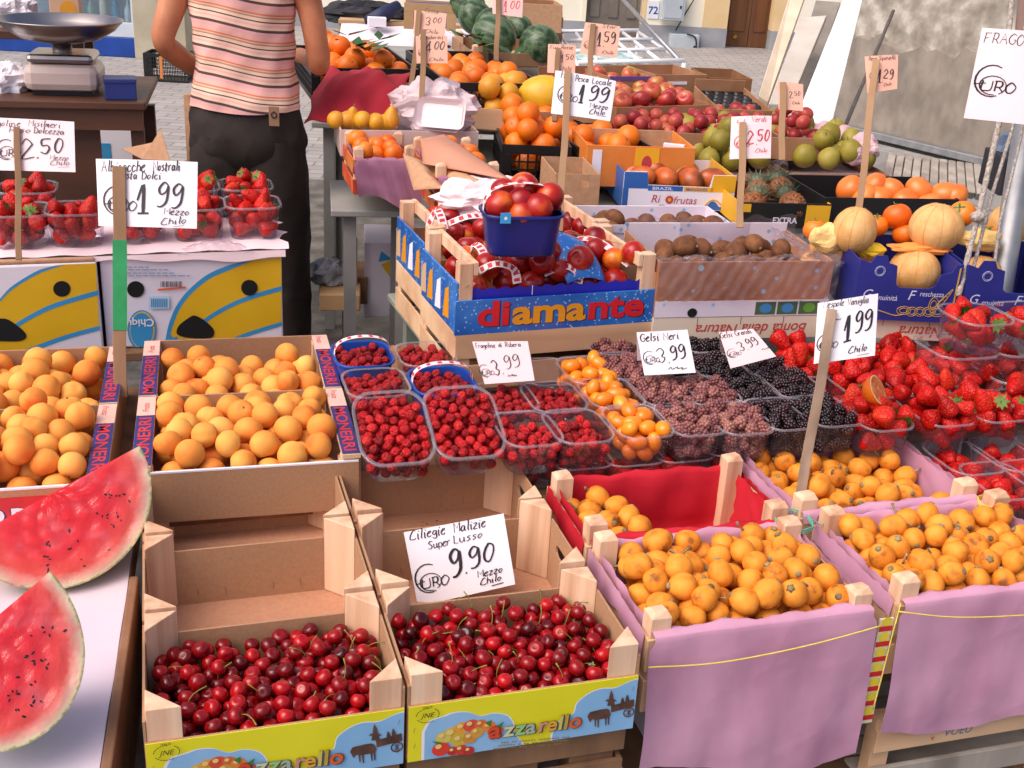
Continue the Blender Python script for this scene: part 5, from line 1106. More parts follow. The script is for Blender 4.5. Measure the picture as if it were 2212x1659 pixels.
cloth('shirt', [(.985, 0, 0, .19, .148), (1.03, 0, 0, .188, .144), (1.1, 0, 0, .172, .13), (1.2, 0, 0, .172, .13), (1.3, 0, 0, .182, .135), (1.38, 0, 0, .19, .13), (1.44, 0, 0, .17, .11), (1.49, 0, .005, .09, .08), (1.51, 0, .01, .07, .07)], SHIRT, man, stripe=True, N=60, sub=7)
for s in (-1, 1): cloth('sleeve', [(1.35, s*.232, -.01, .062, .068), (1.4, s*.205, 0, .07, .075), (1.46, s*.15, 0, .06, .07)], SHIRT, man, stripe=True, N=24)
TRO = mat('dark_brown_trousers', ['#1C1512', '#261D19', '#2E2420'], .85, 10, 0, .25, 60); creases(TRO, 5, .6, .02)
for s in (-1, 1): cloth('trouser_leg', [(.06, s*.118, -.02, .1, .115), (.3, s*.115, .0, .102, .11), (.5, s*.11, .01, .106, .112), (.72, s*.102, 0, .114, .13), (.84, s*.094, 0, .108, .14), (.9, s*.088, 0, .1, .14)], TRO, man, N=32)
cloth('trousers', [(.8, 0, 0, .17, .12), (.86, 0, 0, .204, .156), (.93, 0, 0, .2, .15), (1.0, 0, 0, .18, .134), (1.035, 0, 0, .176, .13)], TRO, man, N=40)
cloth('belt', [(1.008, 0, 0, .184, .139), (1.038, 0, 0, .181, .136)], mat('leather_belt', '#2A1812', .5), man, N=40)
m = MB(); m.box((.1, -.145, .95), (.135, -.141, 1.01), mat('leather_patch', '#8A6A4E', .6)); m.tube([(.1175+.009*math.cos(a*PI/8), -.1465, .985+.009*math.sin(a*PI/8)) for a in range(17)], .002, INK, 5); m.build('patch', man)
m = MB(); m.tube([(.045, -.153, .905), (.13, -.136, .9)], .0016, MC['leather_belt'], 5); m.tube([(0, -.136, 1.0), (0, -.152, .92), (0, -.15, .86), (0, -.13, .82)], .002, MC['leather_belt'], 5); m.build('pocket_seam', man, smooth=True)
for s in (-1, 1): m = MB(); ovoid(m, .05, mat('black_shoe', '#121012', .4), n=14, k=9); m.v = [(x+s*.118, y*2.6+.05, z*.9+.045) for x, y, z in m.v]; m.build('shoe', man, smooth=True)
# ------------------------------------------------------------------ berry punnets
zB = .635; PG = 'punnets of berries on the berry table'
HND = (.052, 0)
blue = dict(m=BLUEPL, handle=(.05, 0))
ws_stuff = MB()
wsl = [((783, 762), 'blue punnet of wild strawberries with paper handle, beside the printed rail', dict(W=.135, L=.16, **blue), 55, 1), ((920, 762), 'clear punnet of wild strawberries at the back, right of a blue punnet', dict(W=.135, L=.15), 50, 1),
       ((812, 824), 'clear punnet of wild strawberries in front of rear blue punnet', dict(W=.14, L=.16), 60, 1), ((955, 820), 'blue punnet of wild strawberries with paper handle, in the middle', dict(W=.14, L=.16, **blue), 55, 1),
       ((851, 921), 'large tilted clear punnet of wild strawberries at the left front', dict(W=.15, L=.2, tilt=R_(22)), 105, 0), ((1003, 909), 'large tilted clear punnet of wild strawberries right of its twin', dict(W=.15, L=.2, tilt=R_(22)), 105, 0),
       ((1093, 855), 'small clear punnet of wild strawberries in front of the 3,99 card', {}, 50, 1), ((1196, 854), 'small clear punnet of wild strawberries behind, next to kumquats', {}, 50, 1),
       ((1139, 923), 'small clear punnet of wild strawberries above the brown crate corner', {}, 45, 0), ((1248, 917), 'small clear punnet of wild strawberries left of front kumquats', {}, 45, 0)]
for i, (px, lb, kw, n_, st_) in enumerate(wsl):
    T = tub(px, zB+(.012 if 'tilt' in kw else 0), lb, PG, **kw)
    nm = ['', 'left big tilted', 'right big tilted', 'small left front', 'small right front'][[4, 5, 8, 9].index(i)+1] if i in (4, 5, 8, 9) else ''
    fill_tub(T, P_WS, .0108, n_, f'red wild strawberry in the {nm} clear punnet', 'wild strawberry', f'wild strawberries in the {nm} punnet', 'any', 60+i, .02, stuff=ws_stuff if st_ else None, z0=.036 if st_ or 'tilt' in kw else .03, s=.93)
    if not st_: fill_tub(T, P_WS, .0108, 45 if 'tilt' in kw else 30, '', '', '', 'any', 70+i, -.03, stuff=ws_stuff, z0=.004, s=.84)
tag(ws_stuff.build('wild_strawberries', smooth=True), 'red wild strawberries in the six rear punnets and at the bottom of the front ones', 'wild strawberries', kind='stuff')
for i, (px, lb) in enumerate((((1271, 796), 'rear clear punnet of orange kumquats'), ((1320, 846), 'middle clear punnet of orange kumquats'), ((1377, 907), 'front clear punnet of orange kumquats'))):
    T = tub(px, zB, lb, PG); fill_tub(T, P_KQ, .0185, 26, 'orange kumquat in the '+['rear', 'middle', 'front'][i]+' clear punnet', 'kumquat', 'kumquats in the '+['rear', 'middle', 'front'][i]+' punnet', 'any', 80+i, .022, z0=.004)
mst = MB()
ml = [((1317, 737), 'clear punnet of dull red mulberries at the very back'), ((1347, 787), 'clear punnet of dull red mulberries left of the black writing card'), ((1430, 842), 'clear punnet of dull red mulberries below the gelsi neri card'), ((1527, 841), 'clear punnet of dull red mulberries beside the black ones, second row'), ((1489, 902), 'front clear punnet of dull red mulberries next to kumquats'), ((1592, 900), 'front clear punnet of dull red mulberries beside black mulberries')]
for i, (px, lb) in enumerate(ml):
    T = tub(px, zB, lb, PG); fill_tub(T, P_PM, .013, 16, '', '', '', 'any', 290+i, -.03, stuff=mst, z0=.003, s=.82); fill_tub(T, P_PM, .0135, 36, 'dull purplish red mulberry in a clear punnet', 'mulberry', 'dull red mulberries in punnets', 'any', 90+i, .02, z0=.036)
bl_ = [((1511, 733), 'clear punnet of black mulberries at the back between two cards'), ((1546, 787), 'clear punnet of black mulberries under the gelsi grandi card'), ((1655, 784), 'clear punnet of black mulberries behind, next to strawberries'), ((1612, 834), 'clear punnet of black mulberries in the second row'), ((1708, 826), 'clear punnet of black mulberries in the second row by stake'), ((1686, 891), 'front clear punnet of black mulberries left of the stake'), ((1781, 884), 'front clear punnet of black mulberries right of the stake')]
for i, (px, lb) in enumerate(bl_):
    T = tub(px, zB, lb, PG); fill_tub(T, P_BM, .013, 16, '', '', '', 'any', 300+i, -.03, stuff=mst, z0=.003, s=.82); fill_tub(T, P_BM, .0135, 36, 'black mulberry in a clear punnet', 'mulberry', 'black mulberries in punnets', 'any', 100+i, .02, z0=.036)
tag(mst.build('mulberries', smooth=True), 'mulberries at the bottom of the clear punnets', 'mulberries', kind='stuff')
sl_ = [((1890, 893), 'front'), ((2020, 884), 'front'), ((2130, 876), 'front'), ((2235, 868), 'front'), ((1862, 828), 'second'), ((1975, 820), 'second'), ((2085, 812), 'second'), ((2195, 806), 'second'), ((1745, 783), 'third'), ((1850, 776), 'third'), ((1960, 768), 'third'), ((2060, 760), 'third')]
cnt = {}; lo = MB()
for i, (px, rw) in enumerate(sl_):
    cnt[rw] = cnt.get(rw, 0)+1; T = tub(px, zB-.002, f'clear punnet of large strawberries, {["leftmost", "second from the left", "third from the left", "rightmost"][cnt[rw]-1]} in the {rw} row', 'punnets of large strawberries')
    fill_tub(T, P_SB, .0225, 7, '', '', '', 'any', 320+i, 0, stuff=lo, z0=.004); fill_tub(T, P_SN, .0232, 14, f'large red strawberry heaped in the {rw} row of punnets', 'strawberry', f'large strawberries in the {rw} row', 'any', 120+i, .06, z0=.045, s=1.06)
for i, (px, z, n_) in enumerate((((2108, 676), .80, 12), ((2225, 672), .80, 12))):
    T = tub(px, z, ['upper clear punnet of strawberries stacked beside the melon carton', 'upper clear punnet of strawberries at the right edge'][i], 'upper strawberry punnets', .14, .15, .085); fill_tub(T, P_SB, .022, n_, 'red strawberry in the upper stacked punnets', 'strawberry', 'strawberries in upper punnets', 'any', 140+i, .035, z0=.02)
for i, (px, z) in enumerate((((2065, 745), .715), ((2185, 740), .715), ((2190, 800), .665))): tub(px, z, ['empty clear punnet stack under the upper strawberries', 'empty clear punnet stack at the right edge, upper', 'empty clear punnet at the right edge behind large strawberries'][i], 'empty clear punnets', .16, .16, .09)
# dim lower layer of punnets under film
for i, (px, n_) in enumerate((((1180, 978), 8), ((1252, 985), 9), ((1362, 978), 9), ((1470, 970), 9), ((1578, 958), 8), ((2080, 985), 14), ((2180, 978), 14), ((2275, 970), 10), ((2165, 1035), 12), ((2255, 1028), 12))):
    T = tub(px, .565, ['lower clear punnet below the front small punnets', 'lower clear punnet under the large strawberries'][i > 4], ['lower row of punnets by the brown crates', 'lower row of punnets at the right'][i > 4], .13, .165 if i > 4 else .11, .06)
    fill_tub(T, P_SB, .021, n_, '', '', '', 'any', 150+i, .0, stuff=lo)
tag(lo.build('strawberries', smooth=True), 'strawberries in the lower punnets and under the heaped ones', 'strawberries', kind='stuff')
for i, (A, B, C_, D_) in enumerate(()):
    P = [at(*p, .575) for p in (A, B, C_, D_)]; m = MB(); o_ = P[0]
    m.grid(lambda a, b: tuple((P[0]*(1-a)+P[1]*a)*(1-b)+(P[3]*(1-a)+P[2]*a)*b-o_+Vector((0, 0, .006*math.sin(a*31+b*9)*math.sin(b*11)))), 40, 8, FILMW); o = m.build('plastic_film', smooth=True); o.location = o_
    tag(o, ['clear film over the lower punnets by the brown crates', 'clear film over the lower strawberries at the right'][i], 'plastic film')
# half blood orange lying on the strawberries
c = at(1897, 842, .70); t = thing('orange_half', 'cut blood orange half lying on the large strawberries', 'orange', c); t.rotation_euler = ((CAM-c).normalized()*.55+CR*.75+CU*.25).to_track_quat('Z', 'Y').to_euler()
m = MB(); m.lathe([(.034*math.cos(a), -.034*math.sin(a)) for a in [PI/2*k/8 for k in range(8, -1, -1)]], ORM, 20); m.build('peel', t, smooth=True)
m = MB(); m.lathe([(.034, 0), (.0315, .0006)], mat('orange_pith', '#EED8A8', .5), 24); m.lathe([(.0315, .0006), (.015, .0012), (0, .0012)], mat('orange_pulp', ['#C8482A', '#DC7A3A', '#E8A060'], .3, 120), 24); m.build('cut_face', t)
# berry table, tray edge behind the wild strawberries
b0 = ab(at(1150, 1010, .56)); GTAB = mat('grey_green_table', ['#8C9488', '#9AA296'], .5, 6)
slab('berry_table', 'wooden table under the berry punnets', S0, ab(at(790, 990, .55))[0]-.02, ab(CRr[2].p(0, CRr[2].D, 0))[1]+.012, ab(at(2212, 900, .55))[0]+.25, b0[1]+.9, .498)
slab('berry_table', 'short shelf behind the red lined crate', S0, ab(Q1.base)[0]+.0, ab(Q1.base)[1]+Q1.D+.012, ab(Q1.base)[0]+.4, ab(CRr[2].p(0, CRr[2].D, 0))[1]+.008, .498)
kd = at(1190, 800, .6); t = thing('carton', 'pinkish cardboard tray standing behind the small wild strawberries', 'carton', at(1135, 790, .56), YAW); m = MB()
m.box((0, .16, 0), (.4, .165, .09), CARD); m.box((0, 0, 0), (.4, .16, .004), CARD); m.build('tray_board', t, bevel=.001)
tub((1180, 800), .615, 'empty clear punnet behind the small wild strawberries', 'empty clear punnets')
def tent(quad, D, label, lines, paper, depth=.05):
    r_ = sign(quad, D, label, lines, paper, None, bow=.001, sw=.07, name='price_card'); TL, TR, BR, BL_ = [atD(*q, D)-r_.location for q in quad]
    m = MB(); k = Vector((0, depth, 0))+(BL_-TL)*.75-(BL_-TL)
    m.grid(lambda a, b: tuple((TL+(TR-TL)*a)*(1-b)+(TL+(TR-TL)*a+(BL_-TL)*.85+Vector((-.01, depth, 0)))*b+Vector((0, .001, 0))), 2, 2, paper); m.build('card_back', r_)
tent([(1020, 738), (1140, 737), (1155, 822), (1047, 830)], Dat((1100, 835), zB+.01), 'pale pink tent card with 3,99 in blue ink', [('Fragoline', (1028, 752), (1072, 751), 11), ('di', (1078, 750), (1086, 750), 10), ('Ribera', (1092, 750), (1128, 749), 11), ('€', (1040, 815), 0, 28), ('3', (1072, 813), (1088, 810), 34, .06), (',', (1090, 808), (1095, 808), 16), ('99', (1094, 796), (1132, 790), 26, .06), ('~', (1102, 818), (1128, 815), 12, .12)], PINKP)
tent([(1375, 718), (1485, 712), (1503, 805), (1392, 811)], Dat((1440, 812), zB+.03), 'white tent card reading Gelsi Neri 3,99', [('Gelsi', (1384, 738), (1425, 735), 16, .12), ('Neri', (1434, 735), (1468, 731), 15, .12), ('€', (1393, 788), 0, 29), ('3', (1422, 784), (1442, 780), 30, .06), (',', (1444, 782), (1449, 782), 16), ('99', (1448, 774), (1484, 768), 26, .1), ('~', (1442, 800), (1490, 796), 14, .1)], WHITE)
tent([(1553, 718), (1626, 710), (1677, 770), (1578, 796)], Dat((1620, 797), zB+.03), 'pink tilted tent card reading Gelsi Grandi 3,99', [('Gelsi', (1557, 731), (1582, 728), 12, .1), ('Grandi', (1588, 727), (1622, 721), 12, .1), ('€', (1574, 775), 0, 20), ('3', (1594, 763), (1605, 760), 22, .06), (',', (1607, 760), (1610, 760), 10), ('99', (1608, 754), (1630, 747), 18, .08), ('~', (1630, 768), (1660, 762), 9, .12)], PINKP, .07)
# ------------------------------------------------------------------ nectarine crates
N1 = Fr((990, 573), (1400, 536), .86, yaw=R_(21), depth=.31, h=.172); N2 = N1.shift(.015, N1.D+.006); NS = .0
DRP = mat('dewy_blue_print', ['#1E56A8', '#2A68B8', '#3A7CC8'], .3, 8, 0, dots=(95, .16, '#9CC4EC')); ROYAL = mat('royal_blue_print', ['#1A1E9C', '#2428B0'], .45, 8); DYE = mat('diamante_yellow', '#E0961E', .4); DRE = mat('diamante_red', '#D0202C', .4)
def nectarine_crate(fr, label, printed):
    W, D, h = fr.W, fr.D, fr.h; t = .006; c = thing('wooden_crate', label, 'crate', fr.base, fr.yaw, 'nectarine crates'); p = .034
    MB().box((t, t, 0), (W-t, D-t, .006), WOODX).build('crate_floor', c)
    fp = MB().box((-.003, 0, -.004), (W+.003, t, .083), DRP).build('front_panel', c, bevel=.001); MB().box((0, D-t, 0), (W, D, .09), WOODX).build('back_panel', c, bevel=.001)
    for s in (0, 1):
        x = 0 if not s else W-t
        sp = MB().box((x, t+.001, 0), (x+t, D-t-.001, .125), DRP if not s else WOODX).build('side_panel', c, bevel=.001)
        if not s:
            m = MB(); T = Matrix(((0, 0, -1, -.0006), (-1, 0, 0, 0), (0, 1, 0, 0), (0, 0, 0, 1)))
            for k, (ys, mm) in enumerate(((.06, DYE), (.13, MC['white_paper']), (.2, DYE), (.26, mat('pale_wood_print', '#C8A884', .6)))): m.poly([(-ys-.05, .012), (-ys, .02), (-ys-.005, .1), (-ys-.035, .085)], mm, T)
            m.build('printed_label', sp)
        for b in (0, 1): y = t+.0005 if not b else D-t-p; xx = t+.0005 if not s else W-t-p; MB().box((xx, y, .006), (xx+p, y+p, h), WOOD).build('corner_post', c, bevel=.0015)
        xx = t+p+.001 if not s else W-t-p-.013; MB().box((xx, t+.001, h-.03), (xx+.012, D-t-.001, h+.002), WOOD).build('rail', c, bevel=.0015)
    if printed:
        m = MB(); N = 40; z0 = .084; xs = [t+p+.002+(W-2*t-2*p-.004)*k/N for k in range(N+1)]
        m.add([(x, .014, z0-.05) for x in xs]+[(x, .014, z0+.022+.004*math.sin(k*1.9)) for k, x in enumerate(xs)], [(k, k+1, N+2+k, N+1+k) for k in range(N)], ROYAL); m.box((W*.37, .0125, z0), (W*.373, .0135, z0+.024), WHITE); m.build('blue_liner', c)
        m = MB(); m.grid(lambda a, b: (W*(.42+.25*b-.12*b*b)+W*.22*(1-.1*b)*(1-a)*1.0+.0, .2*(1-b)+.02, .178-.075*b*b+.02*math.sin(PI*b)*.4+.014*math.sin(PI*a)), 10, 10, DRP); m.build('cardboard_flap', c, smooth=True, solid=.0015)
        m = MB(); T = lambda x, z, o: XZ(o) @ Matrix.Translation((x, z, 0)); x = W*.1; z = .018; sz = .086
        for s_, mm in (('di', DRE), ('ama', DYE), ('nte', DRE)):
            text(m, s_, sz, INK, T(x+.0012, z-.0012, .0005), .04, 0, sx=1.36); x += text(m, s_, sz, mm, T(x, z, .0012), .033, 0, sx=1.36)+.007
        m.build('lettering', fp)
    return c
nectarine_crate(N1, 'front nectarine crate with blue diamante panel', True); nectarine_crate(N2, 'rear nectarine crate half hidden behind the blue punnet', False)
for f, lb in ((N1.shift(0, 0, -N1.h-.002, h=.15), 'plain wooden crate under the front nectarine crate'), (N2.shift(0, 0, -N1.h-.002, h=.15), 'plain wooden crate under the rear nectarine crate')): posts_crate(f, lb, 'plain crates under the nectarines', .034, -.002)
fill(N1, P_NE, .0325, 48, 'red nectarine with yellow blush in the diamante crate', 'nectarine', 'nectarines in the front crate', .045, None, .03, None, .05, .2, 'any', seed=31, base=lambda x, y: .05+.01*math.sin(PI*x/.5))
fill(N2, P_NE, .0325, 36, 'red nectarine in the rear nectarine crate', 'nectarine', 'nectarines in the rear crate', .045, None, .03, None, .06, .2, 'any', seed=32)
bz = at(1127, 452, .985); T = tub(None, 0, 'big royal blue punnet of nectarines with paper handle', None, .185, .13, .10, mat('deep_blue_plastic', ['#0C1C5E', '#12267A'], .3, 5), loc=bz, handle=(.075, -.01), yaw=N1.yaw-R_(8))
o = bpy.data.objects.new('x', None); bpy.data.objects.remove(o)
for k, (dx, dy, dz) in enumerate(((-.05, -.02, .012), (.035, -.03, .012), (-.005, -.01, .02), (.06, .0, .03), (0, .03, .045), (-.045, .03, .03), (.05, .035, .02), (0, -.03, -.005))):
    place(P_NE[0], bz+Vector((dx*1.02+.002, dy+dx*.15, dz)), rot('any'), 1.08, 'red nectarine piled in the big blue punnet', 'nectarine', 'nectarines in the blue punnet')
m = MB(); m.box((-.012, -.003, -.012), (.012, 0, .012), mat('light_blue_tag', '#3AA0DC', .4)); m.poly([(.004*math.cos(a*PI/5), .004*math.sin(a*PI/5)) for a in range(10)], WHITE, XZ(.0036)); o = m.build('tag'); o.matrix_world = Matrix.Translation(atD(1092, 471, (bz-CAM).dot(_F)-.075)) @ Matrix.Rotation(N1.yaw-R_(8), 4, 'Z'); tag(o, 'small light blue square tag on the big blue punnet', 'tag')
def pstrap(pts, label):
    """printed red and white paper strap"""
    P = smooth([tuple(p) for p in pts], 5); m = MB(); w2 = .011
    for k in range(len(P)-1):
        a, b = Vector(P[k]), Vector(P[k+1]); d = (b-a).normalized(); s = d.cross(Vector((0, -.5, 1))).normalized()*w2
        m.add([a-s, b-s, b+s, a+s], [(0, 1, 2, 3)], PINKP)
        if k % 2: nn = s.cross(d).normalized()*.0008; nn = nn if nn.z > 0 else -nn; m.add([a-s*.65+nn, b-s*.65+nn, b+s*.65+nn, a+s*.65+nn], [(0, 1, 2, 3)], RINK)
    tag(m.build('paper_strap'), label, 'strap', 'red and white paper straps')
for i, (f, q) in enumerate(((N1, [(.07, .06, .135), (.11, .05, .155), (.15, .035, .145), (.16, .028, .11)]), (N1, [(.08, .17, .15), (.09, .15, .175), (.1, .12, .165), (.1, .1, .14)]), (N1, [(.36, .22, .15), (.4, .17, .172), (.43, .12, .165), (.47, .06, .13)]), (N1, [(.24, .06, .12), (.29, .05, .14), (.32, .035, .125), (.32, .03, .1)]), (N2, [(.03, .1, .15), (.045, .08, .2), (.05, .05, .19), (.055, .03, .16)]), (N2, [(.07, .05, .17), (.12, .04, .19), (.17, .05, .185), (.2, .06, .16)]))):
    pstrap([f.p(*p) for p in q], ['red and white strap at the front left of the diamante crate', 'red and white strap behind the front left one', 'red and white strap at the right of the diamante crate', 'red and white strap in the middle beside the blue flap', 'red and white strap standing at the rear left crate corner', 'red and white strap lying on the rear nectarines'][i])
string([N1.p(.02, .0, .115), N1.p(.2, .12, .185), N1.p(.3, .2, .19), N1.p(.5, .1, .165)], GREEN, 'thin green string stretched over the diamante nectarines', .0009)
crumple('paper_sheet', 'crumpled white wrapping paper behind the blue nectarine punnet', atD(1050, 432, 3.25), .14, .1, .062, PINKP, 'paper', 8, 22)
slab('stall_table', 'grey green metal topped table under the nectarine crates', N1, -.05, -.02, 1.9, .75, N1.base.z-.152-.0, .02, GTAB) if False else None
zt2 = N1.base.z-.155; P0 = N1.p(0, 0, 0); fT = Fr(o=(P0.x, P0.y, 0), yaw=N1.yaw, W=1, depth=1)
slab('stall_table', 'grey green topped table under the nectarine and kiwi crates', fT, .03, .04, 1.75, .78, zt2, .02, GTAB)
# ------------------------------------------------------------------ kiwi cartons
K1 = Fr((1412, 686), (1800, 682), .70, W=.47, depth=.30, h=0); K1 = Fr(o=K1.o, yaw=R_(13), W=.47, depth=.30, h=0); KW = mat('white_carton_blue_dots', ['#D8CCD8', '#E2D6E2'], .5, 5, dots=(26, .13, '#7FB4DC')); KB = mat('brown_film_wrap', ['#9C6646', '#AC7654', '#B88462'], .3, 5, 0, .5, 16, dots=(22, .13, '#9CC4DC'))
GRN = mat('kiwi_label_green', ['#3E5A3A', '#4C6A48'], .5, 20)
def tray(fr, label, front, hh, name='carton', grp=None, inner=None, lip=0, bottom_print=None, side=None):
    W, D = fr.W, fr.D; c = thing(name, label, 'carton', fr.base, fr.yaw, grp); t = .005
    f = MB().box((0, 0, 0), (W, t, hh), front).build('front_panel', c, bevel=.0015); MB().box((0, D-t, 0), (W, D, hh+lip), inner or front).build('back_panel', c, bevel=.0015)
    for x in (0, W-t): MB().box((x, t, 0), (x+t, D-t, hh), side or front).build('side_panel', c, bevel=.001)
    MB().box((t, t, 0), (W-t, D-t, .005), inner or CARD).build('carton_floor', c); return c, f
c, f = tray(K1, 'front kiwi carton wrapped in film with blue dots', KB, .145, inner=KW, lip=.02)
m = MB(); m.box((.0, -.0015, .0), (K1.W, 0, .042), KW)
for k, x in enumerate((.27, .33, .39)): m.box((x, -.0026, .004), (x+.055, -.0016, .038), GRN); m.poly([(x+.028+.017*math.cos(a*PI/8), .021+.013*math.sin(a*PI/8)) for a in range(16)], [mat('label_blue', '#3C86BC', .4), mat('label_blue', ''), mat('kiwi_slice', '#5E9A3A', .4)][k], XZ(.003))
m.poly(circ(.1, .012, .013, .012), DARK, XZ(.003)); m.build('printed_label', f)
def kf(a, b):
    x = -.008+(K1.W+.016)*a; P = smooth([(-.012, .05), (-.014, .1), (-.008, .15), (.006, .158), (.02, .15)], 4); y, z = P[int(round(b*(len(P)-1)))]
    return (x, y+.004*math.sin(a*37+b*16)-.005+.003*math.sin(a*90-b*22), z+.005*math.sin(a*25+b*3))
m = MB(); m.grid(kf, 90, 16, FILMW); m.grid(lambda a, b: (-.004+(K1.W+.03)*a, .29+.02*math.sin(a*9), .12+.06*b+.008*math.sin(a*30+b*4)), 40, 6, FILMW); m.grid(lambda a, b: (K1.W-.05+.1*a+.01*math.sin(b*20), .01+.3*b, .15-.03*a+.012*math.sin(b*23+a*9)), 8, 30, FILMW)
o = m.build('plastic_wrap', smooth=True); o.matrix_world = K1.M; tag(o, 'wrinkled clear film over the front kiwi carton', 'plastic wrap')
fill(K1, P_KI, .029, 24, 'brown kiwi in the front film wrapped carton', 'kiwi', 'kiwis in the front carton', .01, .44, .02, .26, .085, .21, 'lie', seed=33)
K2 = K1.shift(-.085, .36, .02); K2.W = .46; c, f = tray(K2, 'rear white kiwi carton with blue dots and notched front', KW, .1, inner=KW)
m = MB()
for k in range(3): m.box((.02+.15*k, -.004, .10), (.14+.15*k, 0, .122), KW)
m.build('front_flaps', f); fill(K2, P_KI, .029, 18, 'brown kiwi in the rear white carton', 'kiwi', 'kiwis in the rear carton', .02, .44, .02, .27, .045, .125, 'lie', seed=34)
def upside(fr, label, word, x0):
    W, D, h = fr.W, fr.D, fr.h; c = thing('wooden_crate', label, 'crate', fr.base, fr.yaw, 'pale crates with red upside down lettering'); t = .006; PW = mat('pale_crate_board', ['#CDBBA6', '#DCCBB8'], .7, 9, .1, .1, 50, stretch=(.12, 1, 1))
    f = MB().box((0, 0, 0), (W, t, h), PW).build('front_panel', c, bevel=.001); MB().box((0, D-t, 0), (W, D, h), PW).build('back_panel', c)
    for x in (0, W-t): MB().box((x, t, 0), (x+t, D-t, h), PW).build('side_panel', c)
    MB().box((t, t, h-.006), (W-t, D-t, h), PW).build('crate_board', c); m = MB(); text(m, word, .04, mat('faded_red_print', '#B84A44', .6), XZ(.0006) @ Matrix.Translation((x0, h*.66, 0)) @ Matrix.Rotation(PI, 4, 'Z'), .012, .25); m.build('lettering', f)
    for k in range(3): MB().box((W*.25*(k+1), -.0008, h-.02), (W*.25*(k+1)+.001, 0, h), INK).build('staple', f)
upside(Fr(o=K1.o-Vector((0, 0, .002)), yaw=K1.yaw, W=.47, depth=.3, h=.06), 'pale crate with upside down red lettering under front kiwis', 'Bontà della Natura', .42)
# ------------------------------------------------------------------ melon cartons
MLN = mat('melon_carton_blue', ['#1C2472', '#26308A'], .45, 6); GOLD = mat('gold_print', '#C09A3A', .45); WPR = mat('pale_print', '#C8CCE4', .45)
M1 = Fr((1838, 688), (2046, 690), .72, depth=.3, W=.27, h=0); M1 = Fr(o=M1.o, yaw=R_(2), W=(at(2046, 690, .72)-at(1838, 688, .72)).length, depth=.26, h=0)
def melon_carton(fr, label):
    W, D = fr.W, fr.D; h = .155; c = thing('carton', label, 'carton', fr.base, fr.yaw, 'blue melon cartons'); t = .004
    ol = [(0, 0), (W, 0), (W, h), (W*.93, h-.004), (W*.9, h-.022), (W*.8, h-.03), (W*.76, h-.06), (W*.70, h-.068), (W*.42, h-.068), (W*.38, h-.06), (W*.36, h-.012), (W*.28, h-.006), (W*.25, h+.012), (W*.14, h+.012), (W*.1, h-.008), (0, h)]
    m = MB(); plate(m, ol, [], t, MLN); f = m.build('front_panel', c); MB().box((0, D-t, 0), (W, D, h), MLN).build('back_panel', c)
    for x in (0, W-t): MB().box((x, t+.0005, 0), (x+t, D-t, h-.004), MLN).build('side_panel', c)
    MB().box((t, t, 0), (W-t, D-t, .004), CARD).build('carton_floor', c); m = MB(); T = lambda x, z: XZ(.0006) @ Matrix.Translation((x, z, 0))
    text(m, 'G', .034, WPR, T(W*.08, .056), .0, .25); text(m, 'enuinità', .02, WPR, T(W*.2, .053), 0, .15, sx=.9); text(m, 'F', .036, WPR, T(W*.52, .057), 0, .25); text(m, 'reschezza', .019, WPR, T(W*.63, .068), 0, .1, sx=.82)
    for r_, w_ in ((.0125, .0012), (.0095, .0008)):
        P = [(W*.2+r_*math.cos(a*PI/12), .128+r_*math.sin(a*PI/12), -.0006) for a in range(25)]; m.tube([(x, y2, z) for x, z, y2 in P], w_*.5, WPR, 4)
    rd = random.Random(4)
    m.tube([(x, -.0008, z) for x, z in smooth([(W*.02, .012), (W*.15, .03), (W*.3, .022), (W*.42, .014), (W*.5, .018)], 4)], .0012, GOLD, 4)
    for cx_, cz_, rx, rz in ((.5, .028, .018, .011), (.58, .026, .014, .012), (.66, .027, .013, .012), (.75, .028, .016, .013), (.83, .03, .018, .014), (.78, .046, .012, .02)):
        for s in (1, .6): m.tube([(W*cx_+rx*s*math.cos(a*PI/8), -.0008, cz_+rz*s*math.sin(a*PI/8)) for a in range(17)], .0008, GOLD, 4)
    for k in range(4): m.tube([(x, -.0008, z) for x, z in smooth([(W*.8, .04), (W*(.84+.02*k), .06+.006*k), (W*(.88+.02*k), .058+.01*k), (W*.86, .045)], 4)], .0008, GOLD, 4)
    m.box((W*.965, -.0012, .002), (W*.98, -.0002, h-.01), GOLD); m.build('printed_design', f); return c
melon_carton(M1, 'blue melon carton with white lettering, front left of pole'); M2 = M1.shift(M1.W+.012, .0); melon_carton(M2, 'blue melon carton partly behind the grey pole')
upside(Fr(o=M1.o+Vector((-.03, .02, -.002)), yaw=R_(2), W=.48, depth=.28, h=.055), 'pale crate with upside down red lettering under melon cartons', 'Bontà della Natura', .47)
RIBM = mat('melon_stripe', ['#C08E5C', '#C89866'], .6, 20)
def melon(c, r, label, sq=.95, rotz=0, tilt=0):
    mb = MB(); ovoid(mb, r, WMM, rz=r*sq, n=60, k=24, lobes=10, lobe_amp=.02, top=.03); o = mb.build('melon', smooth=True); o.location = c; o.rotation_euler = (tilt, 0, rotz); tag(o, label, 'melon', None); m = MB()
    for k in range(10):
        a = 2*PI*(k+.5)/10
        P = []
        for j in range(2, 19):
            ph = -PI/2+PI*j/20; q = math.cos(ph)*(1-.02*.6)*r*1.003; P.append((q*math.cos(a), q*math.sin(a), math.sin(ph)*r*sq*1.003))
        m.tube(P, .0009, RIBM, 4)
    m.build('rib_lines', o)
Dm = (M1.o-CAM).dot(_F)+.06
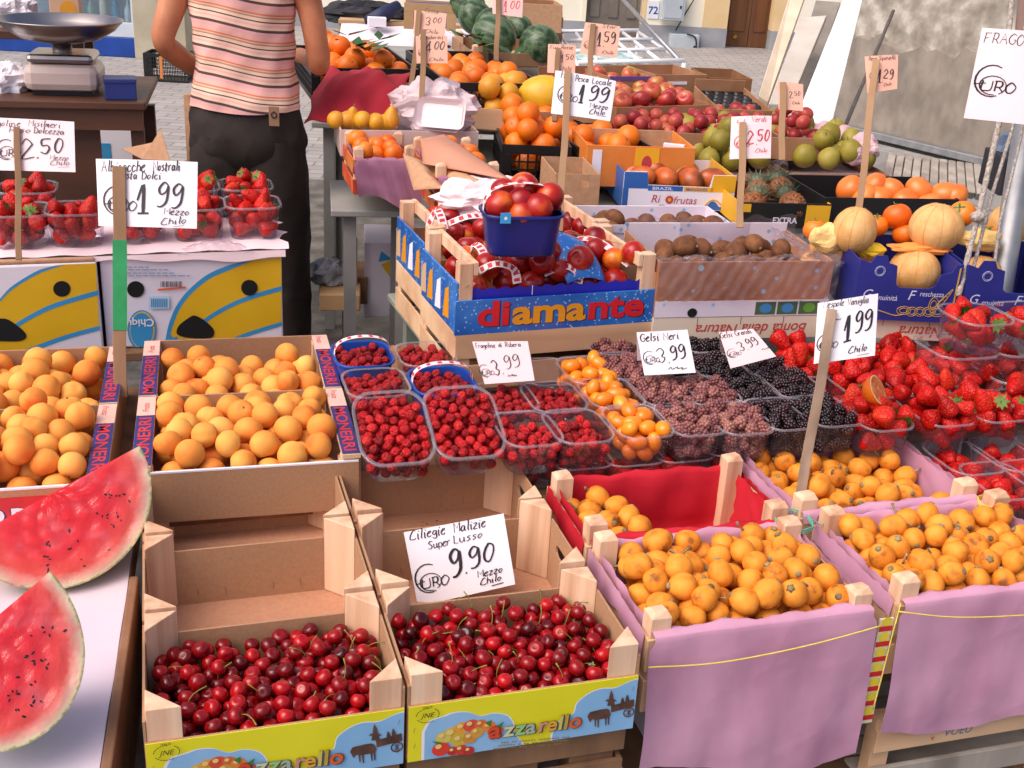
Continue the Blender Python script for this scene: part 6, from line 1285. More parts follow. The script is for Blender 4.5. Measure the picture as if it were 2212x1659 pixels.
melon(atD(1846, 497, Dm), 47*Dm/FPX, 'pale netted melon on top, left of the larger one', 1.08, .2, .1); melon(atD(2022, 492, Dm+.03), 58*Dm/FPX, 'large pale round melon on top beside the ropes', .92, .5); melon(atD(1975, 585, Dm+.03), 55*Dm/FPX, 'scarred melon inside the blue carton behind its notch', .9, 1)
melon(atD(1795, 535, Dm+.08), 46*Dm/FPX, 'melon half hidden left of the blue carton', .9, 2); melon(atD(2180, 485, Dm+.1), 45*Dm/FPX, 'greenish tan melon behind the grey pole', 1.05, 2.4); melon(atD(2120, 590, Dm+.03), 42*Dm/FPX, 'melon inside the second blue carton behind the ropes', .9, 1.4); melon(atD(1880, 590, Dm+.09), 45*Dm/FPX, 'melon deep in the blue carton at its left side', .9, .3)
melon(atD(1760, 575, Dm+.1), 38*Dm/FPX, 'melon beside the kiwi film, lowest at the left', .9, .8)
YP = mat('yellow_tissue', ['#E8BC70', '#F0CC88'], .6, 8); YB3 = mat('bright_yellow_tissue', ['#E8B818', '#F0C830'], .6, 8); OP = mat('orange_tissue', ['#E88A3A', '#F0A050'], .6, 8)
for i, (px, sx, sy, sz, mm, lb) in enumerate((((1790, 515), .05, .03, .04, YP, 'pale yellow tissue round the left melon'), ((1880, 540), .04, .03, .022, YB3, 'bright yellow tissue beside the left melon'), ((1985, 536), .085, .03, .012, OP, 'orange tissue under the large melon'), ((2115, 520), .06, .03, .03, YP, 'frayed yellow tissue behind the ropes'))): crumple('tissue_paper', lb, atD(*px, Dm+.02), sx, sy, sz, mm, 'tissue paper', 20+i, 14, .8)
# ------------------------------------------------------------------ mango carton, orange cartons
G1 = Fr((1342, 450), (1582, 456), .76, depth=.3, h=0); RB = mat('mango_blue_print', ['#2A5CA8', '#3468B4'], .45, 6); RY = mat('mango_yellow_print', ['#E0A41C', '#E8B02A'], .45, 6); RW = mat('mango_white_print', '#E6E0EC', .5)
W = G1.W; c = thing('carton', 'white blue and yellow mango carton with red lettering', 'carton', G1.base, G1.yaw); m = MB()
ol = [(0, 0), (W, 0), (W, .115), (W*.79, .115), (W*.77, .075), (W*.22, .078), (W*.2, .12), (W*.02, .12), (0, .115)]; plate(m, ol, [slot(W*.36, .009, .022, .012), slot(W*.66, .009, .022, .012)], .004, RW); f = m.build('front_panel', c)
MB().box((0, .296, 0), (W, .3, .1), RW).build('back_panel', c); MB().box((0, .0045, 0), (.004, .2955, .115), RB).build('side_panel', c); MB().box((W-.004, .0045, 0), (W, .2955, .11), RY).build('side_panel', c); MB().box((.004, .0045, 0), (W-.004, .2955, .004), CARD).build('carton_floor', c)
m = MB(); T = XZ(.0006); m.poly([(.001, .066), (W*.22, .066), (W*.205, .118), (.001, .118)], RB, T); m.poly([(W*.22, .06), (W*.53, .06), (W*.53, .076), (W*.22, .077)], RB, T); m.poly([(W*.54, .06), (W*.8, .06), (W*.8, .074), (W*.54, .0755)], RY, T); m.poly([(W*.78, .06), (W*.999, .06), (W*.999, .114), (W*.795, .114)], RY, T); m.poly([(.0, .002), (.018, .002), (.018, .066), (.0, .066)], RB, T)
m.poly(smooth([(W*.72, .002), (W*.76, .014), (W*.8, .03), (W*.84, .026), (W*.88, .012), (W*.92, .022), (W*.96, .028), (W*.999, .022)], 3)+[(W*.999, .002)], RB, XZ(.0009)); m.tube([(x, -.001, z) for x, z in smooth([(W*.72, .006), (W*.78, .032), (W*.84, .034), (W*.9, .02), (W*.98, .032)], 4)], .0022, RY, 4)
text(m, 'BRAZIL', .014, RW, XZ(.0012) @ Matrix.Translation((W*.26, .063, 0)), .01, 0, sx=1.5); text(m, 'MANGOES', .012, RB, XZ(.0012) @ Matrix.Translation((W*.56, .063, 0)), .014, 0, sx=1.25); text(m, 'Ri', .036, mat('frutas_red', '#B83A4A', .5), XZ(.0012) @ Matrix.Translation((W*.26, .022, 0)), 0, .2); text(m, 'frutas', .034, MC['frutas_red'], XZ(.0012) @ Matrix.Translation((W*.46, .02, 0)), 0, .2, sx=1.0)
x0, z0 = W*.42, .032; m.poly([(x0+.013*math.cos(a*PI/8), z0+.013*math.sin(a*PI/8)) for a in range(16)], MC['frutas_red'], XZ(.0014)); m.poly([(x0+.006*math.cos(a*PI/8), z0+.006*math.sin(a*PI/8)) for a in range(16)], RY, XZ(.0018))
for a in range(7): an = PI*a/6; m.poly([(x0+.014*math.cos(an-.1), z0+.014*math.sin(an-.1)), (x0+.014*math.cos(an+.1), z0+.014*math.sin(an+.1)), (x0+.02*math.cos(an), z0+.02*math.sin(an))], RY, XZ(.002))
m.build('printed_design', f)
for k in range(7): place(P_MG[0], G1.p(.07+.08*(k % 4), .06+.09*(k//4), .085), rot('lie'), 1, 'reddish brown mango in the open mango carton', 'mango', 'mangoes in the carton')
G2 = Fr((1300, 405), (1480, 395), .80, depth=.28, h=0); G2 = Fr(o=at(1262, 402, .80), yaw=G1.yaw, W=.36, depth=.3, h=0)
c, f = tray(G2, 'open brown carton with orange printed side behind mango carton', mat('orange_carton_print', ['#D87A30', '#E08A40'], .5, 10), .135, inner=CARD)
m = MB(); m.box((.02, -.0015, .02), (.05, 0, .12), RW); m.box((.16, -.0015, .01), (.24, 0, .13), RY); m.poly([(.2+.017*math.cos(a*PI/8), .08+.026*math.sin(a*PI/8)) for a in range(16)], MC['frutas_red'], XZ(.002)); m.build('printed_label', f)
bx = at(1455, 345, .9); t = thing('box', 'small white box with red print standing by the open carton', 'box', atD(1428, 358, (G2.o-CAM).dot(_F)+.1), R_(-15)); MB().box((0, 0, 0), (.07, .02, .075), RW).build('box_body', t, bevel=.001); MB().box((.005, -.001, .045), (.05, 0, .06), RINK).build('printed_band', t)
t = thing('carton', 'plain kraft carton with dark hand hole behind the stake', 'carton', atD(1195, 452, 3.55), R_(10)); m = MB(); plate(m, [(0, 0), (.14, 0), (.14, .11), (0, .11)], [slot(.09, .08, .035, .02)], .004, CARD); m.box((0, .0045, 0), (.004, .25, .11), CARD); m.box((.136, .0045, 0), (.14, .25, .11), CARD); m.box((.0045, .246, 0), (.1355, .25, .11), CARD); m.build('carton_body', t)
# pineapples
PC = Fr((1590, 488), (1792, 492), .755, W=.3, depth=.3, h=0); YC = mat('black_yellow_carton', ['#141414', '#1E1C18'], .5, 6); c, f = tray(PC, 'black and yellow carton holding pineapples', YC, .075, side=RY, inner=mat('dark_red_lining', ['#5A1418', '#6E1E1E'], .6, 8))
m = MB(); m.box((.22, -.0015, .005), (.298, 0, .07), RY); m.box((.01, -.0015, .045), (.04, 0, .07), RY); text(m, 'EXTRA', .026, RW, XZ(.002) @ Matrix.Translation((.115, .012, 0)), .02); m.build('printed_label', f)
def pine(c_, rz, lb):
    t = MB(); ovoid(t, .042, PIM, rz=.062, n=30, k=20, bumps=.07); o = t.build('pineapple', smooth=False); o.location = c_; o.rotation_euler = (PI/2-.25, 0, rz); tag(o, lb, 'pineapple', 'pineapples in the black carton')
    m = MB(); rd = random.Random(3)
    for k in range(34): a = k*2.4; tl = .25+.02*k; L_ = .055*rd.uniform(.7, 1.1); d = Vector((math.cos(a)*(1.1-tl), math.sin(a)*(1.1-tl), .4+tl)).normalized(); s = d.cross(Vector((0, 0, 1))).normalized()*.006; b = Vector((math.cos(a)*.012, math.sin(a)*.012, .055)); m.add([b-s, b+s, b+d*L_*.6+s*.8, b+d*L_*.6-s*.8, b+d*L_+Vector((math.cos(a), math.sin(a), -.4))*.012], [(0, 1, 2, 3), (3, 2, 4)], mat('dull_crown_leaf', ['#3A4430', '#566048', '#6E745A'], .6, 30, .5))
    m.build('crown', o)
for k, (x, y, z, rz) in enumerate(((.07, .07, .06, 2.8), (.2, .06, .065, 3.3), (.12, .17, .075, 3.0), (.21, .2, .08, 3.2))): pine(PC.p(x, y, z-.015), rz, ['pineapple at the front left of the black carton', 'pineapple at the front right of the black carton', 'pineapple behind left in the black carton', 'pineapple behind right in the black carton'][k])
# persimmons
PF = Fr((1770, 497), (2105, 500), .74, W=.46, depth=.32, h=0); c, f = tray(PF, 'black carton of pale orange persimmons behind the melons', mat('black_carton', ['#121012', '#1A181A'], .5, 6), .105, inner=MC['black_carton'])
for k, px in enumerate(((1835, 408), (1888, 402), (1925, 412), (1985, 410), (2040, 420), (1865, 425), (1955, 435), (2005, 445), (1900, 428), (2060, 425))): place(P_PS[0], atD(*px, (PF.o-CAM).dot(_F)+.13-.0004*(px[1]-400)*3), rot('up'), .98, 'pale orange persimmon in the black carton', 'persimmon', 'pale persimmons')
for k, (px, s) in enumerate((((1938, 467), .85), ((2078, 462), .8), ((1893, 487), .7), ((1955, 505), .75), ((2140, 512), .8), ((1760, 497), .7))): place(PSC[0], atD(*px, Dm+.1), rot('up'), s, 'bright orange red persimmon among the melons', 'persimmon', 'bright persimmons among the melons')
# ------------------------------------------------------------------ middle and rear tiers
CD = mat('carton_brown', ['#8A6040', '#9C7050', '#A87C5C'], .75, 10, .2); MAUVE = mat('mauve_tissue', ['#B89098', '#C4A0A8', '#CEB0B4'], .5, 10, .1, .3, 30)
# pears wrapped in tissue, two film lined trays
for i, (fl, fr_, bl, lb, gp) in enumerate((((1508, 374), (1700, 378), (1448, 296), 'film lined carton of green pears in pink tissue, left', 'pears in the left carton'), ((1706, 373), (1922, 376), (1640, 296), 'film lined carton of green pears in pink tissue, right', 'pears in the right carton'))):
    f = Fr(fl, fr_, .805, bl=bl, h=.05); c, _ = tray(f, lb, CD, .05, grp='cartons of pears', inner=MAUVE)
    fill(f, P_QU, .042, 34, 'green yellow pear in pink tissue, '+['left', 'right'][i]+' carton', 'pear', gp, .01, None, .01, None, .05, .26, 'up', seed=170+i)
    for k in range(14):
        p = f.p(random.uniform(.04, f.W-.04), random.uniform(.03, f.D-.03), .1+random.uniform(0, .04)); crumple('tissue_paper', 'pink tissue ball among the pears, '+['left', 'right'][i]+' carton', p, .046, .046, .04, MAUVE, 'tissue paper', 30+k+i*14, 12, .7)['group'] = 'tissue among the pears '+['left', 'right'][i]
    m = MB(); m.grid(lambda a, b: tuple(f.p(-.02+(f.W+.04)*a, -.015-.01*b, .05+.02*math.sin(a*14)*b-.05*b+.01)), 40, 5, FILMW); m.grid(lambda a, b: tuple(f.p(f.W+.02*b+.01*math.sin(a*17), f.D*a, .07-.04*b+.015*math.sin(a*23))), 30, 5, FILMW)
    m.grid(lambda a, b: tuple(f.p(-.01-.05*b+.015*math.sin(a*19), f.D*a, .07+.03*math.sin(b*3)-.04*b+.012*math.sin(a*27))), 30, 6, FILMW)
    tag(m.build('plastic_film', smooth=True), 'crinkled clear film over the rim of the '+['left', 'right'][i]+' pear carton', 'plastic film')
# oranges in black crates
for i, (fl, fr_, bl, lb, n_) in enumerate((((1085, 312), (1236, 318), (1050, 262), 'black plastic crate of oranges with open lattice front', 26), ((1248, 318), (1412, 318), (1225, 265), 'black plastic crate of oranges behind the open brown carton', 24))):
    f = Fr(fl, fr_, .90, bl=bl, h=.13); plastic_crate(f, lb, 'black crates of oranges')
    fill(f, P_OR, .041, n_-2, 'orange heaped in the '+['left', 'right'][i]+' black crate in the middle', 'orange', 'oranges in the '+['left', 'right'][i]+' middle crate', .012, None, .012, None, .02, .3, 'any', seed=180+i, sq=.95)
# small citrus in lilac lined crates
for i, (fl, fr_, bl, lb, n_) in enumerate((((762, 345), (900, 345), (748, 308), 'wooden crate of clementines lined with mauve paper, left of the kraft sheet', 26), ((940, 385), (1082, 385), (905, 318), 'wooden crate of clementines half covered by the kraft sheet', 34))):
    f = Fr(fl, fr_, .90, bl=bl, h=.11); c = posts_crate(f, lb, 'crates of clementines', .028, .04, wall=mat('red_yellow_crate_print', ['#B03A2A', '#C8502A', '#C8863A'], .6, 14)); liner(f, c, mat('mauve_paper', ['#94607C', '#A06C88', '#AA7892'], .75, 8), .14 if i == 0 else 0, seed=50+i, rise=.004, skew=.5)
    fill(f, P_CL, .028, n_, 'small clementine in the '+['left', 'right'][i]+' paper lined crate', 'clementine', 'clementines in the '+['left', 'right'][i]+' crate', .015, None, .015, None, .05, .16, 'any', seed=190+i)
P = [atD(*z2(*q), D) for q, D in (((745, 900), 3.5), ((900, 870), 3.6), ((1330, 1165), 3.2), ((760, 1060), 3.38))]; o_ = P[0]; m = MB()
m.grid(lambda a, b: tuple((P[0]*(1-a)+P[1]*a)*(1-b)+(P[3]*(1-a)+P[2]*a)*b-o_+Vector((0, -.02, .02))*math.sin(PI*a)*math.sin(PI*b)), 12, 12, mat('salmon_kraft', ['#B88068', '#C28A70'], .7, 8, 0, .1, 20)); o = m.build('kraft_sheet', smooth=True, solid=.002); o.location = o_; tag(o, 'large curved sheet of salmon kraft paper over the clementines', 'paper')
P = [atD(*z2(*q), D) for q, D in (((630, 990), 3.5), ((1000, 1130), 3.35), ((1250, 1200), 3.2), ((700, 1230), 3.3))]; o_ = P[0]; m = MB()
m.grid(lambda a, b: tuple((P[0]*(1-a)+P[1]*a)*(1-b)+(P[3]*(1-a)+P[2]*a)*b-o_+Vector((.01*math.sin(b*20), -.03, .03*math.sin(a*9)))*math.sin(PI*a)*math.sin(PI*b)), 14, 10, CARD); o = m.build('kraft_sheet', smooth=True, solid=.002); o.location = o_; tag(o, 'torn kraft paper scrap hanging below the salmon sheet', 'paper')
# white lined carton of pears with red cloth, foam trays
f = Fr((735, 263), (1035, 268), .97, depth=.28, h=.11); c, _ = tray(f, 'white foam lined carton with yellow pears under the red cloth', mat('frosted_liner', ['#C2A8A0', '#D0B8B0'], .5, 12, 0, .2, 40), .085, inner=WHITE)
for k, px in enumerate(((745, 260), (762, 253), (785, 262), (812, 261), (845, 254), (830, 264), (728, 258))): place(P_PR[0], atD(*px, (f.o-CAM).dot(_F)+.08), Euler((random.gauss(0, .2), random.gauss(0, .2), 1)) if k in (1, 4) else rot('lie'), .8, 'yellow pear in the white lined carton below the red cloth', 'pear', 'pears below the red cloth')
RC = mat('red_cloth', ['#8E1220', '#A21628', '#B01E30'], .85, 6, 0, .2, 25)
Dc = (f.o-CAM).dot(_F)+.22; P = [atD(*z2(*q), Dc+dd) for q, dd in (((-10, 800), -.1), ((140, 440), .3), ((690, 490), .25), ((600, 770), -.05))]; o_ = P[0]; m = MB()
def rc(a, b):
    p = (P[0]*(1-a)+P[3]*a)*(1-b)+(P[1]*(1-a)+P[2]*a)*b; w_ = math.sin(PI*a)*.6+.3
    return tuple(p-o_+Vector((.01*math.sin(b*9+a*4), -.03*math.sin(PI*b), .07*math.sin(PI*a)*math.sin(PI*b)+.009*math.sin(a*13+b*8)+.004*math.sin(a*27-b*7))))
m.grid(rc, 40, 24, RC); o = m.build('red_cloth', smooth=True, solid=.003); o.location = o_; tag(o, 'dark red cloth thrown over the yellow pears beside the man', 'cloth')
crumple('paper_sheet', 'crumpled white paper behind the foam tray', atD(935, 228, Dc), .15, .09, .085, mat('thin_white_paper', ['#D2BCC0', '#E0CCD0'], .6, 6), 'paper', 61, 20)
t = thing('foam_tray', 'empty white foam trays stacked before the crumpled paper', atD(945, 262, Dc-.12), R_(-8)) if False else thing('foam_tray', 'empty white foam trays stacked before the crumpled paper', 'foam tray', atD(948, 255, Dc-.13), R_(-8)); t.rotation_euler = (R_(62), 0, R_(-8))
for k in range(2):
    m = MB(); R0 = rrect(.16, .10, .02); R1 = rrect(.13, .075, .015); n_ = len(R0); m.add([(x, y, .02) for x, y in R0]+[(x, y, 0) for x, y in R1]+[(x, y, .017) for x, y in R0]+[(x, y, -.003) for x, y in R1], [(i, (i+1) % n_, n_+(i+1) % n_, n_+i) for i in range(n_)]+[tuple(range(n_, 2*n_))]+[(2*n_+i, 3*n_+i, 3*n_+(i+1) % n_, 2*n_+(i+1) % n_) for i in range(n_)], mat('white_foam', '#E4D4D8', .6))
    o = m.build('tray', t, smooth=False); o.location = (.01*k, .008*k, .009*k)
# rear oranges
for i, (fl, fr_, bl, lb, n_) in enumerate((((672, 146), (905, 150), (690, 98), 'black crate of large oranges behind the red cloth', 30), ((965, 178), (1178, 182), (985, 110), 'black crate of oranges in front of the watermelons', 26))):
    f = Fr(fl, fr_, 1.04, bl=bl, h=.12); plastic_crate(f, lb, 'rear black crates of oranges')
    fill(f, P_OR, .043, n_-4 if i else n_, 'orange in the '+['left', 'right'][i]+' rear crate', 'orange', 'oranges in the '+['left', 'right'][i]+' rear crate', .012, None, .012, None, .05, .26, 'any', seed=200+i, sq=.95)
    for k in range(7):
        p = f.p(random.uniform(.1, f.W-.05), random.uniform(.05, f.D-.05), .16+random.uniform(0, .03)); m = MB(); a = random.uniform(0, 6)
        for j in range(3): d = Vector((math.cos(a+j*1.3), math.sin(a+j*1.3), .3)); s = Vector((-d.y, d.x, 0))*.02; m.add([Vector((0, 0, 0)), d*.05+s, d*.095, d*.05-s], [(0, 1, 2, 3)], mat('citrus_leaf', ['#24481C', '#3A6428'], .4, 30))
        o = m.build('leaf_sprig'); o.location = p; tag(o, 'dark green leaf sprig among the '+['left', 'right'][i]+' rear oranges', 'leaf', 'leaves among the rear oranges '+['left', 'right'][i])
c, _ = tray(Fr((690, 190), (972, 200), .96, depth=.3, h=.09), 'brown carton behind the red cloth and white paper', CD, .12)
# yellow peaches and a yellow melon
f = Fr((1018, 232), (1122, 240), .965, depth=.34, h=.08); posts_crate(f, 'wooden crate of yellow peaches left of the yellow melon', None, .03, .0); fill(f, P_LE, .042, 14, 'yellow peach in the crate left of the yellow melon', 'peach', 'yellow peaches', .012, None, .012, None, .03, .2, 'any', seed=210)
f2 = Fr((1128, 240), (1240, 244), .965, depth=.32, h=.1); tray(f2, 'brown carton holding the yellow melon', CD, .1, inner=CD); m = MB(); ovoid(m, .075, mat('canary_melon', ['#C89A18', '#D8AE24', '#C0A02A'], .4, 12, 0, .2, 40), rz=.1, n=26, k=16); o = m.build('melon', smooth=True); o.location = atD(1172, 208, (f2.o-CAM).dot(_F)+.12); o.rotation_euler = (.4, PI/2-.2, .3); tag(o, 'yellow canary melon in the brown carton behind the 1,99 card', 'melon')
# apples, red plums, empty plum tray
f = Fr((1332, 232), (1545, 226), .96, bl=(1318, 172), h=.1); f.D = max(f.D, .34); tray(f, 'brown carton of green red apples behind the red plums', CD, .1, lip=.06); fill(f, P_AL, .038, 36, 'red and green apple in the brown carton', 'apple', 'apples in the brown carton', .01, None, .01, None, .07, .25, 'up', seed=220)
f = Fr((1322, 268), (1690, 285), .925, depth=.4, h=.1); tray(f, 'wide carton of small red plums', CD, .08); fill(f, P_PL, .027, 110, 'small dark red plum in the wide carton', 'plum', 'red plums in the wide carton', .01, None, .01, None, .045, .15, 'any', seed=221)
f = Fr((1694, 300), (1795, 302), .90, depth=.3, h=.08); tray(f, 'carton of red apples right of the plums', CD, .085); fill(f, P_PL, .034, 14, 'red apple in the small carton right of the plums', 'apple', 'red apples right of the plums', .01, None, .01, None, .045, .2, 'any', seed=222)
f = Fr((1552, 238), (1668, 242), .955, depth=.36, h=.06); c, _ = tray(f, 'carton with empty black moulded fruit tray', CD, .066, lip=.03); m = MB()
def cup(a, b):
    x = f.W*(.02+.96*a); y = f.D*(.02+.96*b); i = int(b*6); fx = ((a*5+(.5 if i % 2 else 0)) % 1)-.5; fy = (b*6 % 1)-.5; r2 = fx*fx+fy*fy; return (x, y, .05-.028*max(0, 1-r2/.2))
c.rotation_euler = (R_(5), 0, f.yaw); m.grid(cup, 50, 54, BLACKPL); o = m.build('moulded_tray', c, smooth=True)
f3 = Fr((1415, 172), (1528, 172), 1.0, depth=.3, h=.1); t = tray(f3, 'dark brown carton with white slot behind the apples', CD, .12, lip=.0)[0]; MB().box((.06, -.002, .08), (.15, 0, .092), WHITE).build('slot_label', t)
f3 = Fr((1530, 172), (1625, 176), 1.0, depth=.3, h=.1); tray(f3, 'brown carton with pale rim at the rear right of the apples', mat('darker_carton', ['#7A5232', '#8A6040'], .75, 10), .11)
f3 = Fr((1318, 172), (1412, 172), 1.0, depth=.3, h=.1); t = tray(f3, 'brown carton with purple rim behind the apples', CD, .11)[0]; MB().box((.0, -.002, .095), (f3.W, .007, .113), mat('purple_print', '#5E4A8A', .5)).build('printed_rim', t)
# watermelons
STR = mat('watermelon_skin', ['#1C2E1A', '#2C4628', '#587050', '#34502E'], .4, 30, 0, stretch=(1, 1, .12)); n = STR.node_tree.nodes; L = STR.node_tree.links.new
def wmelon(px, rpx, D, lb, rx=0):
    m = MB(); r_ = rpx*D/FPX; ovoid(m, r_, STR, rz=r_*1.12, n=32, k=20, top=.02); o = m.build('watermelon', smooth=True); o.location = atD(*px, D); o.rotation_euler = (PI/2+rx, .3, rx*2+.6); tag(o, lb, 'watermelon')
for px, rp_, D, lb, rx in (((1067, 80), 45, 5.1, 'striped watermelon in front, left of its neighbour', .3), ((1165, 98), 44, 5.05, 'striped watermelon in front right of the two', -.2), ((1027, 38), 36, 5.6, 'dark watermelon in the second row', .8), ((1010, 10), 36, 6.0, 'watermelon at the top edge, rearmost', .5), ((1063, 60), 38, 5.5, 'watermelon just behind the front left one', 1.2), ((1120, 62), 30, 5.6, 'watermelon between and behind the front two', .1)): wmelon(px, rp_, D, lb, rx)
f = Fr((1020, 112), (1212, 118), 1.04, depth=.55, h=.06); posts_crate(f, 'wooden crate under the watermelons', None, .04, .03, wall=OLDWOOD)
f = Fr(o=atD(1080, 66, 6.0), yaw=R_(8), W=.32, depth=.3, h=0); tray(f, 'tan carton behind the watermelons', CARD, .14, inner=CD); f = Fr(o=atD(1150, 90, 6.2), yaw=R_(8), W=.25, depth=.3, h=0); posts_crate(Fr(o=f.o+Vector((0, 0, .13)), yaw=R_(8), W=.16, depth=.25, h=.13), 'wooden crate with posts right of the tan carton', None, .03, .04, wall=CD)
# shelf with white sheet, bundle, basket at the back
f = Fr(o=atD(722, 105, 6.2), yaw=R_(5), W=.78, depth=.5, h=0); t = thing('display_shelf', 'wooden shelf covered by a white sheet behind the rear oranges', 'shelf', f.base, f.yaw)
MB().box((0, .3, .10), (.78, .45, .12), mat('tan_board', ['#B8946C', '#C8A47C'], .7, 6)).build('shelf_board', t); m = MB(); m.grid(lambda a, b: (.02+.74*a, .28*b-.02, .02+.085*b+.004*math.sin(a*15)), 20, 6, mat('white_sheet', '#DCD4DC', .6)); m.build('sheet', t, smooth=True)
for x in (.0, .74): MB().box((x, .31, -1.2), (x+.04, .35, .099), MC['tan_board']).build('leg', t)
crumple('cloth_bundle', 'dark folded umbrella cloth bundle on the rear shelf', atD(790, 30, 6.7), .26, .14, .075, mat('black_cloth', ['#12141A', '#1E2028', '#2A2C34'], .8, 10, 0, .3, 20), 'cloth', 71, 16)
m = MB(); a, b = atD(800, 50, 6.4), atD(860, 12, 6.5); m.tube([a, a*.5+b*.5, b], [.05, .045, .03], mat('dark_blue_cloth', ['#161C3C', '#222A52'], .6, 10), 12); tag(m.build('umbrella_roll', smooth=True), 'dark blue rolled umbrella lying on the black bundle', 'umbrella')
t = thing('box', 'small white box before the dark bundle', 'box', atD(795, 58, 6.3), .2); MB().box((0, 0, 0), (.1, .06, .05), WHITE).build('box_body', t, bevel=.003)
f = Fr(o=atD(872, 62, 6.0), yaw=R_(4), W=.27, depth=.2, h=0); c = thing('wooden_crate', 'tall wooden crate with blue lining left of the watermelons', 'crate', f.base, f.yaw); TB = mat('tan_slat', ['#A8845C', '#B8946C'], .7, 8)
MB().box((.02, .012, .01), (.25, .19, .12), mat('blue_lining', '#24488A', .5)).build('lining', c); MB().box((0, 0, .09), (.27, .01, .13), TB).build('top_slat', c)
for x in (0, .11, .22): MB().box((x, .0, 0), (x+.05, .01, .089), TB).build('slat', c)
MB().box((0, .191, 0), (.27, .2, .13), TB).build('back_slat', c)
# white wire rack
RD = 5.6; q = [atD(*z3(70, 155), RD+.9), atD(*z3(430, 150), RD+.9), atD(*z3(640, 290), RD), atD(*z3(150, 300), RD)]; o_ = q[3]; t = thing('wire_rack', 'white metal grid rack sloping before the cream house', 'rack', o_); WR = mat('white_enamel', '#E6E8EC', .4)
for k in range(6):
    a = k/5; m = MB(); m.tube([q[0].lerp(q[1], a)-o_, q[3].lerp(q[2], a)-o_], .010, WR, 6); m.build('rack_bar', t, smooth=True)
for k in range(4):
    b = k/3; m = MB(); m.tube([q[0].lerp(q[3], b)-o_+Vector((0, 0, .012)), q[1].lerp(q[2], b)-o_+Vector((0, 0, .012))], .011, WR, 6); m.build('rack_rail', t, smooth=True)
for p in (q[0], q[1], q[2], q[3]): m = MB(); m.tube([p-o_, Vector((p.x, p.y, 0))-o_], .012, WR, 6); m.build('leg', t, smooth=True)
crumple('plastic_bag', 'teal and white plastic bag lying under the wire rack', atD(*z3(290, 285), RD+.2), .2, .1, .05, mat('teal_bag', ['#7AA8A8', '#B8CCCC', '#D8DEDC'], .4, 6), 'plastic bag', 77, 14)
# tables that carry these tiers
def tier(name, pa, pb, z, dep, label, zb=.02):
    A, B = at(*pa, z), at(*pb, z); f = Fr(o=(A.x, A.y, 0), yaw=math.atan2(B.y-A.y, B.x-A.x), W=(B-A).length, depth=dep); return slab(name, label, f, 0, 0, f.W, dep, z, zb, GREYPAINT, True, GREYPAINT)
tier('trestle_table', (715, 455), (915, 458), .72, .42, 'grey metal trestle table under the clementines'); tier('trestle_table', (1235, 470), (2215, 505), .695, .9, 'grey table under mango, pineapple and persimmon cartons') if False else None
A = at(1240, 462, .738); slab('trestle_table', 'grey table under the mango and pineapple cartons', Fr(o=(A.x, A.y, 0), yaw=R_(6), W=1, depth=1), 0, -.08, (at(2160, 510, .738)-A).length, .42, .738, .02, GREYPAINT, True, GREYPAINT)
A = at(1060, 390, .755); slab('trestle_table', 'grey table under the oranges and pear cartons', Fr(o=(A.x, A.y, 0), yaw=R_(6), W=1, depth=1), -.35, -.0, (at(1935, 400, .752)-A).length, .75, .752, .02, GREYPAINT, True, GREYPAINT)
A = at(700, 262, .855); slab('trestle_table', 'grey table under the white lined carton, peaches and plums', Fr(o=(A.x, A.y, 0), yaw=R_(6), W=1, depth=1), -.05, .05, (at(1800, 310, .84)-A).length+.05, .9, .84, .02, GREYPAINT, True, GREYPAINT)
A = at(680, 165, .915); slab('trestle_table', 'high grey table under the rear oranges and watermelons', Fr(o=(A.x, A.y, 0), yaw=R_(6), W=1, depth=1), 0, .05, (at(1540, 180, .915)-A).length, 1.2, .915, .02, GREYPAINT, True, GREYPAINT)
# under the table: banana carton, crates in the dark
for px, D, w_, h_, mm, lb in (((786, 685), 4.2, .22, .28, BOXW, 'white and yellow carton in shade under the trestle table'), ((690, 672), 4.0, .14, .06, MC['tan_slat'], 'low wooden crate in shade behind the man')):
    p = atD(*px, D); t = thing('carton', lb, 'carton', p, R_(8)); MB().box((0, 0, 0), (w_, .25, h_), mm).build('carton_body', t, bevel=.004)
    if h_ > .1: m = MB(); m.poly(smooth([(.06, .2), (.12, .12), (.21, .05)], 3)+[(.21, .13), (.1, .22)], YB, XZ(.001)); m.poly([(.05, .21), (.1, .22), (.06, .25)], BB2, XZ(.0014)); m.build('printed_design', t)
crumple('plastic_bag', 'clear plastic bag with dark fruit in the shade behind the man', atD(712, 590, 4.1), .07, .07, .055, mat('bag_translucent', ['#7A7E86', '#A0A4AA', '#4A4248'], .3, 14), 'plastic bag', 81, 12)
p = atD(690, 655, 4.15); t = thing('wooden_crate', 'dark wooden crate with green print on the ground under the bag', 'crate', p, R_(6)); MB().box((0, 0, 0), (.17, .2, .1), OLDWOOD).build('crate_body', t, bevel=.003); MB().box((.11, -.03, .05), (.135, 0, .25), WOOD).build('post', t)
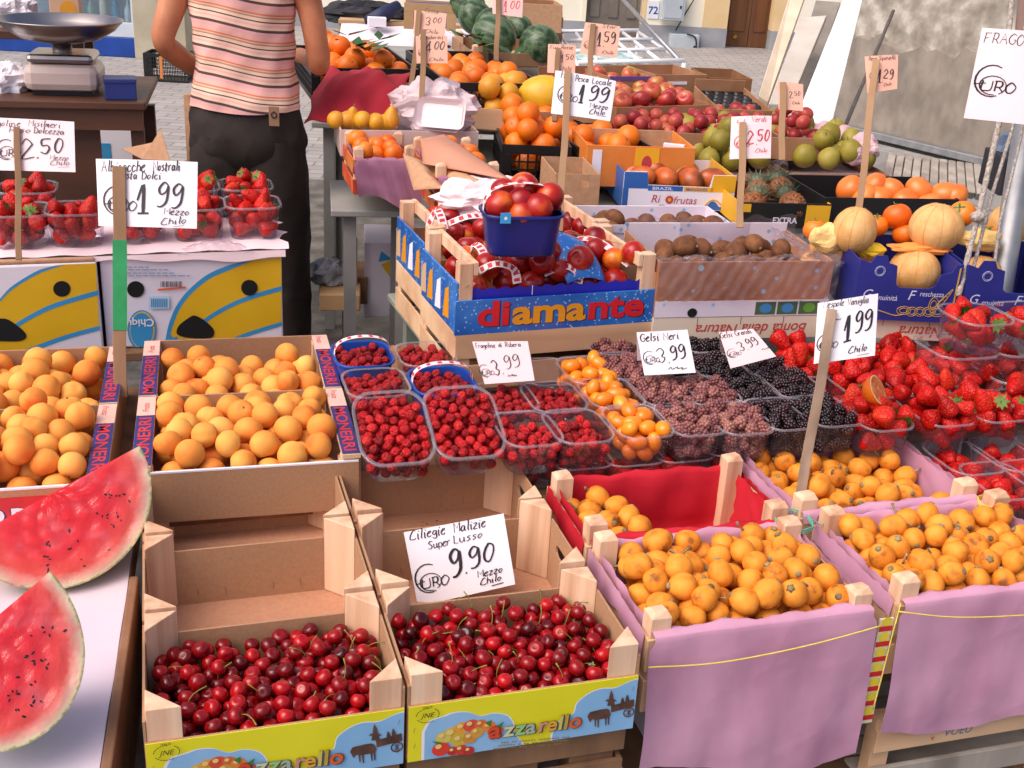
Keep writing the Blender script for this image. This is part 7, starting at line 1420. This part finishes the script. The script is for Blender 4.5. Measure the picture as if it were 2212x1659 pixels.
# ------------------------------------------------------------------ pole and ropes at the right
DP = 3.05; a, b = atD(2268, -40, DP), atD(2150, 690, DP); b2 = a+(b-a)*(a.z/(a.z-b.z)); m = MB(); m.tube([a-b2, Vector((0, 0, 0))], .032, GALV, 20); o = m.build('tent_pole', smooth=True); o.location = b2; tag(o, 'thick galvanised metal pole at the right edge', 'pole')
ROPE = mat('grey_rope', ['#8A8078', '#AAA098', '#C4BCB2'], .85, 160, 0, .8, 200)
def rope(pts, D, r_, lb):
    P = [atD(*p, D) for p in pts]; m = MB(); N = 40; path = []
    for k in range(N+1):
        t_ = k/N*(len(P)-1); i = min(int(t_), len(P)-2); path.append(tuple(P[i].lerp(P[i+1], t_-i)-P[0]))
    m.tube(path, [r_*(1+.12*(k % 2)) for k in range(N+1)], ROPE, 7); o = m.build('rope', smooth=True); o.location = P[0]; tag(o, lb, 'rope')
rope([(2196, -90), (2158, 268), (2110, 480), (2070, 640)], 2.9, .007, 'grey twisted rope left of the pole, thickest'); rope([(2232, -90), (2190, 268), (2140, 430), (2092, 625)], 2.92, .0045, 'thin grey cord between the thick rope and pole'); rope([(2255, -90), (2205, 300), (2160, 480), (2142, 620)], 2.95, .004, 'thin grey cord nearest the pole')
m = MB(); c_ = atD(2112, 468, 2.89); ovoid(m, .018, ROPE, rz=.014, n=12, k=7, bumps=.1); o = m.build('rope_knot', smooth=True); o.location = c_; tag(o, 'knot tying the grey ropes together beside the pole', 'knot')
rd = MB(); rd.tube([atD(2215, -10, 5.2), atD(2190, 260, 5.1)], .03, mat('brown_post', ['#6A5248', '#7A6258'], .8, 10), 10); tag(rd.build('post', smooth=True), 'brown post before the ruined wall at the upper right edge', 'post')
t = thing('carton', 'dark carton and blue cloth behind the pole', 'carton', atD(*z3(2010, 900), 4.0), 0); MB().box((.06, 0, 0), (.22, .2, .13), mat('dark_carton', ['#1E1C24', '#2C2A32'], .7, 8)).build('carton_body', t, bevel=.004)
crumple('cloth', 'dusty blue cloth hanging behind the pole at the right edge', atD(*z3(2150, 730), 4.1), .07, .06, .1, mat('dusty_blue_cloth', ['#4A5A74', '#5E6E86'], .8, 8), 'cloth', 91, 12)
# ------------------------------------------------------------------ price cards
num = lambda x, y, w_, h, a='1', b='99': [(a, (x, y), (x+w_*.34, y), h, .08), (',', (x+w_*.38, y), (x+w_*.42, y), h*.4), (b, (x+w_*.42, y-h*.3), (x+w_, y-h*.3), h*.7, .09)]
sign([(872, 1150), (1088, 1109), (1113, 1262), (903, 1310)], Dat((1005, 1292), .425), 'white cherry card priced 9,90 leaning in the emptied brown crate', [('Ciliegie', (886, 1167), (965, 1152), 20, .1), ('Malizie', (982, 1150), (1052, 1137), 20, .1), ('Super', (926, 1187), (976, 1176), 17, .1), ('Lusso', (980, 1175), (1046, 1161), 17, .1), ('€', (905, 1285), 0, 62),
     ('9', (974, 1242), (1006, 1234), 52, .1), (',', (1008, 1238), (1014, 1236), 26), ('90', (1014, 1226), (1078, 1210), 40, .1), ('Mezzo', (1036, 1251), (1092, 1239), 15, .14), ('Chilo', (1042, 1268), (1090, 1257), 14, .14), ('_', (1066, 1270), (1098, 1262), 12, .2)], WHITE, bow=.003)
sign([(1767, 655), (1897, 634), (1890, 768), (1758, 786)], 2.42, 'white loquat card priced 1,99 on the tall weathered stake', [('Nespole', (1778, 666), (1822, 660), 14, .1), ('Vaniglia', (1828, 660), (1876, 653), 14, .1), ('€', (1764, 762), 0, 38), ('1', (1812, 740), (1842, 733), 56, .09), ('99', (1842, 712), (1884, 703), 38, .09), ('-', (1796, 700), (1820, 696), 20, .1), ('Chilo', (1830, 762), (1872, 754), 14, .12), ('_', (1848, 766), (1880, 760), 10)], WHITE, ((1799, 668), (1722, 1115), 22), wood=mat('weathered_stake', ['#6E5A4A', '#8A7462', '#A48E7A'], .8, 12, 0, .4, 60, stretch=(1, 1, .15)))
sign([(1200, 152), (1331, 175), (1318, 262), (1190, 245)], 2.95, 'white peach card priced 1,99 on stake in the nectarine crate', [('H', (1210, 168), (1220, 170), 15, .1), ('Pesca', (1242, 176), (1272, 180), 13, .1), ('Locale', (1278, 182), (1322, 187), 13, .1), ('€', (1204, 222), 0, 38)]+[('1', (1244, 224), (1264, 227), 42, .1), ('99', (1270, 214), (1316, 222), 30, .1), ('Mezzo', (1275, 236), (1316, 242), 11, .12), ('Chilo', (1274, 250), (1310, 254), 11, .12), ('_', (1290, 254), (1316, 258), 8)], WHITE, ((1228, 152), (1208, 500), 15))
sign([(1580, 252), (1667, 250), (1665, 342), (1576, 344)], 3.05, 'pale pink card priced 2,50 in red ink on stake', [('Kiwi', (1588, 266), (1616, 264), 11), ('Verdi', (1622, 264), (1656, 263), 11), ('€', (1586, 322), 0, 28), ('2', (1614, 312), (1630, 310), 28, .08), (',', (1632, 312), (1636, 312), 14), ('50', (1634, 306), (1662, 304), 24, .1), ('Chilo', (1630, 330), (1656, 329), 9)], PINKP, ((1606, 264), (1598, 492), 15), ink=RINK)
far = [([(895, 22), (965, 29), (960, 82), (893, 72)], 3.95, 'peach card priced 3,00 on leaning stake, left of a lower card', [('Costa', (918, 26), (948, 30), 8)]+num(920, 54, 36, 16, '3', '00')+[('Chilo', (920, 70), (950, 72), 8)], PEACHP, ((906, 22), (882, 252), 11)),
       ([(898, 78), (966, 78), (967, 137), (900, 137)], 3.8, 'peach card priced 4,00 overlapping below a 3,00 card', [('Mandarini', (908, 86), (958, 84), 8), ('€', (904, 122), 0, 16)]+num(920, 114, 42, 24, '4', '00')+[('Chilo', (928, 132), (960, 132), 7)], PEACHP, ((915, 64), (910, 302), 12)),
       ([(1063, -10), (1130, -6), (1128, 38), (1064, 30)], 4.4, 'pink card at the top edge before the watermelons', num(1086, 24, 40, 22, '1', '00'), mat('pink_card', ['#E8B8B4', '#EEC4C0'], .6, 5), ((1078, -20), (1072, 132), 11), RINK),
       ([(1184, 95), (1244, 98), (1242, 160), (1182, 157)], 3.9, 'peach card priced 1,50 behind the white peach card', [('Fuji', (1188, 106), (1206, 106), 8), ('Rosse', (1212, 106), (1238, 107), 8)]+num(1208, 134, 32, 16, '1', '50')+[('Chilo', (1206, 150), (1236, 151), 7)], PEACHP, ((1206, 104), (1198, 262), 11)),
       ([(1264, 48), (1340, 57), (1333, 125), (1252, 116)], 4.2, 'peach card priced 1,59 before the wire rack', [('Mele', (1270, 62), (1292, 62), 8), ('Stark', (1300, 60), (1332, 63), 8), ('€', (1260, 104), 0, 16)]+num(1284, 100, 44, 30, '1', '59')+[('Chilo', (1298, 116), (1322, 118), 7)], PEACHP, ((1281, 52), (1268, 240), 12)),
       ([(1680, 176), (1735, 182), (1735, 240), (1682, 236)], 3.6, 'dull peach card on brown stake beside the white panel', num(1706, 212, 24, 14, '2', '50')+[('Chilo', (1712, 226), (1730, 227), 6)], PEACHP, ((1692, 178), (1688, 346), 14)),
       ([(1868, 122), (1940, 118), (1938, 192), (1874, 202)], 3.1, 'peach card priced 1,29 on tall stake before the ruined wall', [('Pere', (1876, 132), (1894, 131), 9), ('Spinelli', (1898, 131), (1936, 129), 9), ('€', (1880, 176), 0, 20)]+num(1894, 180, 40, 28, '1', '29')+[('Chilo', (1912, 190), (1932, 188), 7)], PEACHP, ((1892, 128), (1856, 452), 15)),
       ([(2122, 60), (2275, 72), (2262, 275), (2082, 255)], 2.3, 'big pale pink card reading Fragole at the upper right edge', [('Fragole', (2122, 92), (2240, 100), 22, .07), ('€', (2100, 205), 0, 68), ('1', (2198, 208), (2225, 208), 60, .08), ('99', (2228, 190), (2266, 192), 40, .08)], PINKP, None)]
for q, D, lb, lines, pp, stk, *ik in far:
    if 'Fragole' in lb: lines[0] = ('FRAGOLE', *lines[0][1:])
    sign(q, D, lb, lines, pp, stk, ink=ik[0] if ik else None, bow=.003)
